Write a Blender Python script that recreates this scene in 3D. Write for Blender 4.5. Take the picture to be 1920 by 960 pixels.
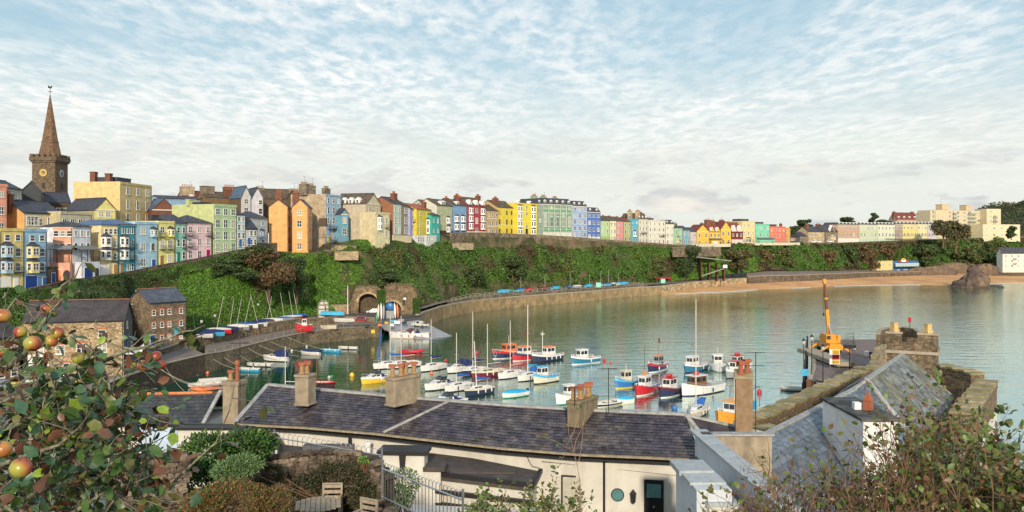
import bpy, math, random
import numpy as np
from mathutils import Vector, Matrix
R=math.radians; PI=math.pi
random.seed(7); rng=np.random.default_rng(7)
S=bpy.context.scene; C=S.collection
for o in list(bpy.data.objects): bpy.data.objects.remove(o)
# ---------- camera, world, sun, exposure ----------
F=1600.0; HZ=455.0; CH=26.0            # focal length in photo pixels, horizon row, eye height over the water
cam=bpy.data.cameras.new('camera'); co=bpy.data.objects.new('camera',cam); C.objects.link(co); S.camera=co
cam.sensor_width=36; cam.lens=36*F/1920; cam.shift_y=-(480-HZ)/1920; cam.clip_start=.1; cam.clip_end=20000
co.location=(0,0,CH); co.rotation_euler=(R(90),0,0)
S.view_settings.view_transform='Standard'; S.view_settings.look='None'; S.view_settings.exposure=0.6; S.view_settings.gamma=1
SUNV=Vector((.02,-.95,.36)).normalized()   # towards the sun
el=math.asin(SUNV.z)
w=bpy.data.worlds.new('World'); S.world=w; w.use_nodes=True
def build_world():
    nt=w.node_tree; N=nt.nodes; L=nt.links; N.clear()
    def n(t,**k):
        x=N.new(t)
        for a,b in k.items(): setattr(x,a,b)
        return x
    def math_(op,a,b=None,c=None):
        m=n('ShaderNodeMath',operation=op)
        for i,v in enumerate((a,b,c)):
            if v is None: continue
            if isinstance(v,(int,float)): m.inputs[i].default_value=v
            else: L.new(v,m.inputs[i])
        return m.outputs[0]
    def ramp(f,pts):
        r=n('ShaderNodeValToRGB'); e=r.color_ramp.elements
        e[0].position,e[0].color=pts[0][0],(*pts[0][1],1); e[1].position,e[1].color=pts[-1][0],(*pts[-1][1],1)
        for p,c in pts[1:-1]: q=e.new(p); q.color=(*c,1)
        L.new(f,r.inputs[0]); return r.outputs[0]
    def mix(f,a,b):
        m=n('ShaderNodeMix',data_type='RGBA')
        if isinstance(f,float): m.inputs[0].default_value=f
        else: L.new(f,m.inputs[0])
        for i,v in ((6,a),(7,b)):
            if isinstance(v,tuple): m.inputs[i].default_value=(*v,1)
            else: L.new(v,m.inputs[i])
        return m.outputs[2]
    sky=n('ShaderNodeTexSky',sky_type='NISHITA'); sky.sun_disc=False; sky.sun_elevation=el
    sky.sun_rotation=math.atan2(SUNV.x,SUNV.y); sky.air_density=1.2; sky.dust_density=1.5; sky.ozone_density=1.6
    tc=n('ShaderNodeTexCoord'); sx=n('ShaderNodeSeparateXYZ'); L.new(tc.outputs['Generated'],sx.inputs[0])
    z=math_('MAXIMUM',sx.outputs[2],.0); zz=math_('ADD',z,.035)
    u=math_('DIVIDE',sx.outputs[0],zz); v=math_('DIVIDE',sx.outputs[1],zz)
    def uvw(a,b,k):
        c=n('ShaderNodeCombineXYZ'); L.new(math_('MULTIPLY',u,a),c.inputs[0]); L.new(math_('MULTIPLY',v,b),c.inputs[1]); c.inputs[2].default_value=k
        return c.outputs[0]
    def noise(vec,sc,det,rough,dist=0):
        t=n('ShaderNodeTexNoise'); t.inputs['Scale'].default_value=sc; t.inputs['Detail'].default_value=det
        t.inputs['Roughness'].default_value=rough; t.inputs['Distortion'].default_value=dist; L.new(vec,t.inputs['Vector']); return t.outputs[0]
    rip=noise(uvw(1,.5,0),9.5,4,.55,.22)       # mackerel ripples
    fine=noise(uvw(1,.5,9),24,3,.6,.2)
    big=noise(uvw(1,.55,4),.62,4,.55,.4)         # broad sheets
    c1=math_('MULTIPLY',ramp(rip,[(.40,(0,0,0)),(.60,(1,1,1))]),.66)
    c2=math_('MULTIPLY',ramp(fine,[(.35,(0,0,0)),(.7,(1,1,1))]),.36)
    cover=ramp(big,[(.33,(.05,.05,.05)),(.46,(.5,.5,.5)),(.64,(1,1,1))])
    m=math_('MULTIPLY',math_('ADD',math_('ADD',c1,c2),.12),cover)
    m=math_('MINIMUM',m,1.0)
    hz=ramp(z,[(0,(0,0,0)),(.05,(.25,.25,.25)),(.16,(1,1,1))])  # ripples flatten out low down
    m=math_('MULTIPLY',m,hz)
    veil=ramp(z,[(0,(.95,.95,.95)),(.10,(.80,.80,.80)),(.20,(.22,.22,.22)),(.5,(.04,.04,.04))])
    blue=mix(.75,sky.outputs[0],ramp(z,[(0,(6.0,6.4,6.1)),(.12,(3.6,5.8,6.9)),(.3,(2.1,4.6,6.4)),(1,(1.1,2.9,5.2))]))
    base=mix(veil,blue,(7.3,7.5,6.9))
    cl=mix(m,base,(9.8,9.5,9.1))
    # low heaped clouds, greyish with warm tops
    cv=n('ShaderNodeCombineXYZ'); L.new(sx.outputs[0],cv.inputs[0]); L.new(sx.outputs[1],cv.inputs[1]); L.new(math_('MULTIPLY',sx.outputs[2],3.2),cv.inputs[2])
    lo=noise(cv.outputs[0],8.0,6,.55,.1); lo2=noise(cv.outputs[0],13,4,.6)
    band=ramp(z,[(0,(1,1,1)),(.06,(.9,.9,.9)),(.10,(.35,.35,.35)),(.17,(0,0,0))])
    lm=math_('MULTIPLY',ramp(lo,[(.515,(0,0,0)),(.575,(1,1,1))]),band)
    lc=ramp(lo2,[(.35,(5.0,5.2,5.5)),(.52,(5.9,5.9,5.8)),(.68,(8.2,7.6,6.8))])
    out=mix(math_('MULTIPLY',lm,.85),cl,lc)
    bg=n('ShaderNodeBackground'); L.new(out,bg.inputs[0]); bg.inputs[1].default_value=.077
    wo=n('ShaderNodeOutputWorld'); L.new(bg.outputs[0],wo.inputs[0])
build_world()
sun=bpy.data.lights.new('sun','SUN'); so=bpy.data.objects.new('sun',sun); C.objects.link(so)
sun.energy=2.7; sun.angle=R(3); sun.color=(1,.86,.68); so.rotation_euler=SUNV.to_track_quat('Z','Y').to_euler()
# ---------- helpers ----------
def P(x,y,Y): return Vector(((x-960)/F*Y, Y, CH-(y-HZ)/F*Y))
def XZ(x,Y,z): return Vector(((x-960)/F*Y, Y, z))
def ZY(y,Y): return CH-(y-HZ)/F*Y
def PZ(x,y,z):
    Y=(CH-z)*F/(y-HZ); return Vector(((x-960)/F*Y,Y,z))
def lin(c):
    if isinstance(c,str): c=[int(c[i:i+2],16)/255 for i in (0,2,4)]; return tuple(((v+.055)/1.055)**2.4 if v>.04 else v/12.92 for v in c)
    return tuple(c)
MATS={}
def mat(name,col=(.5,.5,.5),rough=.7,var=.12,sc=1.5,bump=0,bsc=20,metal=0,spec=.3,kind=None,col2=None,isl=0,streak=0,trans=0,coat=0):
    """procedural material; isl = hue/value change from piece to piece"""
    if name in MATS: return MATS[name]
    m=bpy.data.materials.new(name); m.use_nodes=True; MATS[name]=m
    nt=m.node_tree; N=nt.nodes; L=nt.links; b=N['Principled BSDF']
    col=lin(col)
    tc=N.new('ShaderNodeTexCoord'); geo=N.new('ShaderNodeNewGeometry')
    vec=geo.outputs['Position'] if isl else tc.outputs['Object']
    def noise(sc,det=4,v=vec,rough_=.6):
        t=N.new('ShaderNodeTexNoise'); t.inputs['Scale'].default_value=sc; t.inputs['Detail'].default_value=det; t.inputs['Roughness'].default_value=rough_; L.new(v,t.inputs['Vector']); return t
    def mapr(f,a,b_,fa=0,fb=1):
        t=N.new('ShaderNodeMapRange'); L.new(f,t.inputs[0]); t.inputs[1].default_value=fa; t.inputs[2].default_value=fb; t.inputs[3].default_value=a; t.inputs[4].default_value=b_; return t.outputs[0]
    def mx(f,a,c,bl='MIX'):
        t=N.new('ShaderNodeMix'); t.data_type='RGBA'; t.blend_type=bl
        if isinstance(f,(int,float)): t.inputs[0].default_value=f
        else: L.new(f,t.inputs[0])
        for i,v in ((6,a),(7,c)):
            if isinstance(v,tuple): t.inputs[i].default_value=(*v,1)
            else: L.new(v,t.inputs[i])
        return t.outputs[2]
    def mul(c,f):
        t=N.new('ShaderNodeVectorMath'); t.operation='SCALE'
        if isinstance(c,tuple): t.inputs[0].default_value=c
        else: L.new(c,t.inputs[0])
        L.new(f,t.inputs['Scale']); return t.outputs[0]
    c=col; hgt=None
    if col2 is not None:
        n1=noise(sc,5); c=mx(mapr(n1.outputs[0],0,1,.40,.62),col,lin(col2))
    if kind in('stone','rubble','brick','slate'):
        if kind in('stone','rubble'):
            mp=N.new('ShaderNodeMapping'); L.new(vec,mp.inputs[0]); mp.inputs['Scale'].default_value=(1,1,1.9 if kind=='stone' else 1.3)
            vo=N.new('ShaderNodeTexVoronoi'); L.new(mp.outputs[0],vo.inputs[0]); vo.inputs['Scale'].default_value=bsc
            vd=N.new('ShaderNodeTexVoronoi'); vd.feature='DISTANCE_TO_EDGE'; L.new(mp.outputs[0],vd.inputs[0]); vd.inputs['Scale'].default_value=bsc
            sp=N.new('ShaderNodeSeparateColor'); L.new(vo.outputs['Color'],sp.inputs[0])
            c=mul(c,mapr(sp.outputs[0],.55,1.45))
            e=mapr(vd.outputs['Distance'],0,1,0,.08)
            c=mx(e,tuple(v*.6 for v in col),c); hgt=e
        else:
            uvn=N.new('ShaderNodeUVMap'); br=N.new('ShaderNodeTexBrick'); L.new(uvn.outputs[0],br.inputs[0])
            br.inputs['Scale'].default_value=1; br.inputs['Brick Width'].default_value=.3 if kind=='slate' else .24; br.inputs['Row Height'].default_value=.2 if kind=='slate' else .08
            br.inputs['Mortar Size'].default_value=.012; br.inputs['Color1'].default_value=(.78,.78,.78,1); br.inputs['Color2'].default_value=(1.25,1.25,1.25,1); br.inputs['Mortar'].default_value=(.45,.45,.45,1)
            c=mx(1.0,c,br.outputs[0],'MULTIPLY'); hgt=br.outputs[0]
    if var:
        n2=noise(sc*2.3,6); c=mul(c,mapr(n2.outputs[0],1-var*2,1+var*2,.2,.8))
    if streak:
        mp=N.new('ShaderNodeMapping'); L.new(vec,mp.inputs[0]); mp.inputs['Scale'].default_value=(1.1,1.1,.13)
        n3=noise(1.6,5,mp.outputs[0],.7); c=mx(mapr(n3.outputs[0],0,streak,.52,.78),c,(.10,.085,.06))
    if isl:
        oi=N.new('ShaderNodeObjectInfo'); ad=N.new('ShaderNodeMath'); ad.operation='ADD'; L.new(oi.outputs['Random'],ad.inputs[0]); L.new(geo.outputs['Random Per Island'],ad.inputs[1])
        fr=N.new('ShaderNodeMath'); fr.operation='FRACT'; L.new(ad.outputs[0],fr.inputs[0])
        c=mul(c,mapr(fr.outputs[0],1-isl,1+isl))
    if isinstance(c,tuple): b.inputs['Base Color'].default_value=(*c,1)
    else: L.new(c,b.inputs['Base Color'])
    b.inputs['Roughness'].default_value=rough; b.inputs['Metallic'].default_value=metal; b.inputs['Specular IOR Level'].default_value=spec
    if coat: b.inputs['Coat Weight'].default_value=coat
    if trans: 
        b.inputs['Transmission Weight'].default_value=trans
    if bump:
        bp=N.new('ShaderNodeBump'); bp.inputs['Strength'].default_value=min(1,bump); bp.inputs['Distance'].default_value=.04 if kind!='slate' else .02
        if hgt is None: hgt=noise(bsc,5).outputs[0]
        L.new(hgt,bp.inputs['Height']); L.new(bp.outputs[0],b.inputs['Normal'])
    return m
def tag(o,label=None,cat=None,group=None,kind=None):
    if label: o['label']=label
    if cat: o['category']=cat
    if group: o['group']=group
    if kind: o['kind']=kind
    return o
def thing(name,loc,rz=0,label=None,cat=None,group=None):
    o=bpy.data.objects.new(name,None); C.objects.link(o); o.location=loc; o.rotation_euler=(0,0,rz); o.empty_display_size=.3
    return tag(o,label,cat,group)
def rootof(o):
    while o.parent: o=o.parent
    return o
def inst(name,me,parent=None,loc=(0,0,0),rot=(0,0,0),scale=None):
    o=bpy.data.objects.new(name,me); C.objects.link(o); o.parent=parent; o.location=loc; o.rotation_euler=rot
    if scale: o.scale=scale
    return o
def copy_tree(o,parent=None):
    c=o.copy(); C.objects.link(c); c.parent=parent
    for ch in list(o.children): copy_tree(ch,c)
    return c
class MB:
    def __init__(s): s.v=[]; s.f=[]; s.m=[]
    def add(s,vs,fs,m=0):
        k=len(s.v); s.v+= [tuple(p) for p in vs]; s.f+=[tuple(i+k for i in f) for f in fs]; s.m+=[m]*len(fs); return s
    def box(s,x0,x1,y0,y1,z0,z1,m=0,M=None):
        vs=[Vector((x,y,z)) for x in(x0,x1) for y in(y0,y1) for z in(z0,z1)]
        if M: vs=[M@p for p in vs]
        return s.add(vs,[(0,1,3,2),(4,6,7,5),(0,4,5,1),(2,3,7,6),(0,2,6,4),(1,5,7,3)],m)
    def prism(s,pts,z0,z1,m=0,top=None,ztop=None):
        """pts = plan polygon ccw; z0,z1 numbers or lists"""
        n=len(pts); a=z0 if hasattr(z0,'__len__') else [z0]*n; b=z1 if hasattr(z1,'__len__') else [z1]*n
        vs=[(p[0],p[1],a[i]) for i,p in enumerate(pts)]+[(p[0],p[1],b[i]) for i,p in enumerate(pts)]
        fs=[(i,(i+1)%n,n+(i+1)%n,n+i) for i in range(n)]
        s.add(vs,fs,m); s.add(vs[:n],[tuple(range(n))[::-1]],m); s.add(vs[n:],[tuple(range(n))],m if top is None else top); return s
    def tube(s,pts,r,seg=6,m=0,cap=True):
        pts=[Vector(p) for p in pts]; n=len(pts); rr=r if hasattr(r,'__len__') else [r]*n; vs=[]
        for i,p in enumerate(pts):
            d=(pts[min(i+1,n-1)]-pts[max(i-1,0)])
            if d.length<1e-9: d=Vector((0,0,1))
            d.normalize(); a=d.cross(Vector((0,0,1)) if abs(d.z)<.9 else Vector((1,0,0))).normalized(); b=d.cross(a)
            for k in range(seg): t=2*PI*k/seg; vs.append(p+(a*math.cos(t)+b*math.sin(t))*rr[i])
        fs=[(i*seg+k,i*seg+(k+1)%seg,(i+1)*seg+(k+1)%seg,(i+1)*seg+k) for i in range(n-1) for k in range(seg)]
        if cap: fs+=[tuple(range(seg))[::-1],tuple((n-1)*seg+k for k in range(seg))]
        return s.add(vs,fs,m)
    def lathe(s,prof,c=(0,0,0),seg=12,m=0):
        vs=[(c[0]+r*math.cos(2*PI*k/seg),c[1]+r*math.sin(2*PI*k/seg),c[2]+z) for r,z in prof for k in range(seg)]; n=len(prof)
        fs=[(i*seg+k,i*seg+(k+1)%seg,(i+1)*seg+(k+1)%seg,(i+1)*seg+k) for i in range(n-1) for k in range(seg)]
        fs+=[tuple(range(seg))[::-1],tuple((n-1)*seg+k for k in range(seg))]
        return s.add(vs,fs,m)
    def quad(s,a,b,c,d,m=0): return s.add([a,b,c,d],[(0,1,2,3)],m)
    def slab(s,a,b,c,d,t,m=0):
        """quad a b c d with thickness t below it"""
        a,b,c,d=[Vector(p) for p in (a,b,c,d)]; n=(b-a).cross(d-a).normalized()*t
        vs=[a,b,c,d,a-n,b-n,c-n,d-n]
        return s.add(vs,[(0,1,2,3),(7,6,5,4),(0,4,5,1),(1,5,6,2),(2,6,7,3),(3,7,4,0)],m)
    def mesh(s,name,mats,smooth=False,uv=False,off=None):
        me=bpy.data.meshes.new(name)
        v=s.v if off is None else [(a-off[0],b-off[1],c-off[2]) for a,b,c in s.v]
        me.from_pydata(v,[],s.f)
        for m in (mats if isinstance(mats,(list,tuple)) else [mats]): me.materials.append(m)
        me.polygons.foreach_set('material_index',s.m)
        if smooth: me.polygons.foreach_set('use_smooth',[True]*len(s.f))
        if uv:
            l=me.uv_layers.new(name='UVMap'); 
            for p in me.polygons:
                n=p.normal; h=Vector((-n.y,n.x,0)); h=h.normalized() if h.length>1e-3 else Vector((1,0,0)); g=n.cross(h)
                for li in p.loop_indices:
                    q=me.vertices[me.loops[li].vertex_index].co; l.data[li].uv=(q.dot(h),q.dot(g))
        return me
    def build(s,name,mats,parent=None,smooth=False,uv=False,world=False,loc=(0,0,0)):
        off=None
        if world and parent: off=rootof(parent).location
        me=s.mesh(name,mats,smooth,uv,off)
        return inst(name,me,parent,loc)
def npmesh(name,V,Fc,mats,mi=None,smooth=False):
    me=bpy.data.meshes.new(name); V=np.asarray(V,dtype=np.float32); Fc=np.asarray(Fc,dtype=np.int32); n,k=Fc.shape
    me.vertices.add(len(V)); me.vertices.foreach_set('co',V.ravel()); me.loops.add(n*k); me.loops.foreach_set('vertex_index',Fc.ravel())
    me.polygons.add(n); me.polygons.foreach_set('loop_start',np.arange(0,n*k,k,dtype=np.int32)); me.polygons.foreach_set('loop_total',np.full(n,k,dtype=np.int32))
    for m in (mats if isinstance(mats,(list,tuple)) else [mats]): me.materials.append(m)
    if mi is not None: me.polygons.foreach_set('material_index',np.asarray(mi,dtype=np.int32))
    if smooth: me.polygons.foreach_set('use_smooth',np.ones(n,dtype=bool))
    me.update(calc_edges=True); me.validate(); return me
def leaf_cloud(name,cen,nor,size,mats,parent=None,aspect=1.0,mi=None,spread=.9):
    """many small leaf-shaped quads at cen, loosely facing nor"""
    n=len(cen); d=rng.normal(size=(n,3)); nn=nor+d*spread; nn/=np.linalg.norm(nn,axis=1)[:,None]
    a=np.cross(nn,rng.normal(size=(n,3))); a/=np.linalg.norm(a,axis=1)[:,None]; b=np.cross(nn,a)
    s=size[:,None] if hasattr(size,'__len__') else size
    V=np.stack([cen-a*s*aspect,cen-b*s*.55,cen+a*s*aspect,cen+b*s*.55+nn*s*.15],1).reshape(-1,3)
    me=npmesh(name,V,np.arange(n*4).reshape(-1,4),mats,mi)
    return inst(name,me,parent)
def interp(x,t):
    return float(np.interp(x,[a[0] for a in t],[a[1] for a in t]))
def vnoise(p,s,seed=0):
    """cheap smooth value noise, p (n,3)"""
    q=np.asarray(p)/s+seed*17.3; i=np.floor(q).astype(np.int64); f=q-i; f=f*f*(3-2*f); out=0
    def h(a,b,c): 
        x=(a*374761393+b*668265263+c*2147483647+seed*97)&0x7fffffff; x=((x^(x>>13))*1274126177)&0x7fffffff; return (x^(x>>16))%65536/65536.
    for dx in(0,1):
        for dy in(0,1):
            for dz in(0,1):
                out=out+h(i[:,0]+dx,i[:,1]+dy,i[:,2]+dz)*(f[:,0] if dx else 1-f[:,0])*(f[:,1] if dy else 1-f[:,1])*(f[:,2] if dz else 1-f[:,2])
    return out
GLASS=mat('window_glass',(.035,.045,.055),.12,.5,.35,spec=.6)
WHITE=mat('white_paint',(.78,.76,.72),.5,.05)
CREAMP=mat('cream_paint',(.74,.68,.54),.6,.06)
BLACK=mat('black_paint',(.025,.025,.03),.4,.1)
SLATE=mat('slate_roof',(.060,.062,.080),.55,.22,.35,.5,kind='slate')
SLATEB=mat('brown_slate_roof',(.115,.088,.062),.75,.3,.3,.5,kind='slate')
SLATER=mat('red_tile_roof',(.20,.055,.040),.7,.2,.4,.5,kind='slate')
SLATEU=mat('blue_slate_roof',(.085,.13,.19),.5,.2,.35,.4,kind='slate')
BRICK=mat('red_brick',(.23,.095,.06),.8,.2,1,.4,kind='brick')
STONEW=mat('grey_stone',(.22,.18,.13),.9,.25,.25,.6,1.6,kind='stone')
STONEY=mat('buff_stone',(.46,.35,.21),.9,.2,.25,.6,1.9,kind='stone')
STONEK=mat('dark_stone',(.14,.105,.075),.9,.3,.2,.6,1.4,kind='stone')
RENDER=mat('weathered_render',(.42,.33,.22),.85,.3,.25,streak=.5)
POT=mat('terracotta_pot',(.36,.13,.07),.7,.15,3)
LEAD=mat('lead_flashing',(.40,.41,.42),.5,.12,2)
WOOD=mat('weathered_wood',(.25,.20,.14),.8,.25,6)
METAL=mat('galvanised_metal',(.45,.46,.48),.35,.1,3,metal=.8)
# ---------- setting: water, land, beach, quays ----------
T=[(-300,150),(0,161),(45,166),(88,171),(136,178),(189,186),(222,190),(253,196),(296,203),(328,208),(349,212),(397,220),(444,228),(500,238),(504,258),(594,261),(611,272),(640,278),(714,292),(750,300),(800,322),(870,352),(900,364),(1008,398),(1078,414),(1125,426),(1195,450),(1240,468),(1303,490),(1378,520),(1442,535),(1515,560),(1570,580),(1650,615),(1757,650),(1876,690),(2300,760)]
BY=[(-300,560),(0,542),(45,541),(88,533),(136,523),(189,516),(222,512),(253,506),(296,497),(349,488),(397,478),(444,468),(500,461),(504,471),(594,471),(605,458),(640,452),(714,443),(800,441),(870,437),(912,437),(1008,441),(1078,445),(1125,449),(1195,454),(1262,459),(1303,460),(1378,457),(1570,455),(1757,448),(1876,445),(1920,443),(2300,440)]
YS=[(-300,560),(0,546),(88,541),(136,530),(189,521),(235,514),(300,503),(349,494),(397,484),(444,475),(480,467),(504,474),(600,474),(640,462),(660,450),(720,449),(800,458),(840,452),(870,466),(900,464),(960,464),(1000,458),(1060,468),(1120,463),(1200,462),(1262,465),(1303,482),(1340,464),(1400,460),(1500,460),(1600,458),(1757,450),(1900,445),(2300,442)]
FY=[(-300,142),(0,152),(100,154),(225,156),(236,180),(280,188),(349,196),(400,205),(470,220),(560,238),(650,255),(780,272),(820,300),(870,328),(900,343),(1000,374),(1100,402),(1180,430),(1240,450),(1300,468),(1380,500),(1440,515),(1540,540),(1640,588),(1760,622),(1900,660),(2300,720)]
FZ=[(-300,5),(1240,5),(1300,6),(1380,8),(1440,9.5),(1640,7.5),(1900,5.5)]
def slope_pt(x,t):
    yt=interp(x,T); d=3.5 if x<594 else 8; Ys=yt-d; zs=ZY(interp(x,YS),Ys); Yf=interp(x,FY); zf=interp(x,FZ)
    Y=Yf+(Ys-Yf)*t; z=zf+(zs-zf)*(t**.85); return Y,z,Ys,zs
# water
mw=bpy.data.materials.new('sea_water'); mw.use_nodes=True
def water_mat():
    nt=mw.node_tree; N=nt.nodes; L=nt.links; b=N['Principled BSDF']
    b.inputs['Base Color'].default_value=(.003,.055,.034,1); b.inputs['Roughness'].default_value=.04; b.inputs['IOR'].default_value=2.0; b.inputs['Specular IOR Level'].default_value=.5
    tc=N.new('ShaderNodeTexCoord'); prev=None
    def nz(sc,det,sxy,strength,dist,rot=.35):
        nonlocal prev
        mp=N.new('ShaderNodeMapping'); mp.inputs['Scale'].default_value=(sxy[0],sxy[1],1); mp.inputs['Rotation'].default_value=(0,0,rot); L.new(tc.outputs['Object'],mp.inputs[0])
        t=N.new('ShaderNodeTexNoise'); t.inputs['Scale'].default_value=sc; t.inputs['Detail'].default_value=det; t.inputs['Roughness'].default_value=.62; L.new(mp.outputs[0],t.inputs['Vector'])
        bp=N.new('ShaderNodeBump'); bp.inputs['Distance'].default_value=dist
        if isinstance(strength,(int,float)): bp.inputs['Strength'].default_value=strength
        else: L.new(strength,bp.inputs['Strength'])
        L.new(t.outputs[0],bp.inputs['Height'])
        if prev: L.new(prev,bp.inputs['Normal'])
        prev=bp.outputs[0]
    # sheltered water by the old quay is calmer than the open side
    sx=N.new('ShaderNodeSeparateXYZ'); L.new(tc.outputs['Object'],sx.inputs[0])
    gust=N.new('ShaderNodeTexNoise'); gust.inputs['Scale'].default_value=.018; gust.inputs['Detail'].default_value=3; L.new(tc.outputs['Object'],gust.inputs['Vector'])
    mr=N.new('ShaderNodeMapRange'); L.new(sx.outputs[0],mr.inputs[0]); mr.inputs[1].default_value=-55; mr.inputs[2].default_value=5; mr.inputs[3].default_value=.09; mr.inputs[4].default_value=1
    g2=N.new('ShaderNodeMapRange'); L.new(gust.outputs[0],g2.inputs[0]); g2.inputs[1].default_value=.35; g2.inputs[2].default_value=.65; g2.inputs[3].default_value=.65; g2.inputs[4].default_value=1
    st=N.new('ShaderNodeMath'); st.operation='MULTIPLY'; L.new(mr.outputs[0],st.inputs[0]); L.new(g2.outputs[0],st.inputs[1])
    ri=N.new('ShaderNodeMapRange'); L.new(sx.outputs[0],ri.inputs[0]); ri.inputs[1].default_value=-50; ri.inputs[2].default_value=12; ri.inputs[3].default_value=1.27; ri.inputs[4].default_value=2.2; L.new(ri.outputs[0],b.inputs['IOR'])  # reflection strength built in by position: weak on the left, strong on the right
    nz(.17,3,(.6,1.8),st.outputs[0],.24,.12); nz(1.1,3,(.8,1.5),st.outputs[0],.05,-.1)
    L.new(prev,b.inputs['Normal'])
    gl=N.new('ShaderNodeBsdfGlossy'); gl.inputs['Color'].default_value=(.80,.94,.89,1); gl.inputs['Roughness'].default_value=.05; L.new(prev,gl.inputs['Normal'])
    gm=N.new('ShaderNodeMapRange'); L.new(sx.outputs[0],gm.inputs[0]); gm.inputs[1].default_value=-40; gm.inputs[2].default_value=25; gm.inputs[3].default_value=.03; gm.inputs[4].default_value=.62  # bright mirror sheen put into the material, growing towards the right
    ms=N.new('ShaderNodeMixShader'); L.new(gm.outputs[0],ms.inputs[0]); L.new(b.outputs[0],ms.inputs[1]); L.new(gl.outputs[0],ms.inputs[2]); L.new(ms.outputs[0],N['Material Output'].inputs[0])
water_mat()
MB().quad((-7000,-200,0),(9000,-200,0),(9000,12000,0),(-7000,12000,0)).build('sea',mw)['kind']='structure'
MB().quad((-7500,-300,-6),(9500,-300,-6),(9500,12500,-6),(-7500,12500,-6)).build('seabed',mat('seabed_sand',(.12,.11,.08)))['kind']='structure'
ASPH=mat('asphalt',(.095,.088,.082),.9,.2,.4); PAVE=mat('quay_paving',(.20,.165,.145),.85,.2,.3)
SAND=mat('beach_sand',(.62,.35,.16),.95,.08,.05,col2=(.48,.27,.13))
EARTH=mat('cliff_earth',(.050,.060,.020),.95,.3,.12,col2=(.16,.11,.065))
# quay-type masonry: weedy and dark towards the tide line
def quay_mat(name,col,zt,algae=(.030,.032,.014),bsc=.9,streak=.65,kind='stone'):
    m=mat(name,col,.9,.3,.18,.7,bsc,kind=kind,streak=streak); nt=m.node_tree; N=nt.nodes; L=nt.links; b=N['Principled BSDF']
    old=b.inputs['Base Color'].links[0].from_socket; tc=N.new('ShaderNodeTexCoord'); sx=N.new('ShaderNodeSeparateXYZ'); L.new(tc.outputs['Object'],sx.inputs[0])
    nz=N.new('ShaderNodeTexNoise'); nz.inputs['Scale'].default_value=.5; nz.inputs['Detail'].default_value=5; L.new(tc.outputs['Object'],nz.inputs['Vector'])
    a=N.new('ShaderNodeMath'); a.operation='MULTIPLY_ADD'; L.new(nz.outputs[0],a.inputs[0]); a.inputs[1].default_value=2.2; L.new(sx.outputs[2],a.inputs[2])
    mr=N.new('ShaderNodeMapRange'); L.new(a.outputs[0],mr.inputs[0]); mr.inputs[1].default_value=zt+.3; mr.inputs[2].default_value=zt+1.7
    mx=N.new('ShaderNodeMix'); mx.data_type='RGBA'; L.new(mr.outputs[0],mx.inputs[0]); mx.inputs[6].default_value=(*algae,1); L.new(old,mx.inputs[7]); L.new(mx.outputs[2],b.inputs['Base Color']); return m
QUAY=quay_mat('quay_stone',(.20,.155,.10),1.7,bsc=2.0); SEAW=quay_mat('sea_wall_render',(.27,.19,.10),1.7,(.035,.035,.014),.35,.9,None)
COPE=mat('stone_coping',(.33,.28,.21),.85,.15,.5,.4,2)
WALLK=mat('esplanade_wall',(.19,.145,.10),.9,.3,.15,.6,1.1,kind='stone',streak=.6)
def wallstrip(name,pts,z0,z1,th,m,label=None,cat=None,kind=None,cope=None,ch=.25,side=1,group=None):
    """a wall following plan points; th extends to the far side; coping laid on top as a part"""
    n=len(pts); a=z0 if hasattr(z0,'__len__') else [z0]*n; b=z1 if hasattr(z1,'__len__') else [z1]*n
    pv=[Vector((p[0],p[1],0)) for p in pts]; base=Vector((pts[0][0],pts[0][1],a[0]))
    back=[]
    for i in range(n):
        d=(pv[min(i+1,n-1)]-pv[max(i-1,0)]).normalized(); back.append(pv[i]+Vector((-d.y,d.x,0))*th*side)
    def strip(e0,e1,o0,mm):
        k=MB()
        for i in range(n-1):
            q=[]
            for j in (i,i+1):
                d=(back[j]-pv[j]).normalized()*o0
                q.append((pv[j]-d,back[j]+d,e0[j],e1[j]))
            (f0,b0,l0,h0),(f1,b1,l1,h1)=q
            vs=[(f0.x,f0.y,l0),(f1.x,f1.y,l1),(b1.x,b1.y,l1),(b0.x,b0.y,l0),(f0.x,f0.y,h0),(f1.x,f1.y,h1),(b1.x,b1.y,h1),(b0.x,b0.y,h0)]
            k.add(vs,[(0,1,5,4),(2,3,7,6),(4,5,6,7),(3,0,4,7),(1,2,6,5)])
        return k
    if kind=='structure' and not cope:
        o=strip(a,b,0,m).build(name,m); o['kind']='structure'; return o
    if kind=='structure':
        o=strip(a,b,0,m).build(name,m); o['kind']='structure'
        strip(b,[v+ch for v in b],.08,cope).build('coping',cope,o); return o
    r=thing(name,base,0,label,cat,group)
    strip(a,b,0,m).build('wall_face',m,r,world=True).location=(0,0,0)
    if cope: strip(b,[v+ch for v in b],.08,cope).build('coping',cope,r,world=True)
    return r
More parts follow.
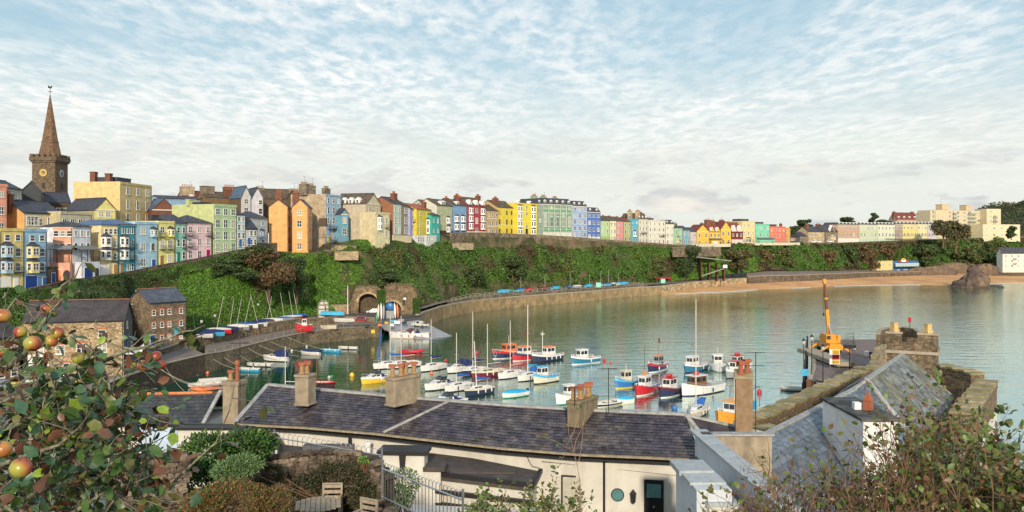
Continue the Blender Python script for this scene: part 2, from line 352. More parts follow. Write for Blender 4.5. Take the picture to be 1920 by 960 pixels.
def land():
    xs=np.concatenate([np.arange(-300,1950,6.),np.arange(1950,2700,40)]); NR=18; V=[];Fs=[]
    for x in xs:
        for k in range(NR+1):
            t=k/NR; Y,z,Ys,zs=slope_pt(x,t); V.append((x,Y,z,t))
        yt=interp(x,T); zt=ZY(interp(x,BY),yt)
        V+= [(x,Ys+.4,max(zt-.05,zs) if x>860 else zs,1),(x,yt,zt,1),(x,yt+40,zt+.5,1),(x,1500,zt+1,1),(x,4000,zt+1,1)]
    V=np.array(V); K=NR+6; X=(V[:,0]-960)/F*V[:,1]; W_=np.stack([X,V[:,1],V[:,2]],1); t=V[:,3]
    env=np.clip(t*6,0,1)*np.clip((1-t)*6,0,1); d=(vnoise(W_,19,1)-.5)*9.0+(vnoise(W_,7,2)-.5)*4.0+(vnoise(W_,2.2,3)-.5)*1.2
    W_[:,2]+=d*env*.6; W_[:,1]-=d*env*.5
    n=len(xs)
    Fc=[(i*K+k,(i+1)*K+k,(i+1)*K+k+1,i*K+k+1) for i in range(n-1) for k in range(K-1)]
    o=inst('cliff_and_town_ground',npmesh('cliff_and_town_ground',W_,Fc,[EARTH],smooth=True)); o['kind']='structure'
    return W_,K,n,NR,xs
LW,LK,LN,LNR,LXS=land()
# masks on the cliff, kept for the ivy
def foliage():
    G=LW.reshape(LN,LK,3); cen=[];nor=[];sz=[];mi=[]
    N_=430000; i=rng.random(N_)*(LN-1); 
    # sample by pixel column so far and near cliffs get the same grain
    i=np.clip(i,0,380); k=rng.random(N_)*LNR; ii=i.astype(int); kk=k.astype(int); fi=(i-ii)[:,None]; fk=(k-kk)[:,None]
    p=(G[ii,kk]*(1-fi)+G[ii+1,kk]*fi)*(1-fk)+(G[ii,kk+1]*(1-fi)+G[ii+1,kk+1]*fi)*fk
    e1=G[ii+1,kk]-G[ii,kk]; e2=G[ii,kk+1]-G[ii,kk]; nn=np.cross(e1,e2); nn/=np.linalg.norm(nn,axis=1)[:,None]
    px=960+F*p[:,0]/p[:,1]; t=k/LNR
    # bushes: lumps that stand off the slope
    lump=vnoise(p,5.5,11)*.62+vnoise(p,2.4,12)*.38; big=vnoise(p,22,13); bush=np.clip((lump-.42)*5,0,1)
    gx=px+(vnoise(p,9,77)-.5)*120; grass=((gx>320)&(px<640)&(t<.80))|((gx>500)&(gx<650))|((px>1310)&(px<1350)&(t>.2)&(t<.7))|((px>1260)&(px<1420)&(t<.25))
    grass&=~((px>395)&(px<545)&(t>.62)); 
    right=np.clip((px-760)/300,0,1)
    h=np.where(grass,.25,bush*(1.3+1.5*right))*np.clip(rng.random(N_)*1.3,0,1)
    h*=np.clip((1-t)*8,0,1)*.8+.2
    rock=(vnoise(p*np.array([1,1,2.2]),9,21)>.70)&~grass&(bush<.5)
    rock|=(t<.14)&(px>800)&(px<1250)&(vnoise(p,8,5)>.45)
    rock|=(px>640)&(px<700)&(t<.75)&(t>.3)&(vnoise(p,4,7)>.5)
    keep=~rock|(rng.random(N_)<.12); keep&=~((px>652)&(px<782)&(t<.30))
    p=p+nn*h[:,None]*np.array([.6,1,.5])+np.array([0,0,1])*h[:,None]*.6
    dist=p[:,1]; s=dist/F*rng.uniform(1.1,2.4,N_)
    tone=.5*big+.3*vnoise(p,7,31)+.2*rng.random(N_)
    m=np.zeros(N_,int)                                   # 0 mid green 1 dark green 2 olive 3 rust 4 grass 5 fresh
    m[tone>.56]=1; m[(tone>.52)&(lump>.60)]=2; m[(vnoise(p,10,41)+.16*right+.15*rng.random(N_)>.86)]=3
    m[(vnoise(p,12,44)<.27)]=5; m[grass]=4; m[grass&(rng.random(N_)<.3)]=5
    m[(~grass)&(px<640)&(tone>.44)]=1
    mats=[mat('ivy_green',(.068,.140,.022),.6,.3,.5,isl=.38),mat('dark_bush_green',(.040,.072,.020),.6,.3,.5,isl=.38),mat('olive_scrub',(.105,.110,.030),.7,.3,.5,isl=.45),
          mat('rust_scrub',(.085,.066,.032),.8,.3,.5,isl=.4),mat('bank_grass',(.095,.205,.022),.6,.3,.3,isl=.45),mat('fresh_leaf_green',(.075,.140,.022),.6,.3,.5,isl=.4)]
    K=keep
    o=leaf_cloud('cliff_ivy_and_scrub',p[K],nn[K]+np.array([0,-.2,.7]),s[K],mats,aspect=1.0,mi=m[K]); tag(o,'ivy, grass and low scrub covering the harbour cliff below the houses','scrub',kind='stuff')
foliage()
FOLM=[MATS['ivy_green'],MATS['dark_bush_green'],MATS['olive_scrub'],MATS['rust_scrub'],MATS['bank_grass'],MATS['fresh_leaf_green']]
# beach
BW=[(1195,412,.0),(1240,424,0),(1300,438,0),(1380,457,0),(1500,493,0),(1640,524,0),(1800,524,0),(1920,553,0),(2100,600,0),(2600,700,0)]
BB=[(1195,416,.2),(1240,430,.7),(1300,455,1.5),(1380,491,2),(1500,512,2.8),(1640,577,3.2),(1800,612,3.5),(1920,640,3.6),(2100,690,4),(2600,800,4)]
def beach():
    V=[];xs=np.arange(1195,2600,9.)
    for x in xs:
        Yw=interp(x,[(a[0],a[1]) for a in BW]); Yb=interp(x,[(a[0],a[1]) for a in BB]); zb=interp(x,[(a[0],a[2]) for a in BB])
        w=math.sin(x*.045)*2+math.sin(x*.11+1)*1.2
        for t in (-.5,-.1,0,.1,.3,.6,.85,1.0,1.03):
            Y=Yw+w*(1-max(t,0))*(x>1240)+(Yb-Yw)*t; z=zb*max(t,0)**.8 if t>=0 else t*6
            V.append(((x-960)/F*Y,Y,z+.02))
    K=9; Fc=[(i*K+k,(i+1)*K+k,(i+1)*K+k+1,i*K+k+1) for i in range(len(xs)-1) for k in range(K-1)]
    o=inst('beach',npmesh('beach',V,Fc,[SAND],smooth=True)); o['kind']='structure'
    foam=[];m=MB()
    for i,x in enumerate(xs[6:-60]):
        if (math.sin(x*.06)+math.sin(x*.023+2))<-.35: continue
        Yw=interp(x,[(a[0],a[1]) for a in BW])+math.sin(x*.045)*2+math.sin(x*.11+1)*1.2; x2=x+9; Yw2=interp(x2,[(a[0],a[1]) for a in BW])+math.sin(x2*.045)*2+math.sin(x2*.11+1)*1.2
        k=1.3+1.5*abs(math.sin(x*.31)); k2=1.3+1.5*abs(math.sin(x2*.31))
        m.slab(XZ(x,Yw-k,.07),XZ(x2,Yw2-k2,.07),XZ(x2,Yw2+.6,.12),XZ(x,Yw+.6,.12),.04)
    f=m.build('surf_foam',mat('sea_foam',(.75,.77,.75),.6)); tag(f,'thin white surf breaking along the edge of the sand','surf',kind='stuff')
beach()
# sea walls and promenade
W1=[(785,256),(800,268),(830,290),(860,306),(880,315),(900,322),(950,337),(1000,350),(1050,364),(1100,378),(1140,393),(1180,408),(1240,424)]
W1=[((a[0]-960)/F*a[1],a[1]) for a in W1]
wallstrip('sea_wall',W1,-2,4.2,.9,SEAW,'curved rendered sea wall under the promenade, weed-stained at its foot','sea wall',cope=COPE,ch=.35)
W2=[((x-960)/F*Y,Y) for x,Y in [(1243,425),(1300,456),(1345,474),(1400,495)]]
wallstrip('beach_wall',W2,-.5,[4.4,4.9,5.2,5.4],.8,mat('ochre_wall_stone',(.42,.31,.18),.9,.3,.2,.5,.8,kind='stone',streak=.4),'low ochre stone wall between the path and the near end of the beach','wall',cope=COPE,ch=.3)
W3=[((x-960)/F*Y,Y) for x,Y in [(1402,496),(1440,503),(1500,512),(1560,537),(1637,572),(1725,592),(1727,594)]]
wallstrip('beach_promenade_wall',W3,0,[6.2,6.4,6.4,6.3,6.0,5.6,5.6],1,STONEK,'long dark promenade wall at the back of the sand','wall',cope=COPE,ch=.3)
def strip_surface(name,A,B,m,kind='structure'):
    k=MB()
    for i in range(len(A)-1): k.quad(A[i],A[i+1],B[i+1],B[i],0)
    o=k.build(name,m); o['kind']=kind; return o
xs_=list(range(780,1260,20))+[1300,1345,1400]
def wy(x): return interp(x,[(960+F*p[0]/p[1],p[1]) for p in W1+W2])
strip_surface('lower_promenade',[XZ(x,wy(x)+.5,3.7) for x in xs_],[XZ(x,wy(x)+11,3.7 if x<1250 else 4.6) for x in xs_],PAVE)
strip_surface('upper_promenade',[XZ(x,wy(x)+10,4.9) for x in xs_],[XZ(x,interp(x,FY)+4,5.3) for x in xs_],PAVE)
W4=[(840,306),(880,325),(900,332),(950,347),(1000,360),(1050,374),(1100,388),(1140,402),(1180,417),(1215,428)]
W4=[((x-960)/F*Y,Y) for x,Y in W4]
wallstrip('promenade_step_wall',W4,3.6,[4.6]+[5.1]*9,.4,WALLK,'low dark wall carrying the promenade railing','wall',cope=COPE,ch=.12)
strip_surface('beach_promenade',[XZ(x,interp(x,[(960+F*p[0]/p[1],p[1]) for p in W3])+1,interp(x,[(1400,6.3),(1640,6.1),(1730,5.5)])) for x in range(1400,1740,20)],[XZ(x,interp(x,FY)+6,interp(x,FZ)+.3) for x in range(1400,1740,20)],PAVE)
# rock bank between promenade and cliff foot, natural rock along the back of the beach
ROCK=mat('cliff_rock',(.20,.14,.09),.95,.35,.12,.8,.5,col2=(.13,.09,.065)); ROCKG=mat('grey_violet_rock',(.085,.062,.052),.95,.4,.14,.9,.5,col2=(.16,.11,.07))
def rock(name,c,rx,ry,h,seed,label,m=ROCK,prof=None,cat='rock',kind=None,group=None,nseg=40,nr=14,lean=0):
    V=[]
    for j in range(nr+1):
        u=j/nr; r=(prof(u) if prof else math.sqrt(max(0,1-u**2.2)))
        for k in range(nseg):
            a=2*PI*k/nseg; V.append((math.cos(a)*r*rx+lean*u*rx, math.sin(a)*r*ry, u*h-1*(j==0)))
    V=np.array(V); q=V+np.array(c); s=min(rx,ry,h*1.5); d=(vnoise(q,s*.55,seed)-.5)*s*.5+(vnoise(q*np.array([1,1,.5]),s*.22,seed+1)-.5)*s*.36+(vnoise(q*np.array([1,1,.4]),s*.1,seed+2)-.5)*s*.12
    rad=V.copy(); rad[:,2]=0; L_=np.linalg.norm(rad,axis=1)[:,None]+1e-6; V+=rad/L_*d[:,None]; V[:,2]+=d*.3*np.repeat(np.arange(nr+1)>0,nseg)
    Fc=[(j*nseg+k,j*nseg+(k+1)%nseg,(j+1)*nseg+(k+1)%nseg,(j+1)*nseg+k) for j in range(nr) for k in range(nseg)]
    o=inst(name,npmesh(name,V,Fc,[m]),None,c); tag(o,label,cat,group,kind); return o
c=XZ(1821,500,0)
rock('sea_stack',c,13.2,11,14.4,3,'tall brown rock stack standing in the shallows off the beach',ROCKG,prof=lambda u:float(np.interp(u,[0,.1,.3,.6,.85,.96,1],[1.0,.76,.55,.36,.22,.13,.02])),lean=.18,nseg=64,nr=26)
rock('rock_ledge',XZ(1858,494,-.3),8,4,1.8,5,'low dark weedy ledge trailing right of the rock stack',mat('wet_rock',(.05,.045,.035),.5,.3,.3,.5,1))
rock('rock_outcrop',XZ(1848,606,2.5),9,6,9,6,'pale brown outcrop rising behind the rock stack',ROCK)
rr=[(1755,604,15,5,7),(1725,598,10,5,6.5),(1790,618,16,5,9),(1478,535,13,5,7.5),(1502,538,10,5,8),(1545,556,13,5,5.5),(1580,575,14,6,5),(1620,590,14,6,5)]
for i,(x,Y,a,b_,h) in enumerate(rr):
    rock('rock_outcrop',XZ(x,Y,2.6),a,b_,h,20+i,['brown rock right of the blue beach cafe','low rock beside the blue beach cafe','layered rock left of the sea stack, behind the sand','grey rock hump above the promenade wall','taller grey rock hump near the crane tip','pale rock behind the promenade wall, mid beach','long low rock below the brown trees','rock left of the yellow beach house'][i],ROCKG if i in(3,4,7) else ROCK,group='rocks along the back of the beach')
# hills beyond the town
def hill(name,pts,Y,m,depth=250):
    V=[]; n=len(pts)
    xs=np.linspace(pts[0][0],pts[-1][0],60)
    for x in xs:
        y=interp(x,pts)
        for t,k in ((-.6,0),(-.35,.55),(-.1,.9),(0,1),(.2,.97),(.7,.6),(1.2,0)):
            YY=Y+t*depth; z=25+(ZY(y,Y)-25)*k; V.append([(x-960)/F*YY,YY,z])
    V=np.array(V); V[:,2]+=(vnoise(V,40,3)-.5)*8; K=7
    Fc=[(i*K+k,(i+1)*K+k,(i+1)*K+k+1,i*K+k+1) for i in range(59) for k in range(6)]
    o=inst(name,npmesh(name,V,Fc,[m],smooth=True)); o['kind']='structure'
    i=rng.integers(0,len(Fc),30000); Q=V[np.array(Fc)[i]]; a=rng.random((30000,1)); b=rng.random((30000,1))
    p=(Q[:,0]*(1-a)+Q[:,1]*a)*(1-b)+(Q[:,3]*(1-a)+Q[:,2]*a)*b; lum=vnoise(p,14,9); p[:,2]+=lum*9*rng.random(30000)
    mi=(vnoise(p,25,5)*.6+rng.random(30000)*.4>.5).astype(int)+(vnoise(p,18,8)>.62)
    o=leaf_cloud('far_woodland',p,np.tile([0,-.5,.8],(30000,1)),p[:,1]/F*2.0,[mat('far_wood_dark',(.036,.052,.022),.8,.3,.1,isl=.3),mat('far_wood_green',(.060,.075,.028),.8,.3,.1,isl=.3),mat('far_wood_olive',(.09,.08,.035),.8,.3,.1,isl=.3)],mi=mi)
    tag(o,'wooded hillside rising behind the apartment block at the right','woodland',kind='stuff')
hill('hill',[(1780,440),(1830,400),(1860,391),(1890,388),(1905,384),(1925,376),(1990,362),(2100,350),(2300,380)],1150,mat('far_hill',(.05,.06,.03),.9,.3,.02))
# harbour quay: upper road, lower ledge, slipway
def pw(l): return [((a-960)/F*Y,Y) for a,Y in l]
UE=[(300,168),(350,182),(400,192),(470,207),(560,227),(640,239),(716,242)]
LE=[(60,96),(130,118),(220,138),(300,154),(385,169),(420,177.5),(480,192),(530,205),(580,217),(640,226),(700,234),(716,236)]
up=pw(UE)
A=[(a,b,5.0) for a,b in up]; A[-1]=(*up[-1],4.2); A[-2]=(*up[-2],4.6)
Bk=[XZ(x,interp(x,FY)+5,5.0) for x,_ in UE]
strip_surface('harbour_road',A+[(*pw([(790,254)])[0],4.2)],Bk+[XZ(790,290,4.6)],ASPH)
wallstrip('harbour_road_wall',up,1,[4.9,5.0,5.4,5.8,5.7,5.2,4.5],.5,QUAY,'dark stone parapet wall holding up the harbour road','wall',cope=COPE,ch=.15)
le=pw(LE)
g=MB(); pl=[(*p,0) for p in le[:5]]
near=[(p[0],p[1]) for p in le[:5]]+[up[1],up[0],pw([(240,166)])[0],pw([(100,150)])[0],pw([(0,150)])[0],pw([(-300,140)])[0],(-110,96)]
g.prism(near,-1,3.9,0); g.build('old_quay_yard',PAVE)['kind']='structure'
strip_surface('road_ramp',[(*pw([(200,150)])[0],3.92),(*pw([(300,166)])[0],4.5),(*up[1],5.02)],[(*pw([(190,166)])[0],4.2),(*pw([(260,174)])[0],4.8),(*pw([(335,190)])[0],5.03)],ASPH)
led=[3.9]*5+[3.4]*6+[3.2]
wallstrip('old_quay_wall',le,-3,[3.85]*5+[3.3]*5+[3.1,2.9],.8,QUAY,'rough weed-dark stone quay wall above the moored dinghies','quay wall',cope=COPE,ch=.12)
strip_surface('quay_ledge',[(p[0]-.3,p[1]+.3,3.35 if i<10 else 3.1) for i,p in enumerate(le[4:])],[(*pw([(x,interp(x,UE)+.2)])[0],3.35) for x,_ in LE[4:]],PAVE)
sl=[PZ(716,609,3.1),PZ(800,638,-.1),PZ(850,631,-.1),PZ(786,600,3.6)]
k=MB(); k.slab(sl[3],sl[0],sl[1],sl[2],1.2); o=k.build('slipway',mat('wet_concrete',(.30,.30,.31),.6,.2,.3)); o['kind']='structure'
strip_surface('slip_head',[sl[0],sl[3]],[Vector((*up[-1],4.2)),XZ(796,256,4.15)],ASPH)
# ---------- buildings ----------
def wallmat(hexc,st=.30):
    c=lin(hexc); g_=sum(c)/3; c=tuple(v*.88+g_*.12 for v in c); return mat('render_'+hexc,tuple(v*.86 for v in c),.85,.16,.35,streak=st)
_wc={}
def window_mesh(w,h,frame,bars=1,sill=True):
    k=(round(w,1),round(h,1),frame.name,bars)
    if k not in _wc:
        w,h=k[0],k[1]; m=MB(); t=.11 if w>1.6 else .08
        m.box(-w/2,-w/2+t,-.09,.02,0,h); m.box(w/2-t,w/2,-.09,.02,0,h); m.box(-w/2+t,w/2-t,-.085,.02,0,t); m.box(-w/2+t,w/2-t,-.085,.02,h-t,h)
        m.box(-w/2+t,w/2-t,-.07,.02,h*.5-.04,h*.5+.04)
        if w>1.25 or bars>1:
            for i in range(1,max(2,bars)): x=-w/2+w*i/max(2,bars); m.box(x-.05,x+.05,-.075,.02,t,h-t)
        if sill: m.box(-w/2-.1,w/2+.1,-.17,.02,-.1,0)
        p=MB(); p.box(-w/2+t*.7,w/2-t*.7,-.03,.01,t*.7,h-t*.7)
        _wc[k]=(m.mesh('window',frame),p.mesh('pane',GLASS))
    return _wc[k]
def add_window(par,x,y,z,w,h,frame=WHITE,ang=0,bars=1):
    a,b=window_mesh(w,h,frame,bars); o=inst('window',a,par,(x,y,z),(0,0,ang)); k=('cur',b.name)
    if k not in _wc: c=b.copy(); c.materials.clear(); c.materials.append(mat('curtained_glass',(.30,.28,.23),.25,.3,1.2,isl=.5)); _wc[k]=c
    inst('pane',_wc[k] if rng.random()<.34 else b,o); return o
def chimney(par,x,y,z0,h,w,d,n,m,pot=POT,ph=.9):
    c=MB(); c.box(-w/2,w/2,-d/2,d/2,0,h-.25); c.box(-w/2-.1,w/2+.1,-d/2-.1,d/2+.1,h-.25,h)
    o=c.build('chimney',m,par,loc=(x,y,z0),uv=True)
    if n:
        key=('pot',round(ph,2),pot.name)
        if key not in _wc:
            p=MB(); p.lathe([(.15,0),(.19,.05),(.15,.15),(.13,ph*.8),(.18,ph*.88),(.17,ph)],seg=8); _wc[key]=p.mesh('chimney_pot',pot)
        L_=max(w,d)-.4
        for i in range(n):
            t=-L_/2+L_*(i+.5)/n; inst('chimney_pot',_wc[key],o,(t if w>=d else 0,t if d>w else 0,h))
    if n>2 and rng.random()<.55:
        a=MB(); q=rng.uniform(1.6,2.6); a.tube([(w*.3,0,h-.3),(w*.3,0,h+q)],.035,4); a.tube([(w*.3-.7,0,h+q-.1),(w*.3+.6,.3,h+q-.1)],.025,3)
        for t in (-.6,-.3,0,.3): a.tube([(w*.3+t,-.3,h+q-.1),(w*.3+t,.4,h+q-.1)],.018,3)
        a.build('aerial',mat('iron_railing',(.03,.03,.035),.5,.1),o)
    return o
RAILM=mat('iron_railing',(.03,.03,.035),.5,.1)
def balcony(par,x,z,w,d=.9):
    k=MB(); k.box(-w/2,w/2,-d,0,-.12,0); o=k.build('balcony',RAILM,par,loc=(x,-.02,z))
    r=MB(); 
    for zz in(.5,1.0): r.box(-w/2,w/2,-d,-d+.05,zz-.04,zz); r.box(-w/2,-w/2+.05,-d,0,zz-.04,zz); r.box(w/2-.05,w/2,-d,0,zz-.04,zz)
    n=max(4,int(w/.28))
    for i in range(n+1): xx=-w/2+w*i/n; r.box(xx-.02,xx+.02,-d+.01,-d+.04,0,1)
    r.build('railing',RAILM,o)
def bay(par,x,z0,z1,w,rows,m,frame=WHITE,d=.9,roof=SLATE,base=True):
    pts=[(-w/2,0),(-w*.30,-d),(w*.30,-d),(w/2,0)]
    k=MB(); k.prism(pts,z0,z1); o=k.build('bay_window',m,par,loc=(x,-.02,0))
    t=MB(); q=[(-w/2-.12,.0),(-w*.3-.08,-d-.14),(w*.3+.08,-d-.14),(w/2+.12,.0)]; t.prism(q,z1,z1+.12)
    vs=[(a,b,z1+.12) for a,b in q]+[(-w*.2,0,z1+.75),(w*.2,0,z1+.75)]
    t.add(vs,[(0,1,4),(1,2,5,4),(2,3,5)]); t.build('bay_roof',roof,o,uv=True)
    hh=(z1-z0)/rows
    for r in range(rows):
        zz=z0+hh*r+hh*.24; h=hh*.62
        add_window_sub(o,0,-d,zz,w*.50,h,frame,0)
        for s in(-1,1):
            ang=math.atan2(d,w*.2)*-s*-1; cx=s*w*.40; add_window_sub(o,cx,-d/2,zz,w*.26,h,frame,s*math.atan2(d,w*.2))
def add_window_sub(o,x,y,z,w,h,frame,ang):
    key=('both',round(w,1),round(h,1),frame.name)
    if key not in _wc:
        a=MB(); w,h=round(w,1),round(h,1); t=.09
        a.box(-w/2,-w/2+t,-.08,.02,0,h); a.box(w/2-t,w/2,-.08,.02,0,h); a.box(-w/2,w/2,-.08,.02,0,t); a.box(-w/2,w/2,-.08,.02,h-t,h); a.box(-w/2,w/2,-.06,.02,h*.5-.03,h*.5+.03)
        if w>1.2: a.box(-.05,.05,-.07,.02,t,h-t)
        a.box(-w/2+t*.6,w/2-t*.6,-.03,.01,t*.6,h-t*.6,1); _wc[key]=a.mesh('window',[frame,GLASS])
    inst('window',_wc[key],o,(x,y,z),(0,0,ang))
def door(par,x,z,w,h,m,name='door',y=0):
    k=MB(); k.box(-w/2-.1,w/2+.1,-.06,.02,0,h+.1,1); k.box(-w/2,w/2,-.10,.02,0,h,0)
    o=k.build(name,[m,WHITE],par,loc=(x,y,z))
    d=MB()
    if name=='garage_door':
        for i in range(1,5): d.box(-w/2+.05,w/2-.05,-.12,-.09,h*i/5-.02,h*i/5+.02)
    else: d.box(w*.3,w*.36,-.15,-.09,h*.48,h*.52)
    d.build('panel_line' if name=='garage_door' else 'handle',m if name=='garage_door' else METAL,o)
    return o
def roof_mesh(kind,W,D,z,r,m,dirt=None,over=.25,inset=0):
    k=MB(); t=.16; o=over
    if kind=='gable':
        k.slab((-o,-o,z-o*r/(D/2)),(W+o,-o,z-o*r/(D/2)),(W+o,D/2,z+r),(-o,D/2,z+r),t); k.slab((W+o,D+o,z-o*r/(D/2)),(-o,D+o,z-o*r/(D/2)),(-o,D/2,z+r),(W+o,D/2,z+r),t)
        k.box(-o,W+o,D/2-.12,D/2+.12,z+r-.02,z+r+.10)
    elif kind=='front':
        k.slab((-o,D+o,z-o*r/(W/2)),(-o,-o,z-o*r/(W/2)),(W/2,-o,z+r),(W/2,D+o,z+r),t); k.slab((W+o,-o,z-o*r/(W/2)),(W+o,D+o,z-o*r/(W/2)),(W/2,D+o,z+r),(W/2,-o,z+r),t)
        k.box(W/2-.12,W/2+.12,-o,D+o,z+r-.02,z+r+.10)
    elif kind=='hip':
        a=min(W,D)/2; o=over
        if W>=D: A,B=(a,D/2,z+r),(W-a,D/2,z+r); A2,B2=A,B
        if W>=D:
            vs=[(-o,-o,z),(W+o,-o,z),(W+o,D+o,z),(-o,D+o,z),A,B]; fs=[(0,1,5,4),(1,2,5),(2,3,4,5),(3,0,4),(3,2,1,0)]
        else:
            A,B=(W/2,a,z+r),(W/2,D-a,z+r); vs=[(-o,-o,z),(W+o,-o,z),(W+o,D+o,z),(-o,D+o,z),A,B]; fs=[(0,1,4),(1,2,5,4),(2,3,5),(3,0,4,5),(3,2,1,0)]
        k.add(vs,fs)
        k.box(-o,W+o,-o,D+o,z-.12,z-.003)
    elif kind=='mansard':
        i=r*.45; vs=[(-.1,-.1,z),(W+.1,-.1,z),(W+.1,D,z),(-.1,D,z),(i,i,z+r),(W-i,i,z+r),(W-i,D-i,z+r),(i,D-i,z+r)]
        k.add(vs,[(0,1,5,4),(1,2,6,5),(2,3,7,6),(3,0,4,7),(4,5,6,7)])
    elif kind=='flat':
        k.box(.25,W-.25,.25,D-.25,z-.35,z-.15)
    return k
def H(label,p0,p1,yt,yb,dep,hx,roof=('gable',2,SLATE),win=None,feats=(),chim=(),name='terraced_house',cat='house',side=None,lside=None,rside=None,frame=WHITE,sink=0,trim=None,group=None,band=True,z0=None):
    if not isinstance(p0,tuple): p0=(p0,interp(p0,T))
    if not isinstance(p1,tuple): p1=(p1,interp(p1,T))
    a=Vector(((p0[0]-960)/F*p0[1],p0[1])); b=Vector(((p1[0]-960)/F*p1[1],p1[1])); d=b-a; W=d.length-.02; rz=math.atan2(d.y,d.x)
    zb=ZY(yb,p0[1]) if z0 is None else z0; zt=ZY(yt,p0[1]); Hh=zt-zb
    r=thing(name,(a.x,a.y,zb),rz,label,cat,group)
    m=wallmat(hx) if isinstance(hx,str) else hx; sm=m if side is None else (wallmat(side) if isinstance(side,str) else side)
    kind,rr,rm=roof; D=dep
    k=MB(); lo=-3-sink
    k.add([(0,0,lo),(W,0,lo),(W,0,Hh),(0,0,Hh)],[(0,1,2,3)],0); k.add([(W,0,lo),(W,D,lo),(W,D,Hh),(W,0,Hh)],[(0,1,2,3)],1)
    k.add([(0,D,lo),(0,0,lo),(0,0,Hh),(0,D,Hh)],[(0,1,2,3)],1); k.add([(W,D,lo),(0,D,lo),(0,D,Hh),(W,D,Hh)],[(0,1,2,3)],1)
    k.add([(0,0,Hh-.2),(W,0,Hh-.2),(W,D,Hh-.2),(0,D,Hh-.2)],[(0,1,2,3)],1)
    if kind=='gable': k.add([(0,0,Hh),(0,D/2,Hh+rr-.1),(0,D,Hh)],[(2,1,0)],1); k.add([(W,0,Hh),(W,D/2,Hh+rr-.1),(W,D,Hh)],[(0,1,2)],1)
    if kind=='front': k.add([(0,0,Hh),(W,0,Hh),(W/2,0,Hh+rr-.1)],[(0,1,2)],0); k.add([(0,D,Hh),(W,D,Hh),(W/2,D,Hh+rr-.1)],[(2,1,0)],1)
    if kind=='flat':   # parapet
        for q in((0,W,-.08,.22),(0,W,D-.22,D)): k.box(q[0],q[1],q[2],q[3],Hh,Hh+.25,0)
        k.box(-.001,.2,.22,D-.22,Hh,Hh+.25,1); k.box(W-.2,W,.22,D-.22,Hh,Hh+.25,1)
    k.build('wall',[m,sm],r,uv=True)
    rf=roof_mesh(kind,W,D,Hh,rr,rm).build('roof',rm,r,uv=True)
    tm=wallmat(trim) if trim else (m if kind=='flat' else CREAMP)
    if band:
        t=MB(); t.box(-.04,W+.04,-.16,-.003,Hh-.32,Hh-.06)
        t.build('cornice',tm,r)
    if kind in('gable','hip'):
        g=MB(); g.box(-.1,W+.1,-.36,-.24,Hh-.12,Hh+.0); g.build('gutter',BLACK,r)
    g=MB(); g.tube([(W-.15,-.1,0),(W-.15,-.1,Hh-.3)],.06,5); g.build('downpipe',BLACK,r)
    def grid(W_,H_,spec,fn):
        nr,nc,w,h=spec[:4]; skip=spec[4] if len(spec)>4 else (); xs=spec[5] if len(spec)>5 else [(i+.5)/nc for i in range(nc)]
        for ri in range(nr):
            zc=H_*(1-(ri+.5)/nr); zz=zc-h/2-.05*H_/nr
            for ci in range(nc):
                if (ri,ci) in skip: continue
                hh=h*(.78 if ri==0 and nr>2 else 1); fn(xs[ci]*W_,zz+(h-hh)/2,w,hh)
    if win: grid(W,Hh,win,lambda x,z,w,h:add_window(r,x,0,z,w,h,frame))
    if rside: grid(D,Hh,rside,lambda x,z,w,h:add_window(r,W,x,z,w,h,frame,PI/2))
    if lside: grid(D,Hh,lside,lambda x,z,w,h:add_window(r,0,D-x,z,w,h,frame,-PI/2))
    for f in feats:
        if f[0]=='bay': bay(r,f[1]*W,f[2]*Hh,f[3]*Hh,f[4],f[5],m if len(f)<7 or f[6] is None else (wallmat(f[6]) if isinstance(f[6],str) else f[6]))
        elif f[0]=='bal': balcony(r,f[1]*W,f[2]*Hh,f[3])
        elif f[0]=='door': door(r,f[1]*W,0,f[2],f[3],mat('door_'+f[4],lin(f[4]),.5,.08))
        elif f[0]=='garage': door(r,f[1]*W,0,f[2],f[3],mat('door_'+f[4],lin(f[4]),.5,.08),'garage_door')
        elif f[0]=='win': add_window(r,f[1]*W,0,f[2]*Hh,f[3],f[4],frame,0,f[5] if len(f)>5 else 1)
        elif f[0]=='dorm':
            n,w,h,y0=f[1:5]
            for i in range(n):
                x=W*(i+.5)/n; dm=MB(); dm.box(x-w/2,x+w/2,y0,y0+1.8,Hh+.05,Hh+h); dm.add([(x-w/2-.1,y0-.15,Hh+h),(x+w/2+.1,y0-.15,Hh+h),(x,y0-.15,Hh+h+.55),(x-w/2-.1,y0+2,Hh+h),(x+w/2+.1,y0+2,Hh+h),(x,y0+2,Hh+h+.55)],[(0,1,2),(0,2,5,3),(1,4,5,2),(5,4,3)],0)
                o=dm.build('dormer',WHITE,r); add_window_sub(o,x,y0-.01,Hh+.25,w*.8,h*.8,WHITE,0)
        elif f[0]=='gab':   # small pointed gable standing over the eaves
            n,w,h=f[1:4]
            for i in range(n):
                x=W*(i+.5)/n; dm=MB(); dm.add([(x-w/2,-.12,Hh-.1),(x+w/2,-.12,Hh-.1),(x,-.12,Hh+h),(x-w/2,1.8,Hh-.1),(x+w/2,1.8,Hh-.1),(x,1.8,Hh+h)],[(0,1,2),(0,2,5,3),(1,4,5,2)]); o=dm.build('gablet',m if f[4] is None else wallmat(f[4]),r)
                bb=MB(); bb.slab((x-w/2-.15,-.3,Hh-.2),(x-w/2-.15,1.8,Hh-.2),(x,1.8,Hh+h+.1),(x,-.3,Hh+h+.1),.16); bb.slab((x+w/2+.15,1.8,Hh-.2),(x+w/2+.15,-.3,Hh-.2),(x,-.3,Hh+h+.1),(x,1.8,Hh+h+.1),.16); bb.build('bargeboard',WHITE,o)
        elif f[0]=='band':
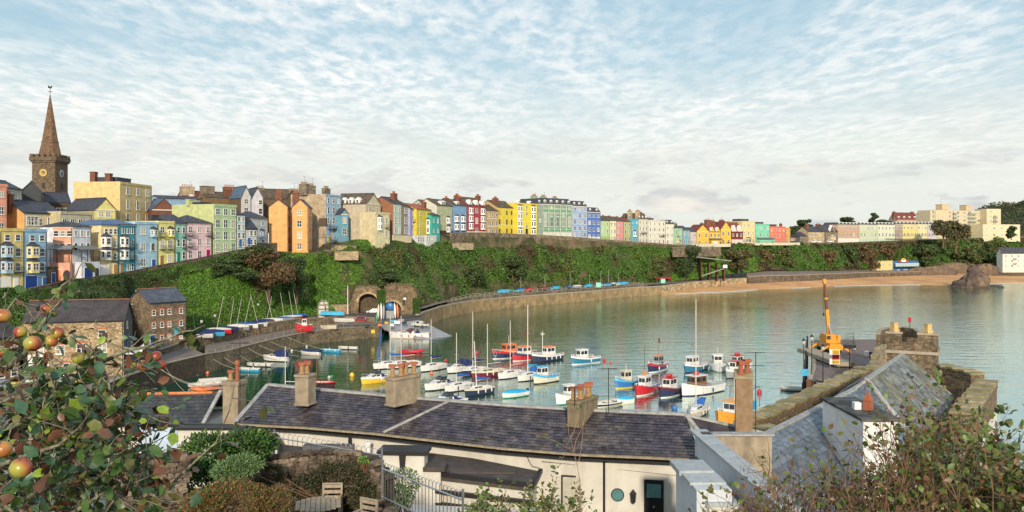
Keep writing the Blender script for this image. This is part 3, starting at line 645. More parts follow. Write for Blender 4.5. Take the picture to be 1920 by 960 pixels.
            t=MB(); t.box(0,W,-.09,-.004,f[1]*Hh,f[1]*Hh+.2); t.build('string_course',wallmat(f[2]) if f[2] else tm,r)
        elif f[0]=='pil':
            for i in range(f[1]+1):
                t=MB(); x=.25+(W-.5)*i/f[1]; t.box(x-.18,x+.18,-.12,-.004,0,Hh-.35); t.build('pilaster',wallmat(f[2]),r)
        elif f[0]=='base':
            t=MB(); t.box(-.01,W+.01,-.06,-.002,0,f[1]*Hh); t.build('ground_floor_render',wallmat(f[2]),r)
        elif f[0]=='ver':
            xa,xb,z1,z2,d=f[1]*W,f[2]*W,f[3]*Hh,f[4]*Hh,f[5]
            t=MB(); t.box(xa,xb,-d,-.01,-.0,z1); o=t.build('lower_storey',m,r); 
            t=MB(); t.slab((xa-.4,-d-.5,z2),(xb+.4,-d-.5,z2),(xb+.4,0,z2+.8),(xa-.4,0,z2+.8),.12); t.build('veranda_roof',mat('zinc_roof',(.16,.18,.18),.5,.2),r)
            t=MB()
            for i in range(4): x=xa+.1+(xb-xa-.2)*i/3; t.box(x-.05,x+.05,-d+.05,-d+.15,z1,z2)
            for zz in(.5,1.0): t.box(xa,xb,-d+.05,-d+.1,z1+zz-.05,z1+zz)
            for i in range(14): x=xa+(xb-xa)*i/13; t.box(x-.02,x+.02,-d+.06,-d+.09,z1,z1+1)
            t.build('veranda_railing',RAILM,r)
            door(r,xa+(xb-xa)*.36,0,(xb-xa)*.42,min(2.3,z1-.4),mat('door_'+f[6],lin(f[6]),.5,.08),'garage_door',y=-d)
            arch=MB(); aw=.6; ax=xa+(xb-xa)*.84; ap=[(-aw,0)]+[(-aw*math.cos(t_),1.6+aw*math.sin(t_)) for t_ in np.linspace(0,PI,9)]+[(aw,0)]
            arch.add([(ax+q[0],-d-.01,q[1]) for q in ap]+[(ax+q[0],-d+.02,q[1]) for q in ap],[tuple(range(len(ap)))]); arch.build('archway',mat('dark_opening',(.05,.045,.05),.9),r)
    for c in chim:
        x,y,w,d_,h,n,mm=c; base=0 if kind!='flat' else 0
        chimney(r,x*W,y*D,Hh-.1,h*(.8 if n else 1)+.1,w,d_,n,mm,MATS['terracotta_pot'] if mm is not STONEW else mat('buff_pot',(.33,.24,.14),.8,.2,3),.8)
    return r
G='tall painted houses in a row above the harbour'
def lower_row():
    H('pale yellow house at the left end of the row, cut by the picture edge',(-52,155),0,432,548,8,'E9D384',('flat',0,SLATE),(4,2,1.2,1.6),group=G)
    H('yellow four storey house beside the sky blue one, with pale blue bay windows',0,45,430,542,8,'E7CE7C',('flat',0,SLATE),(4,2,1.2,1.6,((1,0),(2,0),(3,0),(3,1)),(.3,.74)),
      [('bay',.26,.53,.73,2.6,1,'A5C8DE'),('bay',.26,.26,.47,2.6,1,'A5C8DE'),('garage',.2,2.6,2.2,'E8E4DA'),('door',.66,1.0,2.2,'E8E4DA'),('bal',.74,.27,1.7)],group=G)
    H('sky blue house with yellow bay windows and a navy garage door',45,88,431,541,8,'93C0DC',('flat',0,SLATE),(4,2,1.2,1.6,((1,0),(2,0),(3,0),(3,1)),(.36,.78)),
      [('bay',.36,.52,.72,2.7,1,'EAD98E'),('bay',.36,.26,.46,2.7,1,'EAD98E'),('garage',.3,2.6,2.4,'1C3F82'),('door',.66,.9,2.2,'5B7FAE'),('door',.88,.8,2.0,'2F5C9C'),('bal',.78,.27,1.4)],group=G)
    H('low dark stone outhouse with a blue door between the blue and coral houses',(88,172),(108,175),503,533,3,STONEK,('flat',0,SLATE),None,[('door',.6,1,2.2,'1F4B8C')],name='outhouse',cat='outhouse',band=False)
    H('coral house with a zinc veranda over a coral garage',(99,177),136,424,526,8,'E7A482',('hip',1.1,SLATE),(4,3,1.0,1.5,((2,0),(2,1),(2,2),(3,0),(3,1),(3,2))),[('ver',-.02,1.0,.33,.58,2.2,'E08A62')],side='EDB493',group=G)
    H('white house with a veranda above its navy garage door',136,171,424,523,8,'DDE0E8',('hip',1,SLATE),(4,3,1.0,1.5,((2,0),(2,1),(2,2),(3,0),(3,1),(3,2))),[('ver',0,1.0,.32,.56,2.2,'1B3C7E')],group=G)
    H('pale yellow house with white bays and black balconies, beside the turquoise house',(189,186),222,421,516,9,'EBD79C',('hip',1.2,mat('blue_lead_roof',(.07,.12,.22),.4,.1)),(4,3,.9,1.5,((1,0),(1,1),(2,0),(2,1),(3,0),(3,1),(3,2)),(.3,.55,.82)),
      [('bay',.28,.56,.76,2.4,1,WHITE),('bay',.28,.30,.50,2.4,1,WHITE),('bal',.78,.52,1.8),('bal',.78,.28,1.8),('garage',.22,2.2,2.2,'E8E6E0'),('door',.84,1,2.3,'A57B3B')],side='F0DDA6',group=G)
    H('bright turquoise house with white bays and railed balconies',222,253,420,512,8,'4FB3BE',('hip',1.2,MATS['blue_lead_roof']),(4,3,.9,1.5,((1,0),(1,1),(2,0),(2,1),(3,0)),(.28,.58,.84)),
      [('bay',.3,.53,.74,2.5,1,WHITE),('bay',.3,.27,.48,2.5,1,WHITE),('bal',.8,.50,1.8),('bal',.8,.26,1.8),('door',.18,1,2.3,'B58A4A')],group=G)
    H('pale blue house with green weather stains on its parapet',253,296,417,506,8,'A9CFDF',('flat',0,SLATE),(3,2,1.5,1.9,((0,1),(2,1)),(.35,.78)),
      [('bay',.78,.70,.86,1.9,1,None),('win',.78,.40,1.3,1.8),('door',.8,1,2.3,'27549A')],group=G)
    H('lemon yellow house with three small iron balconies',296,328,416,497,8,'EDE27F',('flat',0,SLATE),(3,2,1.4,1.9,((0,1),(2,0)),(.25,.70)),
      [('bay',.72,.66,.84,1.8,1,None),('bal',.25,.66,1.6),('bal',.25,.36,1.6),('bal',.72,.36,1.6),('door',.22,1,2.3,'9A7330')],chim=((.5,.5,2.2,.8,1.8,0,SLATE),),group=G)
    H('mint green narrow house between the lemon and pink houses',328,349,418,490,8,'9ADBC1',('hip',2.2,SLATE),(3,2,1.1,1.8,((2,0),),(.3,.78)),[('bal',.8,.64,1.2),('bal',.8,.34,1.2),('door',.3,1,2.3,'147C6C')],group=G)
    H('pale pink house with a magenta door and iron balconies',349,397,417,488,8,'EFC6CB',('hip',2.0,SLATE),(3,3,1.3,1.9,((2,2),),(.15,.5,.85)),[('bal',.15,.66,1.8),('bal',.85,.66,1.8),('bal',.15,.36,1.8),('door',.85,1.2,2.6,'A51355'),('dorm',1,1.2,1.0,3)],group=G)
    H('tall pale green house with a sunlit yellowish side wall and parapet',401,444,384,474,15,'B4CE9B',('flat',0,SLATE),(4,3,1.5,2.2),[('band',.95,None),('band',.06,None)],side='CBD28E',chim=((.1,.6,2.4,1.2,1.6,0,wallmat('C8D08C')),(.35,.5,4,4,.9,0,SLATE)),group=G)  # side paint lighter and yellower than the front, sunlight put into its colour
    H('narrow duck egg blue house tucked right of the tall green one',444,460,402,464,8,'BCD6D6',('gable',1.2,SLATE),(4,2,1.0,1.5),[('door',.4,1,2.2,'2C5F93')],group=G)
    H('small white cottage with a black slate lean and blue door',460,482,428,461,6,'C9C9C6',('gable',3,SLATE),(2,3,1.0,1.4,((0,0),)),[('door',.3,1,2.2,'1D56A0')],name='cottage')
    H('pale grey house with a blue slate hipped roof behind the white cottage',(470,245),(502,254),408,462,7,'C3CBCE',('hip',2,SLATE),(3,2,1.1,1.5,((0,0),(2,0)),(.3,.7)),[('bay',.62,.3,.55,1.8,1,'6C93B9')],side='9B948A')
lower_row()
def upper_left():
    H('coral house cut off by the left picture edge above the yellow houses',(-60,176),(14,184),343,470,9,'EDA183',('flat',0,SLATE),(4,3,1.3,1.7),side='EDA183')
    H('grey white house with a slate roof squeezed behind the coral one',(14,196),(42,202),352,420,8,'B9B7AB',('gable',2,SLATE),(3,2,1.2,1.6))
    H('black slate hung gable with white bargeboards below the church tower',(38,208),(79,210),358,410,12,mat('black_slate_hung_wall',(.045,.05,.055),.6,.1,.5,.3,4),('front',2.5,SLATE),None,[],side=mat('black_slate_hung_wall'),band=False)
    r=H('orange gabled house with cream front and big white sash windows',(45,187),(116,197),398,430,9,'DCCDA4',('gable',2.8,SLATE),(1,3,1.4,1.6,(),(.18,.4,.72)),[('win',.22,.25,3.2,2.0,3),('win',.75,.22,3.0,2.0,3)],side='F1B35E',chim=((-.02,.5,1.2,2.6,5.0,4,BRICK),))
    H('brown building with a long slate roof and white dormer windows below the church tower',(80,222),(132,226),379,415,9,'5B4A3A',('gable',2.9,SLATE),None,[('win',.45,.25,2.4,2.2,3),('win',.75,.25,3.4,2.4,4),('win',.95,.3,1.8,2.0,2)])
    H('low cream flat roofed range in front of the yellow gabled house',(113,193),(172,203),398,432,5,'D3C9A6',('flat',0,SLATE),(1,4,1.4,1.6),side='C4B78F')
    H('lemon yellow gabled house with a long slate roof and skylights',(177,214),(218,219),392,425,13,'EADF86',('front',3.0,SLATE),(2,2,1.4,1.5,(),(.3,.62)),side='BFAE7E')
    H('large cream block with three rows of three windows and brick chimneys',(225,225),(284,241),342,420,13,'E4C887',('flat',0,SLATE),(3,3,1.7,2.5,(),(.24,.56,.86)),[('band',.96,None)],side='EBCB85',chim=((-.35+.6,.75,1.4,1.4,3.2,0,BRICK),(.15,.35,1.4,1.4,2.6,0,BRICK),(.5,.5,7,6,1.8,0,SLATE)),name='town_house')
    H('red brick gable end with a blue slate roof',(284,236),(330,240),392,430,10,BRICK,('front',3.2,MATS['blue_slate_roof']),None,side=BRICK)
    H('pale blue rear range with small windows and a thin slate roof',(300,252),(376,262),371,400,7,'8FB6D6',('gable',.9,SLATE),(1,3,1.4,1.5),[('win',.15,.4,1.4,1.4)])
    H('dark lean-to roof beside the brick gable',(329,238),(352,240),400,420,6,'3B3833',('gable',1.5,SLATE),None,name='outbuilding',cat='outbuilding',band=False)
    H('small red roofed house with a tall yellowish chimney stack on the skyline',(347,285),(405,292),374,410,8,'6E5C48',('gable',3.2,SLATER),None,[('dorm',2,1.4,1.3,1)],chim=((.18,.4,4.2,2.6,5.6,6,RENDER),))
    H('brown roofed block with a weathered flat chimney wall on the skyline',(388,280),(450,288),370,410,9,'8A6B45',('gable',2.2,SLATEB),(1,2,1.2,1.4),chim=((.15,.4,4.6,1.4,4.0,0,STONEW),(.72,.1,3.4,1.6,3.6,3,BRICK),(.95,.75,4.0,1.6,5.2,7,BRICK)))
    H('white gabled house, left of the pair on the skyline',(452,274),(471,276),368,420,11,'C5C3C4',('front',3.5,MATS['blue_slate_roof']),(3,1,1.3,2.0),side='7A5F45',band=False)
    H('white gabled house, right of the pair on the skyline',(471.5,276),(494,278),370,420,11,'CBCBD2',('front',3.4,SLATE),(3,2,1.2,1.9,((0,0),(1,0),(2,1))),side='B0AAA5',band=False)
    H('broad brown roofed building behind the orange houses',(495,292),(562,297),372,420,10,'6F5A43',('gable',3.6,SLATEB),(1,3,1.4,1.5),[('win',.5,.6,1.6,1.4)],chim=((-.05,.5,3.0,1.4,4.8,5,STONEW),(.85,.4,2.6,1.6,4.0,5,STONEW)))
    H('brown roofed building left of the grey chimney gable',(562,290),(600,296),374,420,9,'6F5A43',('gable',3.2,SLATEB),(2,2,1.2,1.5),chim=((.15,.4,2.0,1.4,3.8,3,STONEW),(.75,.3,3.0,2.0,6.4,7,STONEW)))
upper_left()
def middle():
    H('tall orange gabled house with a blank sunlit gable, left of the orange pair',(504,258),(540,258.8),387,471,9,'F2B265',('front',2.2,SLATE),None,side='E0A062',rside=(4,2,1.2,1.7),chim=((.5,.1,1.9,1.2,5.4,3,BRICK),),band=False)  # side walls take a dimmer orange, shade put into the paint
    H('tall orange gabled house with four windows, right of the orange pair',(548,257),(578,257.5),387,471,9.5,'EFAE62',('front',2.2,SLATE),(4,1,1.4,2.0,(),(.45,)),side='E0A066',rside=(4,2,1.2,1.8),chim=((.2,.1,1.9,1.2,5.2,3,BRICK),),band=False)  # duller orange on the sides is painted shading of the front colour
    r=thing('fire_escape',(XZ(596,258,ZY(471,258))),.0,'dark iron stair gantry on the right side of the orange houses','fire escape')
    k=MB(); k.box(-.5,3.5,0,2.5,7.5,7.6); k.box(-.5,3.5,0,2.5,4,4.1)
    for x in(-.4,3.4):
        for y in(.1,2.4): k.box(x-.06,x+.06,y-.06,y+.06,0,9.5)
    k.build('platform',RAILM,r); MB().box(.3,2.6,-.1,1.5,7.6,10.0).build('cabin',mat('cabin_brown',(.09,.06,.045),.8),r)
    rr_=MB(); 
    for z in (4.5,5.0,8.1,8.6): rr_.box(-.5,3.5,-.02,.04,z,z+.05)
    rr_.build('railing',RAILM,r)
    H('tall blue fronted house with a dark weathered side wall and big chimneys',(611,272),(640,281),365,459,13,'9CBBD1',('flat',0,SLATE),(5,3,1.2,2.2,((3,0),(4,0),(4,1),(4,2))),[('bal',.5,.32,7.5),('door',.2,1.4,2.8,'E8C23A'),('win',.55,.02,1.8,2.6)],side=mat('weathered_render'),chim=((.35,.15,3.2,1.3,2.8,8,STONEW),(-.0,.62,1.6,2.8,4.4,7,STONEW)))
    H('small turquoise gabled house beside the tall blue one',(638,276),(654,279),401,444,7,'6FA9BE',('front',1.8,SLATE),(2,1,1.6,2.0),side='6FA9BE')
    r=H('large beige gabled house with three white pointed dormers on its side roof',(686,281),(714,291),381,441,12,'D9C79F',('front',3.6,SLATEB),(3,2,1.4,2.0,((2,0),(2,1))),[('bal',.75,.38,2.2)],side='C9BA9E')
    for i in range(3):
        dz=ZY(381,281)-ZY(441,281); k=MB(); y=3.2+i*2.6; k.add([(.1,y-.8,dz-.2),(.1,y+.8,dz-.2),(.1,y+.8,dz+1.3),(.1,y,dz+2.1),(.1,y-.8,dz+1.3)]+[(2.2,y-.8,dz-.2),(2.2,y+.8,dz-.2),(2.2,y+.8,dz+1.3),(2.2,y,dz+2.1),(2.2,y-.8,dz+1.3)],[(0,4,3,2,1),(1,2,7,6),(2,3,8,7),(3,4,9,8),(4,0,5,9)])
        o=k.build('dormer',WHITE,r); add_window_sub(o,.08,y,dz+.1,.9,1.1,WHITE,-PI/2)
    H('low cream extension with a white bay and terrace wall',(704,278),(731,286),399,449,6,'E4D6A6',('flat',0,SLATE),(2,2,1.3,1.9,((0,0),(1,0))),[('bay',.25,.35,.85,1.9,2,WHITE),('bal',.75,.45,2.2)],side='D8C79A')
    H('pale sage fronted house with a red brown side and a slate roof',(737,292),(753,298),381,440,9,'BECDB9',('gable',2.4,SLATE),(3,2,1.3,2.2),[],side='A06A48',chim=((.9,.3,2.4,1.6,4.6,5,BRICK),))
    H('beige house with wide windows right of the sage one',(753,298),(768,306),384,440,9,'A69377',('gable',2.2,SLATEB),(3,1,2.4,2.4),[],side='A69377')
    H('narrow lilac house wall with a small balcony',(769,304),(780,312),390,441,8,'A9A7CF',('gable',2,SLATE),(3,1,1.2,1.8),[('bal',.5,.5,1.4)],side='A9A7CF')
    H('bright yellow house with white bays under an orange tiled roof',(781,308),(808,322),391,441,9,'E9CF1E',('gable',2,mat('orange_tile_roof',(.42,.13,.08),.8,.2,kind='slate')),(3,2,1.2,1.8,((1,1),(2,1)),(.25,.75)),[('bay',.78,.05,.62,3.0,2,WHITE),('band',.3,'E8E3C8')],chim=((.8,.2,2.2,1.4,3.6,3,BRICK),),side='E9CF1E')
    H('turquoise green gabled house with a dark roof',(809,318),(825,326),403,441,8,'35B7A4',('gable',1.6,SLATE),(2,2,1.1,1.6),[],side='35B7A4')
    H('white gable end of a taller house behind the turquoise one',(801,336),(822,342),386,441,9,'C9C4B8',('gable',2.6,SLATEB),(2,2,1.1,1.5),[],chim=((.85,.4,2.4,1.2,3.4,3,BRICK),))
    H('sage olive house with white oriel windows',(819,332),(848,344),384,441,9,'B9BD92',('gable',2.6,SLATEB),(1,2,1.3,1.8),[('bay',.72,.40,.60,2.6,1,WHITE),('bay',.72,.10,.30,2.6,1,WHITE),('dorm',1,3.4,1.4,.6),('base',.16,'4A3E34')],side='D6D0C0',group=G)
    H('mid blue house with pairs of white bay windows and a dark shopfront',(848,344),(875,354),384,441,9,'7BA5CB',('gable',2.6,SLATEB),(1,2,1.3,1.8),[('bay',.28,.44,.64,2.7,1,WHITE),('bay',.72,.44,.64,2.7,1,WHITE),('bay',.28,.17,.38,2.7,1,WHITE),('bay',.72,.17,.38,2.7,1,WHITE),('dorm',1,2.2,1.2,.8),('base',.13,'3E6C90')],chim=((1.0,.4,3.0,1.3,4.4,5,BRICK),(.1,.4,2.2,1.3,3.6,4,BRICK)),group=G)
    H('crimson house with three white gablets and bay windows',(875,354),(912,368),383,441,10,'B8343F',('gable',3.4,SLATEB),(3,3,1.9,2.5,((0,0),(0,2),(1,0),(1,2),(2,0),(2,2))),
      [('bay',.2,.68,.90,2.8,1,WHITE),('bay',.8,.68,.90,2.8,1,WHITE),('bay',.2,.44,.64,2.8,1,WHITE),('bay',.8,.44,.64,2.8,1,WHITE),('bay',.2,.19,.40,2.8,1,WHITE),('bay',.8,.19,.40,2.8,1,WHITE),('gab',3,2.0,1.9,'D8CEC4'),('base',.14,'E2D3A6')],chim=((.97,.4,2.6,1.3,5.4,5,BRICK),(.02,.5,2.6,1.6,4.8,6,BRICK)),group=G)
    H('narrow tan stone house with arched ground floor windows',(913,366),(934,372),394,441,9,'B99B6C',('gable',2.6,SLATEB),(3,3,1.1,1.8),[('band',.34,None),('band',.66,None)],chim=((.2,.5,2.4,1.4,4.6,5,STONEW),),group=G)
    H('bright yellow hotel wing with plain dark windows',(934,372),(966,384),388,441,11,'EBD01C',('gable',3.2,SLATEB),(3,4,1.2,2.2,((0,1),(1,1),(2,1)),(.08,.3,.5,.78)),[('band',.36,None)],frame=mat('brown_frame',(.22,.13,.06),.6),chim=((.2,.3,2.8,1.6,5.0,5,BRICK),(.8,.4,3.0,1.2,2.8,0,STONEW)),name='hotel',cat='hotel',side='C9A86A')
    H('bright yellow hotel front with white bays and projecting cornice',(966,382),(1008,395),381,442,11,'EFD512',('flat',0,SLATE),(5,3,1.4,1.7,((0,0),(0,2),(1,0),(1,2),(2,0),(2,1),(2,2),(3,0),(3,2),(4,0),(4,1),(4,2))),
      [('bay',.2,.72,.93,2.9,1,WHITE),('bay',.8,.72,.93,2.9,1,WHITE),('bay',.2,.50,.70,2.9,1,WHITE),('bay',.8,.50,.70,2.9,1,WHITE),('bay',.2,.26,.48,2.9,1,WHITE),('bay',.8,.26,.48,2.9,1,WHITE),('bay',.2,.03,.22,2.9,1,WHITE),('bay',.8,.03,.22,2.9,1,WHITE),('door',.5,1.8,3.4,'2A2620'),('dorm',2,1,1,1)],name='hotel',cat='hotel',group=None)
    g=lambda n:[('pil',n,'C9D8BE'),('band',.22,'C9D8BE'),('band',.72,'C9D8BE'),('band',.86,'C9D8BE')]
    H('green hotel end bay beside the yellow hotel',(1008,396),(1017,399),382,443,12,'8DA894',('mansard',2.6,SLATE),(5,1,1.6,1.9),[('dorm',1,1.2,1.3,.3)],name='hotel',cat='hotel')
    H('long sage green hotel with cream pilasters and a dark mansard of dormers',(1017,399),(1073,413),382,443,13,'6FA07C',('mansard',2.9,SLATE),(5,5,1.6,2.0,((2,0),(2,1),(2,2),(2,3),(2,4),(3,0),(3,1),(3,2),(3,3),(3,4))),g(5)+[('win',(i+.5)/5,.30,1.9,4.6) for i in range(5)]+[('dorm',5,1.5,1.5,.3),('base',.13,'D8D8C8')],chim=((.05,.5,3,1.8,5.0,6,wallmat('9FB58E')),(.35,.5,3,1.8,4.9,6,wallmat('9FB58E')),(.8,.6,3,1.8,4.6,6,wallmat('9FB58E'))),name='hotel',cat='hotel')
    H('pale blue house with white windows joined to the green hotel',(1073,413),(1101,420),386,445,12,'94ACD2',('mansard',2.6,SLATE),(5,3,1.6,2.0),[('dorm',3,1.2,1.4,.3),('band',.42,'D5DAE8'),('band',.62,'D5DAE8'),('pil',3,'A6BBDc')],group=G)
    H('royal blue house with pale windows and mansard roof',(1101,420),(1126,427),397,449,12,'4570BE',('mansard',2.3,SLATE),(4,3,1.6,2.0),[('dorm',2,1.3,1.3,.3),('band',.36,'6C8ED2'),('base',.1,'D8DCE6'),('pil',3,'6487CC')],group=G)
    C1=(.02,.5,1.2,1.8,2.6,4,BRICK)
    H('pale lime green house beside the royal blue one',(1126,427),(1143,434),413,452,9,'BFDA9C',('gable',2.3,SLATEB),(3,2,1.1,1.9),[('base',.2,'9FC65E')],group=G)
    H('cream house between the lime and pink houses',(1143,434),(1156,438),413,453,9,'E0D8B2',('gable',2.3,SLATEB),(3,2,1.1,1.9),[],chim=(C1,),group=G)
    H('salmon pink house on the esplanade',(1156,438),(1169,443),414,454,9,'E5908C',('gable',2.3,SLATEB),(3,2,1.0,1.8),[],chim=(C1,),group=G)
    H('olive green house beside the cyan house',(1169,443),(1183,447),415,454,9,'AFB477',('gable',2.2,SLATER),(3,2,1.1,1.9),[],chim=(C1,),group=G)
    H('cyan blue house with a white oriel',(1183,447),(1197,452),411,455,9,'3FB2CC',('flat',0,SLATE),(4,2,1.1,1.7,((2,0),(2,1))),[('bay',.5,.25,.48,2.6,1,WHITE)],group=G)
    H('tall cream house with mansard roof and long balcony',(1197,452),(1215,459),411,457,12,'DDD3BC',('mansard',3.4,SLATEB),(4,3,1.1,1.9),[('dorm',3,1.0,1.4,.3),('bal',.5,.42,5)],chim=((-.3,.3,2.4,1.6,5.6,4,STONEY),(.1,.1,2.6,1.6,5.4,4,STONEY),(.9,.4,2.4,1.6,5.2,4,BRICK)),group=G)
    H('wide cream house with a shallow parapet',(1215,459),(1248,470),413,458,11,'E0D8C6',('flat',0,SLATE),(4,4,1.1,1.9),[('bal',.8,.33,4),('band',.6,None)],chim=((.55,.6,6,3,1.8,6,SLATE),),group=G)
    H('cream house with a dark mansard at the end of the esplanade',(1248,470),(1264,475),420,460,10,'E2DCC8',('mansard',2.4,SLATE),(3,2,1.1,1.9),[('dorm',2,1,1.2,.3)],group=G)
    H('mint green house with a yellow bay',(1264,474),(1280,480),427,460,10,'9FC9A2',('gable',1.6,SLATE),(2,2,1.2,1.9),[('bay',.45,.15,.45,2.2,1,'E8D67A')],group=G)
    H('sky blue small house beside the mint one',(1280,480),(1294,485),431,460,10,'84AFC6',('gable',2.4,SLATE),(2,2,1.1,1.7),[],chim=((-.1,.5,3.4,1.5,4.6,4,STONEW),),group=G)
    H('pinkish grey small house beside the yellow gothic house',(1294,485),(1306,489),434,460,9,'CFC0B4',('gable',2.4,SLATE),(2,2,1.1,1.7),[],group=G)
    YG='E9B92A'
    H('left gabled block of the yellow gothic house under dark red tiles',(1305,490),(1330,494),434,461,9,YG,('front',4.0,SLATER),(2,2,1.3,2.2),[('base',.1,'E8DFC4')],chim=((.8,.5,1.8,1.4,6.2,2,BRICK),),side=YG,name='villa',cat='house')
    H('middle of the yellow gothic house with small white gablets',(1330,496),(1351,500),434,460,9,YG,('gable',4.2,SLATER),(2,3,1.2,2.0),[('gab',2,2.6,2.4,YG),('ver',0,1,.36,.42,1.6,'E8E2D0')],chim=((.3,.5,3.6,1.8,8.6,4,BRICK),),name='villa',cat='house')
    H('right gabled block of the yellow gothic house with a steep red roof',(1351,500),(1371,504),430,460,9,YG,('front',4.6,SLATER),(2,2,1.6,2.2),[],chim=((.1,.9,2.8,1.6,6.6,3,BRICK),(1.0,.9,3,1.6,7.2,3,BRICK)),side='8E3B2E',name='villa',cat='house')
    H('dark red tile hung house with white gables',(1371,508),(1393,514),434,458,9,'7C2E2A',('gable',5.5,SLATER),(2,3,1.4,1.8),[('gab',2,3.6,3.6,'DDD0C6'),('base',.38,'D9C9BF')],chim=((.2,.5,2.4,1.6,6.6,4,BRICK),),side='7C2E2A')
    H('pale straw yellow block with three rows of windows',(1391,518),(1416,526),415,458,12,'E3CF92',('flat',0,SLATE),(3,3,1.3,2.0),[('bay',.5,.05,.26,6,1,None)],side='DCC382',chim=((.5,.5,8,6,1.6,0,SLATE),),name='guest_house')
    H('mint green block with a railed terrace',(1416,526),(1443,534),420,459,11,'79D0AC',('flat',0,SLATE),(3,4,1.2,1.9,((0,0),(1,0),(2,0),(2,1),(2,2))),[('ver',.1,1.2,.25,.29,2,'5FBF9A')],chim=((.5,.5,8,6,1.4,0,SLATE),),name='guest_house')
    H('coral pink block beside the mint one',(1443,534),(1473,544),425,459,11,'E27A5E',('flat',0,SLATE),(3,4,1.2,1.9,((1,3),)),[],chim=((.4,.5,8,6,1.6,0,SLATE),(.97,.3,1.4,1.4,2.6,3,BRICK)),name='guest_house')
    H('narrow amber house end of the coral block',(1473,545),(1482,549),428,458,9,'DDA548',('flat',0,SLATE),(3,2,1.2,1.9),side='DDA548')
    H('low dark modern building with a long flat roof',(1482,562),(1502,566),440,456,10,'4A3A34',('flat',0,SLATE),(1,3,2.4,1.8),name='clubhouse',cat='building')
    H('small stone building with a blue slate pyramid roof',(1500,560),(1517,564),444,457,9,STONEW,('hip',3.6,SLATE),None,name='outbuilding',cat='building')
    H('grey stone villa with slate roof and brick chimney',(1516,562),(1549,570),434,457,10,STONEY,('gable',3.4,SLATE),(2,4,1.3,1.9),[],chim=((.1,.3,2,1.6,5.6,3,BRICK),(.95,.6,3.6,1.6,6.4,4,BRICK)),name='villa')
    H('stone villa wing with a tall white trimmed gable',(1549,568),(1571,574),434,457,10,STONEW,('gable',4.4,SLATE),(1,2,1.5,1.9),[('gab',1,4.6,4.2,'6B5B48'),('bay',.5,.1,.75,3,2,'D9BE85')],name='villa')
    G2='joined houses of the long seaside terrace'
    def terr(lab,x0,x1,hx,n,base=None,top=421):
        H(lab,x0,x1,top,458,11,hx,('mansard',1.5,SLATE),(3,n,1.5,2.3),[('band',.30,None),('band',.88,None)]+([('base',.29,base)] if base else [])+[('win',(i+.5)/n,.04,1.5,2.2) for i in range(0)]+[('dorm',n,1.6,1.2,.2)],group=G2)
    terr('tan fronted terrace block with a white ground floor',1571,1611,'C9A488',6,'EFE3D6')
    terr('pale mint terrace block, left half',1611,1645,'C9D2B0',5,'B9D2BA')
    terr('pale cream terrace block with mint ground floor',1645,1678,'DADDC2',5,'BBD3BC')
    terr('grey brown narrow house in the long terrace',1678,1692,'A8978B',2,None,420)
    terr('yellow house in the long terrace',1692,1720,'E8D684',4,None,420)
    terr('cream yellow house near the end of the long terrace',1720,1739,'EBDDA4',3,None,420)
    terr('lilac white end house of the long terrace beside the spreading trees',1739,1758,'CFC6CB',3,None,420)
    k=thing('long_balcony',XZ(1666,612,ZY(442,612)),math.atan2(38,1),'thin dark balcony line running along the right half of the terrace','balcony')
    k.rotation_euler=(0,0,math.atan2(interp(1757,T)-interp(1666,T),(1757-960)/F*interp(1757,T)-(1666-960)/F*interp(1666,T)))
    MB().box(0,52,-1.6,-.1,0,.15).box(0,52,-1.6,-1.5,1.0,1.1).box(0,52,-1.6,-1.56,.45,.5).build('balcony_deck',RAILM,k)
    H('red roofed mansion with dormers on the hill above the terrace',(1682,800),(1722,805),411,440,12,'C9A88E',('gable',6.5,SLATER),(1,6,1.4,2),[('dorm',4,1.8,2.4,1)],chim=((.05,.5,2.5,2,9,3,BRICK),(.9,.5,2.5,2,9,3,BRICK)),name='mansion')
    H('white gabled house with red roof right of the mansion',(1726,800),(1742,804),408,430,8,'D8CFC8',('gable',4.6,SLATER),(1,2,1.4,2),[('gab',2,3.4,3.2,'E0DCD8')])
    def flats():
        GB=mat('green_balcony_glass',(.22,.33,.28),.3,.15,2)
        r=H('large cream apartment block with green balconies and two rooftop towers',(1753,665),(1850,690),394,446,16,'D9C8A2',('flat',0,mat('felt_roof',(.14,.11,.09),.9)),None,side='E2CFA8',name='apartment_block',cat='apartments',band=False)
        W=(Vector(XZ(1753,665,0))-Vector(XZ(1850,690,0))).length; Z=ZY(394,665)-ZY(446,665)
        for rI in range(7):
            z=Z*(1-(rI+1)/7)+.2
            for xf in (.28,.44,.56,.84):
                add_window(r,xf*W,0,z+.5,2.6 if xf>.3 else 1.6,1.7,WHITE,0,2)
            for xf in(.36,.69):
                k=MB(); w=4.2 if xf<.5 else 9; k.box(xf*W-w/2,xf*W+w/2,-1.5,-.02,z-.15,z); o=k.build('balcony',wallmat('CDBF9E'),r)
                MB().box(xf*W-w/2,xf*W+w/2,-1.55,-1.45,z+.02,z+1.05).build('balcony_glass',GB,o); add_window(r,xf*W-w*.2,0,z+.2,w*.36,2.1,WHITE,0,2)
        for xa,xb in((.20,.33),(.66,.78)):
            k=MB(); k.box(xa*W,xb*W,3,9,Z,Z+4.6); k.box(xa*W-.2,xb*W+.2,2.8,9.2,Z+4.6,Z+5); k.build('rooftop_tower',wallmat('D8BE92'),r)
        MB().tube([(.24*W,6,Z+4.8),(.24*W,6,Z+10)],.12,5).build('aerial',METAL,r)
        r=H('right stair block of the apartments with a column of green balconies',(1850,680),(1877,684),392,446,12,'E0CFA6',('flat',0,MATS['felt_roof']),(6,1,1.4,1.5,(),(.3,)),side='E0CFA6',name='apartment_block',cat='apartments',band=False)
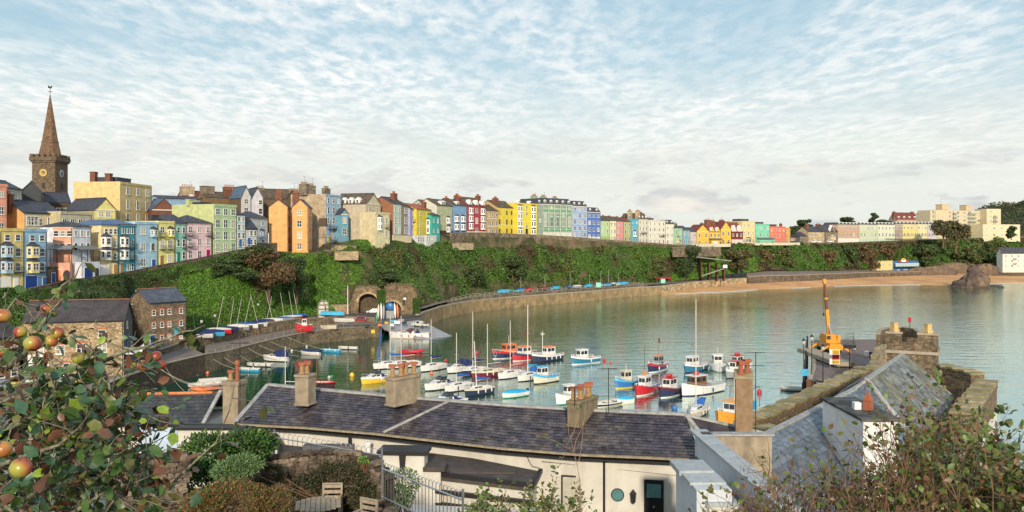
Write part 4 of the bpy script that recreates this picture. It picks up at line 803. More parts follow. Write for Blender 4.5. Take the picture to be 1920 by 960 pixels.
        for i in range(5):
            z=3+i*3.2; k=MB(); k.box(5.8,10.2,-1.2,-.02,z,z+.15); o=k.build('balcony',wallmat('CDBF9E'),r); MB().box(5.8,10.2,-1.25,-1.15,z+.2,z+1.2).build('balcony_glass',GB,o); add_window(r,8,0,z+.3,3.2,1.9,WHITE,0,2)
        r=H('left stair block of the apartments, narrow and cream with green panels',(1744,662),(1754,664),395,446,12,'D9C8A2',('flat',0,MATS['felt_roof']),None,side='D9C8A2',name='apartment_block',cat='apartments',band=False)
        for i in range(6): MB().box(2.4,4,-.3,-.02,3+i*3.2,5+i*3.2).build('balcony_glass',GB,r)
        H('lower cream wing of the apartments behind the round bush',(1843,668),(1913,680),421,446,12,'E2D5AE',('flat',0,MATS['felt_roof']),(2,5,2.4,1.5),[],name='apartment_block',cat='apartments',band=False)
    flats()
    H('white seafront inn with a dark slate roof and central gable',(1880,600),(1985,606),475,503,6,'DEDACB',('gable',4.2,SLATE),(3,9,1.4,1.6,((0,4),(1,4),(2,4))),[('bal',.21,.28,2.6),('bal',.21,.6,2.6),('gab',1,4,2.5,'E2DCC0')],side='BFCFCB',name='inn',cat='inn')
    H('small yellow beach house beside the blue cafe',(1637,583),(1674,594),490,514,8,'E5CE86',('flat',0,MATS['felt_roof']),(2,3,1.7,1.8),[('door',.6,1,2.2,'8A7A50')],side='D8BE74',name='beach_house',cat='house')
    r=H('blue beach cafe with a long glazed balcony and shutters',(1674,594),(1722,604),490,513,9,'2E6FA8',('flat',0,MATS['felt_roof']),None,[('door',.22,2.0,2.6,'BFD2D8'),('garage',.5,3.6,2.8,'A98F80'),('garage',.78,3.8,2.8,'A98F80')],side='225B93',name='beach_cafe',cat='cafe',band=False)
    W=(Vector(XZ(1674,594,0))-Vector(XZ(1722,604,0))).length
    k=MB(); k.box(.8,W-.6,-1.6,-.02,4.0,4.2); o=k.build('balcony',BLACK,r)
    for i in range(9): MB().box(1+i*(W-2)/9,1+(i+1)*(W-2)/9-.15,-1.5,-1.4,4.9,7.3).build('glazing',mat('pale_glazing',(.40,.52,.52),.2),o)
    MB().box(.8,W-.6,-1.55,-1.5,4.2,4.9).build('railing',BLACK,o)
    # roof sign: yellow arch over a red winged panel
    sg=MB(); pts=[(5.6+2.3*math.cos(t),-.6,9.2+1.9*math.sin(t)) for t in np.linspace(0,PI,13)]; sg.tube([(x+4,y,z-.6) for x,y,z in pts],.28,6,0); k2=sg.build('sign_arch',mat('sign_yellow',(.75,.55,.05),.5),r)
    sg=MB(); sg.prism([(6.2,-.7),(13,-.7),(13,-.5),(6.2,-.5)],[7.9,7.9,7.9,7.9],[8.9,8.9,8.9,8.9]); sg.prism([(5.0,-.68),(6.2,-.68),(6.2,-.52),(5.0,-.52)],[8.4,7.9,7.9,8.4],[9.5,9.1,9.1,9.5]); sg.prism([(13,-.68),(14.2,-.68),(14.2,-.52),(13,-.52)],[7.9,8.4,8.4,7.9],[9.1,9.5,9.5,9.1]); sg.build('sign_panel',mat('sign_red',(.65,.03,.03),.5),r)
    MB().box(7.6,11.6,-.8,-.71,8.1,9.6).build('sign_plate',WHITE,r)
middle()
def lit(n,par,txt,sz,loc,rot,m,ext=.01):
    cu=bpy.data.curves.new(n,'FONT'); cu.body=txt; cu.size=sz; cu.extrude=ext; cu.align_x='CENTER'; cu.align_y='CENTER'; o=bpy.data.objects.new(n,cu); C.objects.link(o); o.parent=par; o.location=loc; o.rotation_euler=rot
    bpy.context.view_layer.update(); dg=bpy.context.evaluated_depsgraph_get(); me=bpy.data.meshes.new_from_object(o.evaluated_get(dg)); bpy.data.objects.remove(o)
    q=inst(n,me,par,loc,rot); me.materials.clear(); me.materials.append(m); return q
# esplanade wall and other cliff-top walls
ew=[]
for x in list(range(846,1300,14)):
    Y=interp(x,T)-7.7; ew.append(((x-960)/F*Y,Y,ZY(interp(x,BY)-.5,Y)))
wallstrip('esplanade_wall',[(a,b) for a,b,c in ew],[c-9 for a,b,c in ew],[c for a,b,c in ew],.6,WALLK,'long dark streaked retaining wall below the hotels','retaining wall',cope=COPE,ch=.2)
lw=[]
for x in list(range(-100,440,18))+[440]:
    Y=interp(x,T)-3.2; lw.append(((x-960)/F*Y,Y,ZY(interp(x,BY)+.5,Y)))
wallstrip('street_wall',[(a,b) for a,b,c in lw],[c-4 for a,b,c in lw],[c-.15 for a,b,c in lw],.45,STONEK,'stone street wall edging the slope below the row of painted houses','wall',cope=STONEK,ch=.1)
def fwall(lab,x0,Y0,x1,Y1,yt,yb,m,th=.6,name='garden_wall',n=2):
    a=XZ(x0,Y0,0); b=XZ(x1,Y1,0); return wallstrip(name,[(a.x,a.y),(b.x,b.y)],ZY(yb,Y0),ZY(yt,Y0),th,m,lab,'wall',cope=COPE,ch=.12)
fwall('stone terrace wall below the tall blue house',622,266,668,272,461,482,STONEY); fwall('lower stone terrace wall under the blue house, with plants above',628,262,672,266,472,488,STONEY)
fwall('pale garden wall under the large beige house',690,282,732,288,439,452,wallmat('C9B48E')); fwall('low cream wall with a pink stain below the sage house',738,289,772,300,441,455,wallmat('DCCB9E'))
fwall('half round stone bastion wall below the blue and crimson houses',850,333,888,345,456,469,STONEY); fwall('dark garden wall right of the orange houses',594,262,622,264,470,478,STONEK)
fwall('stone wall with gate pillars left of the orange houses',480,243,520,250,456,478,STONEK)
fwall('low white parapet wall in front of the yellow gothic house',1305,480,1370,494,457,463,wallmat('D8CDB0')); fwall('white pillared wall in front of the mint and coral blocks',1416,514,1500,540,455,460,wallmat('D8CDB0'))
H('white conservatory with glazed front below the yellow house',(783,306),(803,312),442,455,4,'D5D5CF',('flat',0,SLATE),(1,5,1.0,1.8),name='conservatory',cat='conservatory',band=False)
H('low white bungalow range clinging to the cliff top below the turquoise house',(799,310),(819,318),442,451,4,'D8D6CE',('flat',0,SLATE),(1,5,.9,1.2),name='bungalow',cat='house',band=False)
# ---------- church ----------
def church():
    Y=262.; c=XZ(94,Y,ZY(420,Y)); r=thing('church_tower',c,R(-1),'tall stone church tower with clock faces, battlements and a slender spire','church tower')
    # square tower seen corner-on: a warm left face and a shaded right face
    top=ZY(306,Y)-c.z; w=3.55; st=mat('church_stone',(.16,.115,.075),.9,.25,.5,.5,2.4,kind='stone',streak=.2)
    MB().box(-w,w,-w,w,-8,top).build('tower',st,r)
    k=MB(); q=w+.35; k.box(-q,q,-q,q,top,top+.5); k.build('string_course',st,r)
    for sx in(-1,1):
        k=MB(); k.box(sx*q-.25,sx*q+.25,-q-.25,q+.25,top+.5,top+1.6); k.build('parapet',st,r); k=MB(); k.box(-q+.25,q-.25,sx*q-.25,sx*q+.25,top+.5,top+1.6); k.build('parapet',st,r)
    mm=MB().box(-.55,.55,-.27,.27,0,.9).mesh('merlon',st)
    for i in range(5):
        t=-q+.5+(2*q-1)*i/4
        for a in(-1,1): inst('merlon',mm,r,(t,a*q,top+1.6)); 
        if 0<i<4:
            for a in(-1,1): inst('merlon',mm,r,(a*q,t,top+1.6),(0,0,PI/2))
    sp=MB(); s8=[(4.3,top+.5),(3.3,top+5.0),(2.75,top+6.2)]; h=ZY(178,Y)-c.z
    sp.lathe([(3.7,top+.4),(3.0,top+3.6),(2.4,top+6.2),(2.5,top+6.3),(2.5,top+6.6),(2.3,top+6.7),(.12,h)],seg=8); sp.build('spire',mat('spire_stone',(.19,.115,.07),.85,.2,.7,.5,2.6,kind='stone'),r)
    v=MB(); v.tube([(0,0,h-.3),(0,0,h+2.2)],.07,5); v.tube([(-.8,0,h+1.0),(.8,0,h+1.0)],.05,4); v.tube([(0,-.8,h+1.0),(0,.8,h+1.0)],.05,4); v.add([(-.7,0,h+2.2),(.2,0,h+1.9),(.7,0,h+2.4),(.5,.06,h+3.0),(.1,0,h+2.5),(-.6,0,h+3.0)],[(0,1,2,3,4,5)]); v.build('weather_vane',BLACK,r)
    for (ang,pos,gold) in ((0,(-.1,-w-.06,top-3.2),True),(PI/2,(w+.06,0,top-3.2),False)):
        f=thing_part('clock_face',r,pos,(0,0,ang)); 
        d=MB(); n=20; d.add([(1.12*math.cos(2*PI*i/n),-.02,1.12*math.sin(2*PI*i/n)) for i in range(n)],[tuple(range(n))])
        d.add([(1.12*math.cos(2*PI*i/n),-.02+.1*j,1.12*math.sin(2*PI*i/n)) for j in(0,1) for i in range(n)],[(i,(i+1)%n,n+(i+1)%n,n+i) for i in range(n)]); d.build('dial',mat('clock_gold',(.75,.52,.12),.4,.1) if gold else mat('clock_white',(.7,.68,.62),.5),f)
        e=MB(); e.add([(  .58*math.cos(2*PI*i/n),-.05,.58*math.sin(2*PI*i/n)) for i in range(n)],[tuple(range(n))]); 
        for i in range(12):
            a=2*PI*i/12; M=Matrix.Rotation(-a,4,'Y'); e.box(-.07,.07,-.07,-.04,.74,1.02,0,M)
        e.build('dial_centre',mat('clock_navy',(.03,.05,.10),.4),f)
        hh=MB(); hh.box(-.06,.06,-.10,-.07,-.15,.85,0,Matrix.Rotation(2.6,4,'Y')); hh.box(-.08,.08,-.12,-.10,-.2,.7,0,Matrix.Rotation(-2.3,4,'Y')); hh.build('hands',mat('clock_gold',(.75,.52,.12),.4,.1) if gold else BLACK,f)
    for z in(top-8,top-13):
        for ang,pos in((0,(0,-w,z)),(PI/2,(w,0,z))):
            k=MB(); k.box(-.5,.5,-.06,.02,0,1.8); o=k.build('louvre',mat('louvre_dark',(.05,.045,.04),.9),r,loc=pos); o.rotation_euler=(0,0,ang)
def thing_part(name,par,loc,rot):
    k=MB(); n=20
    k.add([(1.22*math.cos(2*PI*i/n),.0+.1*j,1.22*math.sin(2*PI*i/n)) for j in(0,1) for i in range(n)],[tuple(range(n)),tuple(range(n,2*n))[::-1]]+[(i,(i+1)%n,n+(i+1)%n,n+i) for i in range(n)])
    return inst(name,k.mesh(name,MATS['church_stone']),par,loc,rot)
church()
# ---------- boats ----------
def pm(name,c,r=.32,v=.12): return mat(name,tuple(x*.93+.008 for x in c),r,v,1.5,spec=.5,streak=.22)
BC={'white':pm('boat_white',(.76,.75,.72)),'cream':pm('boat_cream',(.68,.62,.48)),'navy':pm('boat_navy',(.018,.028,.085)),'blue':pm('boat_blue',(.03,.16,.42)),'teal':pm('boat_teal',(.015,.16,.30)),'sky':pm('boat_sky_blue',(.06,.42,.68)),
'red':pm('boat_red',(.55,.02,.035)),'maroon':pm('boat_maroon',(.16,.012,.03)),'orange':pm('boat_orange',(.80,.20,.05)),'amber':pm('boat_amber',(.80,.36,.04)),'yellow':pm('boat_yellow',(.80,.52,.04)),'black':pm('boat_black',(.02,.02,.022)),
'grey':pm('boat_grey',(.30,.31,.32)),'wood':mat('boat_timber',(.22,.11,.05),.5,.15,3),'deck':mat('deck_nonslip',(.52,.51,.46),.7,.08,2),'beige':pm('boat_beige',(.58,.52,.42)),'green':pm('boat_green',(.03,.25,.16)),
'canvas_navy':mat('canvas_navy',(.02,.035,.13),.8,.12,2),'canvas_blue':mat('canvas_blue',(.02,.12,.42),.8,.12,2),'canvas_sky':mat('canvas_sky',(.03,.36,.62),.8,.12,2),'canvas_white':mat('canvas_white',(.6,.6,.57),.8,.1,2),'spar':mat('silver_spar',(.62,.58,.50),.4,.06,3),'spar_white':mat('white_spar',(.74,.72,.66),.4,.05)}
FEND={}
def fender_mesh(col):
    if col not in FEND:
        k=MB(); k.lathe([(.03,0),(.11,.06),(.12,.3),(.10,.5),(.03,.56)],seg=7); FEND[col]=k.mesh('fender',BC[col],True)
    return FEND[col]
def hull(L,B,h,sheer=.4,stern=.8,full=.5,n=12):
    """sections from stern (-L/2) to bow (L/2): half beam and sheer height"""
    S_=[]
    for i in range(n+1):
        u=i/n; b=B/2*(stern+(1-stern)*math.sin(min(1,u/.45)*PI/2)) if u<.45 else B/2*max(.02,(1-((u-.45)/.55)**(2.0+full))**.9)
        s=h*(1+sheer*max(0,(u-.3)/.7)**2+.08*(1-u)); x=-L/2+L*u
        S_.append((x,b,s))
    return S_
def hull_mesh(S_,c_bot,c_side,c_top,top=.82,keel=.35,strake=None):
    k=MB(); ring=[]
    rows=[(0,-keel),(.62,-.18),(.86,.10),(.93,.10)]
    V=[]; n=len(S_)
    for i,(x,b,s) in enumerate(S_):
        u=i/(n-1); rake=.0 if u<.7 else (u-.7)/.3*.0
        pts=[(0,-keel*(1-.8*max(0,u-.75)/.25)),(b*.66,-.15),(b*.84,.14),(b*.96,s*top),(b*1.03,s*top+.02),(b*1.03,s)]
        ov=.35*max(0,(u-.6)/.4)    # bow overhangs the waterline
        L_=[]
        for (yy,zz) in pts[::-1]: L_.append((x+ov*(max(zz,-.2)/max(s,.1)-.35)*.8,yy,zz))
        for (yy,zz) in pts[1:]: L_.append((x+ov*(max(zz,-.2)/max(s,.1)-.35)*.8,-yy,zz))
        V+=L_
    m=11; mt=[2,2,1,0,0,0,0,1,2,2]
    for i in range(n-1):
        for j in range(m-1): k.add([],[],0); k.f.append((i*m+j,(i+1)*m+j,(i+1)*m+j+1,i*m+j+1)); k.m.append(mt[j])
    k.v=V; k.f.append(tuple(range(m))); k.m.append(1)
    return k
def inset(S_,z,f,x0=0,x1=1):
    n=len(S_); a=[(x,b*f,s) for i,(x,b,s) in enumerate(S_) if x0<=i/(n-1)<=x1]
    return a
def deckmesh(S_,m=0,dz=-.04,x0=0,x1=1,f=1.0,crown=.05):
    a=inset(S_,0,f,x0,x1); k=MB(); n=len(a)
    V=[(x,b,s+dz) for x,b,s in a]+[(x,0,s+dz+crown) for x,b,s in a]+[(x,-b,s+dz) for x,b,s in a]
    k.add(V,[(i,n+i,n+i+1,i+1) for i in range(n-1)]+[(n+i,2*n+i,2*n+i+1,n+i+1) for i in range(n-1)],m); return k
def cabin(x0,x1,w,z0,h,rf=.35,rb=.1,taper=.8,m=0):
    """house on deck with raked front (bow side) and tapered top"""
    k=MB(); a=w/2; b=w/2*taper; wf=a*.75
    V=[(x0,-a,z0),(x1,-wf,z0),(x1,wf,z0),(x0,a,z0),(x0+rb,-b,z0+h),(x1-rf,-b*.85,z0+h),(x1-rf,b*.85,z0+h),(x0+rb,b,z0+h)]
    k.add(V,[(0,1,5,4),(1,2,6,5),(2,3,7,6),(3,0,4,7),(4,5,6,7)],m); return k,V
def side_win(par,V,n,zlo,zhi,name='window',m=GLASS,front=True,gap=.14):
    """panes set proud on the sides and front of a cabin"""
    def pane(a,b,c,d,s0,s1):
        A,B_,C_,D_=[Vector(q) for q in (a,b,c,d)]; f=lambda u,v:(A*(1-u)+B_*u)*(1-v)+(D_*(1-u)+C_*u)*v
        nn=(B_-A).cross(D_-A).normalized()*.02
        q=[f(s0,zlo)+nn,f(s1,zlo)+nn,f(s1,zhi)+nn,f(s0,zhi)+nn]; k=MB(); k.slab(*q,.015); k.build(name,m,par)
    for i in range(n):
        s0=.08+(.84)*(i+gap/2)/n; s1=.08+.84*(i+1-gap/2)/n
        pane(V[0],V[1],V[5],V[4],s0,s1); pane(V[2],V[3],V[7],V[6],1-s1,1-s0)
    if front:
        for i in range(2): pane(V[1],V[2],V[6],V[5],.08+.44*i,.48+.44*i)
def outboard(par,x,z):
    k=MB(); k.box(x-.42,x-.08,-.16,.16,z+.15,z+.62); k.box(x-.34,x-.16,-.06,.06,z-.6,z+.2); k.build('outboard',BC['black'],par)
def pulpit(par,S_,x0=.78,h=.55):
    n=len(S_)-1; pts=[(x,b*.95,s+h) for i,(x,b,s) in enumerate(S_) if i/n>=x0]; k=MB(); full=pts+[(x,-y,z) for x,y,z in pts[::-1]]
    k.tube(full,.03,4)
    for p_ in full[::2]: k.tube([(p_[0],p_[1],p_[2]-h),p_],.025,4)
    k.build('pulpit',METAL,par)
def rig(par,S_,mh,mx,boom=True,cover=None,z0=.9,col='spar',lean=0,stays=True,r=.075):
    h=S_[0][2]; k=MB(); k.tube([(mx,0,z0-.4),(mx+lean,0,mh)],[r*1.15,r*.8],6); o=k.build('mast',BC[col],par)
    if stays:
        k=MB(); bx,_,bs=S_[-1]; sx,_,ss=S_[0]; w=max(b for _,b,_ in S_)
        for e in((bx,0,bs),(sx,0,ss),(mx-.2,w,h),(mx-.2,-w,h)): k.tube([(mx+lean,0,mh*.98),e],.013,3,cap=False)
        k.tube([(mx+lean*.6,-.55,mh*.62),(mx+lean*.6,.55,mh*.62)],.03,4); k.build('rigging',METAL,par)
    if boom:
        bl=min(mx-S_[0][0]-.2,3.2); k=MB(); k.tube([(mx,0,z0+.9),(mx-bl,0,z0+.95)],.05,5); k.build('boom',BC[col],par)
        if cover:
            k=MB(); k.tube([(mx+.05,0,z0+1.55),(mx-.15,0,z0+1.15),(mx-bl*.5,0,z0+1.08),(mx-bl,0,z0+1.02)],[.10,.22,.17,.09],7); k.build('sail_cover',BC[cover],par,smooth=True)
NB=[0]
def boat(kind,x,y,L,hd,label,side='white',top='white',bot='black',B=None,h=None,mt=None,cab='white',cover=None,roof=None,mh=None,mx=None,fend='white',nf=3,ob=False,cat='boat',z=0,loc=None,name=None,canopy=None,group='boats moored in the harbour',fshift=0,extra=(),pul=True,deck='deck',lean=0,col='spar',tilt=0):
    p=PZ(x,y,z) if loc is None else Vector(loc)
    NB[0]+=1; L*=1.14
    if loc is None and 186<=hd<=222: hd+=20
    nm=name or {'yacht':'sailing_boat','cruiser':'motor_cruiser','open':'rowing_boat','fish':'fishing_boat','cover':'covered_boat','rib':'inflatable_dinghy','dinghy':'sailing_dinghy'}[kind]
    r=thing(nm,p,R(hd),label,cat,group)
    r.scale=(1,1,1.26)
    if tilt: r.rotation_euler=(R(tilt),0,R(hd))
    if kind=='rib':
        k=MB(); w=L*.24; pts=[(-L/2,-w,.22),(L*.2,-w,.24),(L*.42,-w*.55,.36),(L*.5,0,.42),(L*.42,w*.55,.36),(L*.2,w,.24),(-L/2,w,.22)]
        k.tube(pts,[.16,.22,.21,.2,.21,.22,.16],8); k.build('tube',BC[side],r,smooth=True)
        k=MB(); k.prism([(-L/2,-w),(L*.25,-w),(L*.42,0),(L*.25,w),(-L/2,w)],.03,.12); k.build('floor',BC['grey'],r); MB().box(-L*.15,L*.02,-w,w,.25,.32).build('thwart',BC['grey'],r)
        if ob: outboard(r,-L/2+.1,.3)
        return r
    if mh: mh/=1.26
    dfl={'yacht':(.31,.78),'cruiser':(.36,.75),'open':(.38,.42),'fish':(.36,.85),'cover':(.40,.5),'dinghy':(.36,.38)}[kind]
    B=B or L*dfl[0]; h=h or dfl[1]
    S_=hull(L,B,h,sheer={'fish':.75,'yacht':.22,'cruiser':.3}.get(kind,.35),stern=.62 if kind=='yacht' else .82,full=.3 if kind=='yacht' else .7)
    hm=hull_mesh(S_,0,1,2,top=.80); hm.build('hull',[BC[bot],BC[side],BC[top]],r,smooth=False)
    n=len(S_)
    if kind in('open','dinghy'):
        k=MB(); a=inset(S_,0,.88,.0,.97); fl=.06
        m_=len(a); V=[(x_,b,s-.02) for x_,b,s in a]+[(x_,b*.75,fl+.05) for x_,b,s in a]+[(x_,-b*.75,fl+.05) for x_,b,s in a]+[(x_,-b,s-.02) for x_,b,s in a]
        k.add(V,[(j*m_+i,(j+1)*m_+i,(j+1)*m_+i+1,j*m_+i+1) for j in range(3) for i in range(m_-1)]+[(0,m_,2*m_,3*m_)],0); k.build('inner_hull',BC['deck'],r)
        t=MB(); 
        for e in(1,-1): t.tube([(x_,e*b*.97,s+.01) for x_,b,s in S_],.035,4)
        t.build('gunwale',BC[top if top!='white' else 'cream'],r)
        th=MB().box(-.14,.14,-B*.43,B*.43,h*.72,h*.78).mesh('thwart',BC['wood'])
        for q in(-.28,.02,.25): inst('thwart',th,r,(L*q,0,0),(0,0,0),(1,1 if q<.2 else .8,1))
    else:
        deckmesh(S_,0).build('deck',BC[deck],r)
        rl=MB()
        for e in(1,-1): rl.tube([(x_,e*b*1.0,s+.03) for x_,b,s in S_],.04,4)
        rl.build('toe_rail',BC[top],r)
    z0=h*1.03
    if kind=='yacht':
        k,V=cabin(-L*.08,L*.30,B*.58,z0,.42,rf=.7,rb=.05,taper=.8); k.build('coachroof',BC[cab],r); side_win(r,V,2,.3,.75,front=False)
        k=MB(); k.box(-L*.38,-L*.09,-B*.24,B*.24,z0+.015,z0+.03); k.build('cockpit',BC['wood'],r)
        k=MB(); 
        for e in(1,-1): k.box(-L*.40,-L*.08,e*B*.26-.05,e*B*.26+.05,z0,z0+.2)
        k.build('coaming',BC[cab],r); MB().box(-L*.08-.03,-L*.08,-.28,.28,z0+.02,z0+.38).build('hatch',BC['wood'],r)
        rig(r,S_,mh or L*1.45,mx if mx is not None else L*.08,True,cover,z0+.2,lean=lean,col=col); 
        if pul: pulpit(r,S_)
        k=MB(); 
        for e in(1,-1):
            for q in range(3): i=2+q*2; k.tube([(S_[i][0],e*S_[i][1]*.95,S_[i][2]),(S_[i][0],e*S_[i][1]*.95,S_[i][2]+.55)],.018,3)
            k.tube([(S_[i][0],e*S_[i][1]*.95,S_[i][2]+.55) for i in range(1,9)],.012,3)
        k.build('guard_rail',METAL,r)
        if canopy: 
            k=MB(); k.add([(-L*.1,-B*.3,z0+.35),(-L*.1,B*.3,z0+.35),(-L*.16,B*.28,z0+1.0),(-L*.16,-B*.28,z0+1.0),(-L*.34,-B*.26,z0+1.0),(-L*.34,B*.26,z0+1.0)],[(0,1,2,3),(3,2,5,4),(0,3,4),(1,5,2)]); k.build('spray_hood',BC[canopy],r)
        if ob: outboard(r,-L/2,h*.5)
    if kind=='cruiser':
        k,V=cabin(-L*.12,L*.34,B*.72,z0,.55,rf=L*.2,rb=.05,taper=.82); k.build('cabin',BC[cab],r); side_win(r,V,2,.35,.8,front=False)
        zz=z0+.5; k=MB(); V2=[(-L*.10,-B*.34,zz),(L*.10,-B*.30,zz),(L*.10,B*.30,zz),(-L*.10,B*.34,zz),(-L*.12,-B*.30,zz+.5),(L*.01,-B*.26,zz+.5),(L*.01,B*.26,zz+.5),(-L*.12,B*.30,zz+.5)]
        k.add(V2,[(0,1,5,4),(1,2,6,5),(2,3,7,6)]); k.build('windscreen',GLASS,r)
        if canopy:
            k=MB(); k.add([(L*.02,-B*.3,zz+.5),(L*.02,B*.3,zz+.5),(-L*.18,B*.34,zz+.72),(-L*.18,-B*.34,zz+.72),(-L*.42,-B*.36,zz+.25),(-L*.42,B*.36,zz+.25),(-L*.44,-B*.38,z0),(-L*.44,B*.38,z0),(-L*.08,-B*.38,z0+.1),(-L*.08,B*.38,z0+.1)],[(0,1,2,3),(3,2,5,4),(4,5,7,6),(0,3,4,6,8),(1,9,7,5,2)]); k.build('canopy',BC[canopy],r)
        else:
            k=MB(); k.box(-L*.40,-L*.14,-B*.3,B*.3,z0+.01,z0+.04); k.box(-L*.24,-L*.16,-B*.25,-B*.05,z0,z0+.45); k.box(-L*.24,-L*.16,B*.05,B*.25,z0,z0+.45); k.build('seats',BC['canvas_navy'],r)
        if pul: pulpit(r,S_,.62,.45)
        if ob: outboard(r,-L/2,h*.6)
        if mh: rig(r,S_,mh,-L*.1,False,None,z0,stays=False,r=.03)
    if kind=='fish':
        hx=fshift*L; hw=L*.30; k,V=cabin(hx-hw/2,hx+hw/2,B*.60,z0-.05,1.55,rf=.12,rb=.02,taper=.92); k.build('wheelhouse',BC[cab],r); side_win(r,V,2,.52,.88)
        k=MB(); k.box(hx-hw/2-.12,hx+hw/2+.05,-B*.31,B*.31,z0+1.5,z0+1.6); k.build('wheelhouse_roof',BC[roof or cab],r)
        k=MB()
        for e in(1,-1):
            k.tube([(S_[i][0],e*S_[i][1]*.97,S_[i][2]+.28) for i in range(0,13)],.03,4)
            for i in range(0,13,2): k.tube([(S_[i][0],e*S_[i][1]*.97,S_[i][2]),(S_[i][0],e*S_[i][1]*.97,S_[i][2]+.28)],.025,3)
        k.build('rail',BC['white'] if side!='white' else METAL,r)
        k=MB(); q=-1 if fshift>0 else 1; xx=hx+q*(hw/2+L*.14)
        k.box(xx-.35,xx+.35,-B*.2,B*.05,z0-.02,z0+.35); k.box(xx-.1,xx+.5,B*.08,B*.26,z0-.02,z0+.25); k.build('gear_box',BC['grey'],r)
        MB().lathe([(.10,0),(.16,.1),(.10,.2),(.10,.35),(.18,.42)],(hx-q*(hw/2+.5),B*.12,z0),8).build('winch',BC['black'],r)
        if mh: rig(r,S_,mh,mx if mx is not None else hx,False,None,z0+1.2,stays=False,col=col,r=.05)
        for e in extra:
            if e=='inflatables':
                for s_ in(-.4,.35):
                    k=MB(); k.lathe([(.05,0),(.33,.05),(.38,.22),(.3,.36),(.05,.4)],(hx+s_,0,z0+1.6),10); k.build('life_raft',BC['red'],r,smooth=True)
            if e=='drum': k=MB(); k.lathe([(.3,0),(.32,.3),(.30,.62)],(hx,0,z0+1.6),10); k.build('roof_drum',BC['orange'],r)
            if e=='rod': k=MB(); k.tube([(hx,0,z0+1.5),(hx,0,z0+5.5)],.035,4); k.build('aerial',BC['black'],r)
            if e=='cross': k=MB(); k.tube([(hx+hw*.7,0,z0),(hx+hw*.7,0,z0+4.3)],.07,5); k.tube([(hx+hw*.7,-.6,z0+3.9),(hx+hw*.7,.6,z0+3.9)],.07,5); k.tube([(hx+hw*.7-.5,0,z0+3.7),(hx+hw*.7+.5,0,z0+3.7)],.06,5); k.build('mast',BC['white'],r)
            if e=='flag': k=MB(); k.tube([(hx,0,z0+1.5),(hx,0,z0+4.4)],.04,4); k.build('flag_staff',BC['wood'],r); MB().slab((hx,0,z0+4.3),(hx-.1,-.1,z0+3.6),(hx-.7,.05,z0+3.5),(hx-.75,0,z0+4.2),.02).build('flag',BC['maroon'],r)
            if e=='aft': k=MB(); k.box(-L*.42,-L*.2,-B*.3,B*.3,z0-.1,z0-.02); k.build('hold_cover',BC['canvas_navy'],r)
    if kind=='cover':
        a=inset(S_,0,1.03,.0,1); k=MB(); m_=len(a)
        V=[(x_,b,s+.03) for x_,b,s in a]+[(x_,b*.5,s+.18+.25*math.sin(PI*i/(m_-1))) for i,(x_,b,s) in enumerate(a)]+[(x_,-b*.5,s+.18+.25*math.sin(PI*i/(m_-1))) for i,(x_,b,s) in enumerate(a)]+[(x_,-b,s+.03) for x_,b,s in a]
        k.add(V,[(j*m_+i,(j+1)*m_+i,(j+1)*m_+i+1,j*m_+i+1) for j in range(3) for i in range(m_-1)]+[(0,m_,2*m_,3*m_)]); k.build('cover',BC[cover or 'canvas_sky'],r,smooth=True)
        if ob: outboard(r,-L/2,h*.6)
        if mh: rig(r,S_,mh,L*.1,False,None,h,stays=False,r=.045,lean=lean)
    if kind=='open' and ob: outboard(r,-L/2,h*.55)
    if kind=='dinghy' and mh: rig(r,S_,mh,L*.1,False,None,h,stays=False,r=.045,lean=lean)
    if nf and kind not in('dinghy',):
        fm=fender_mesh(fend)
        for e in(1,-1):
            for q in range(nf):
                i=2+int(q*6/max(1,nf-1)) if nf>1 else 5; x_,b,s=S_[min(i,n-2)]; inst('fender',fm,r,(x_,e*(b*1.03+.1),s*.30))
    return r
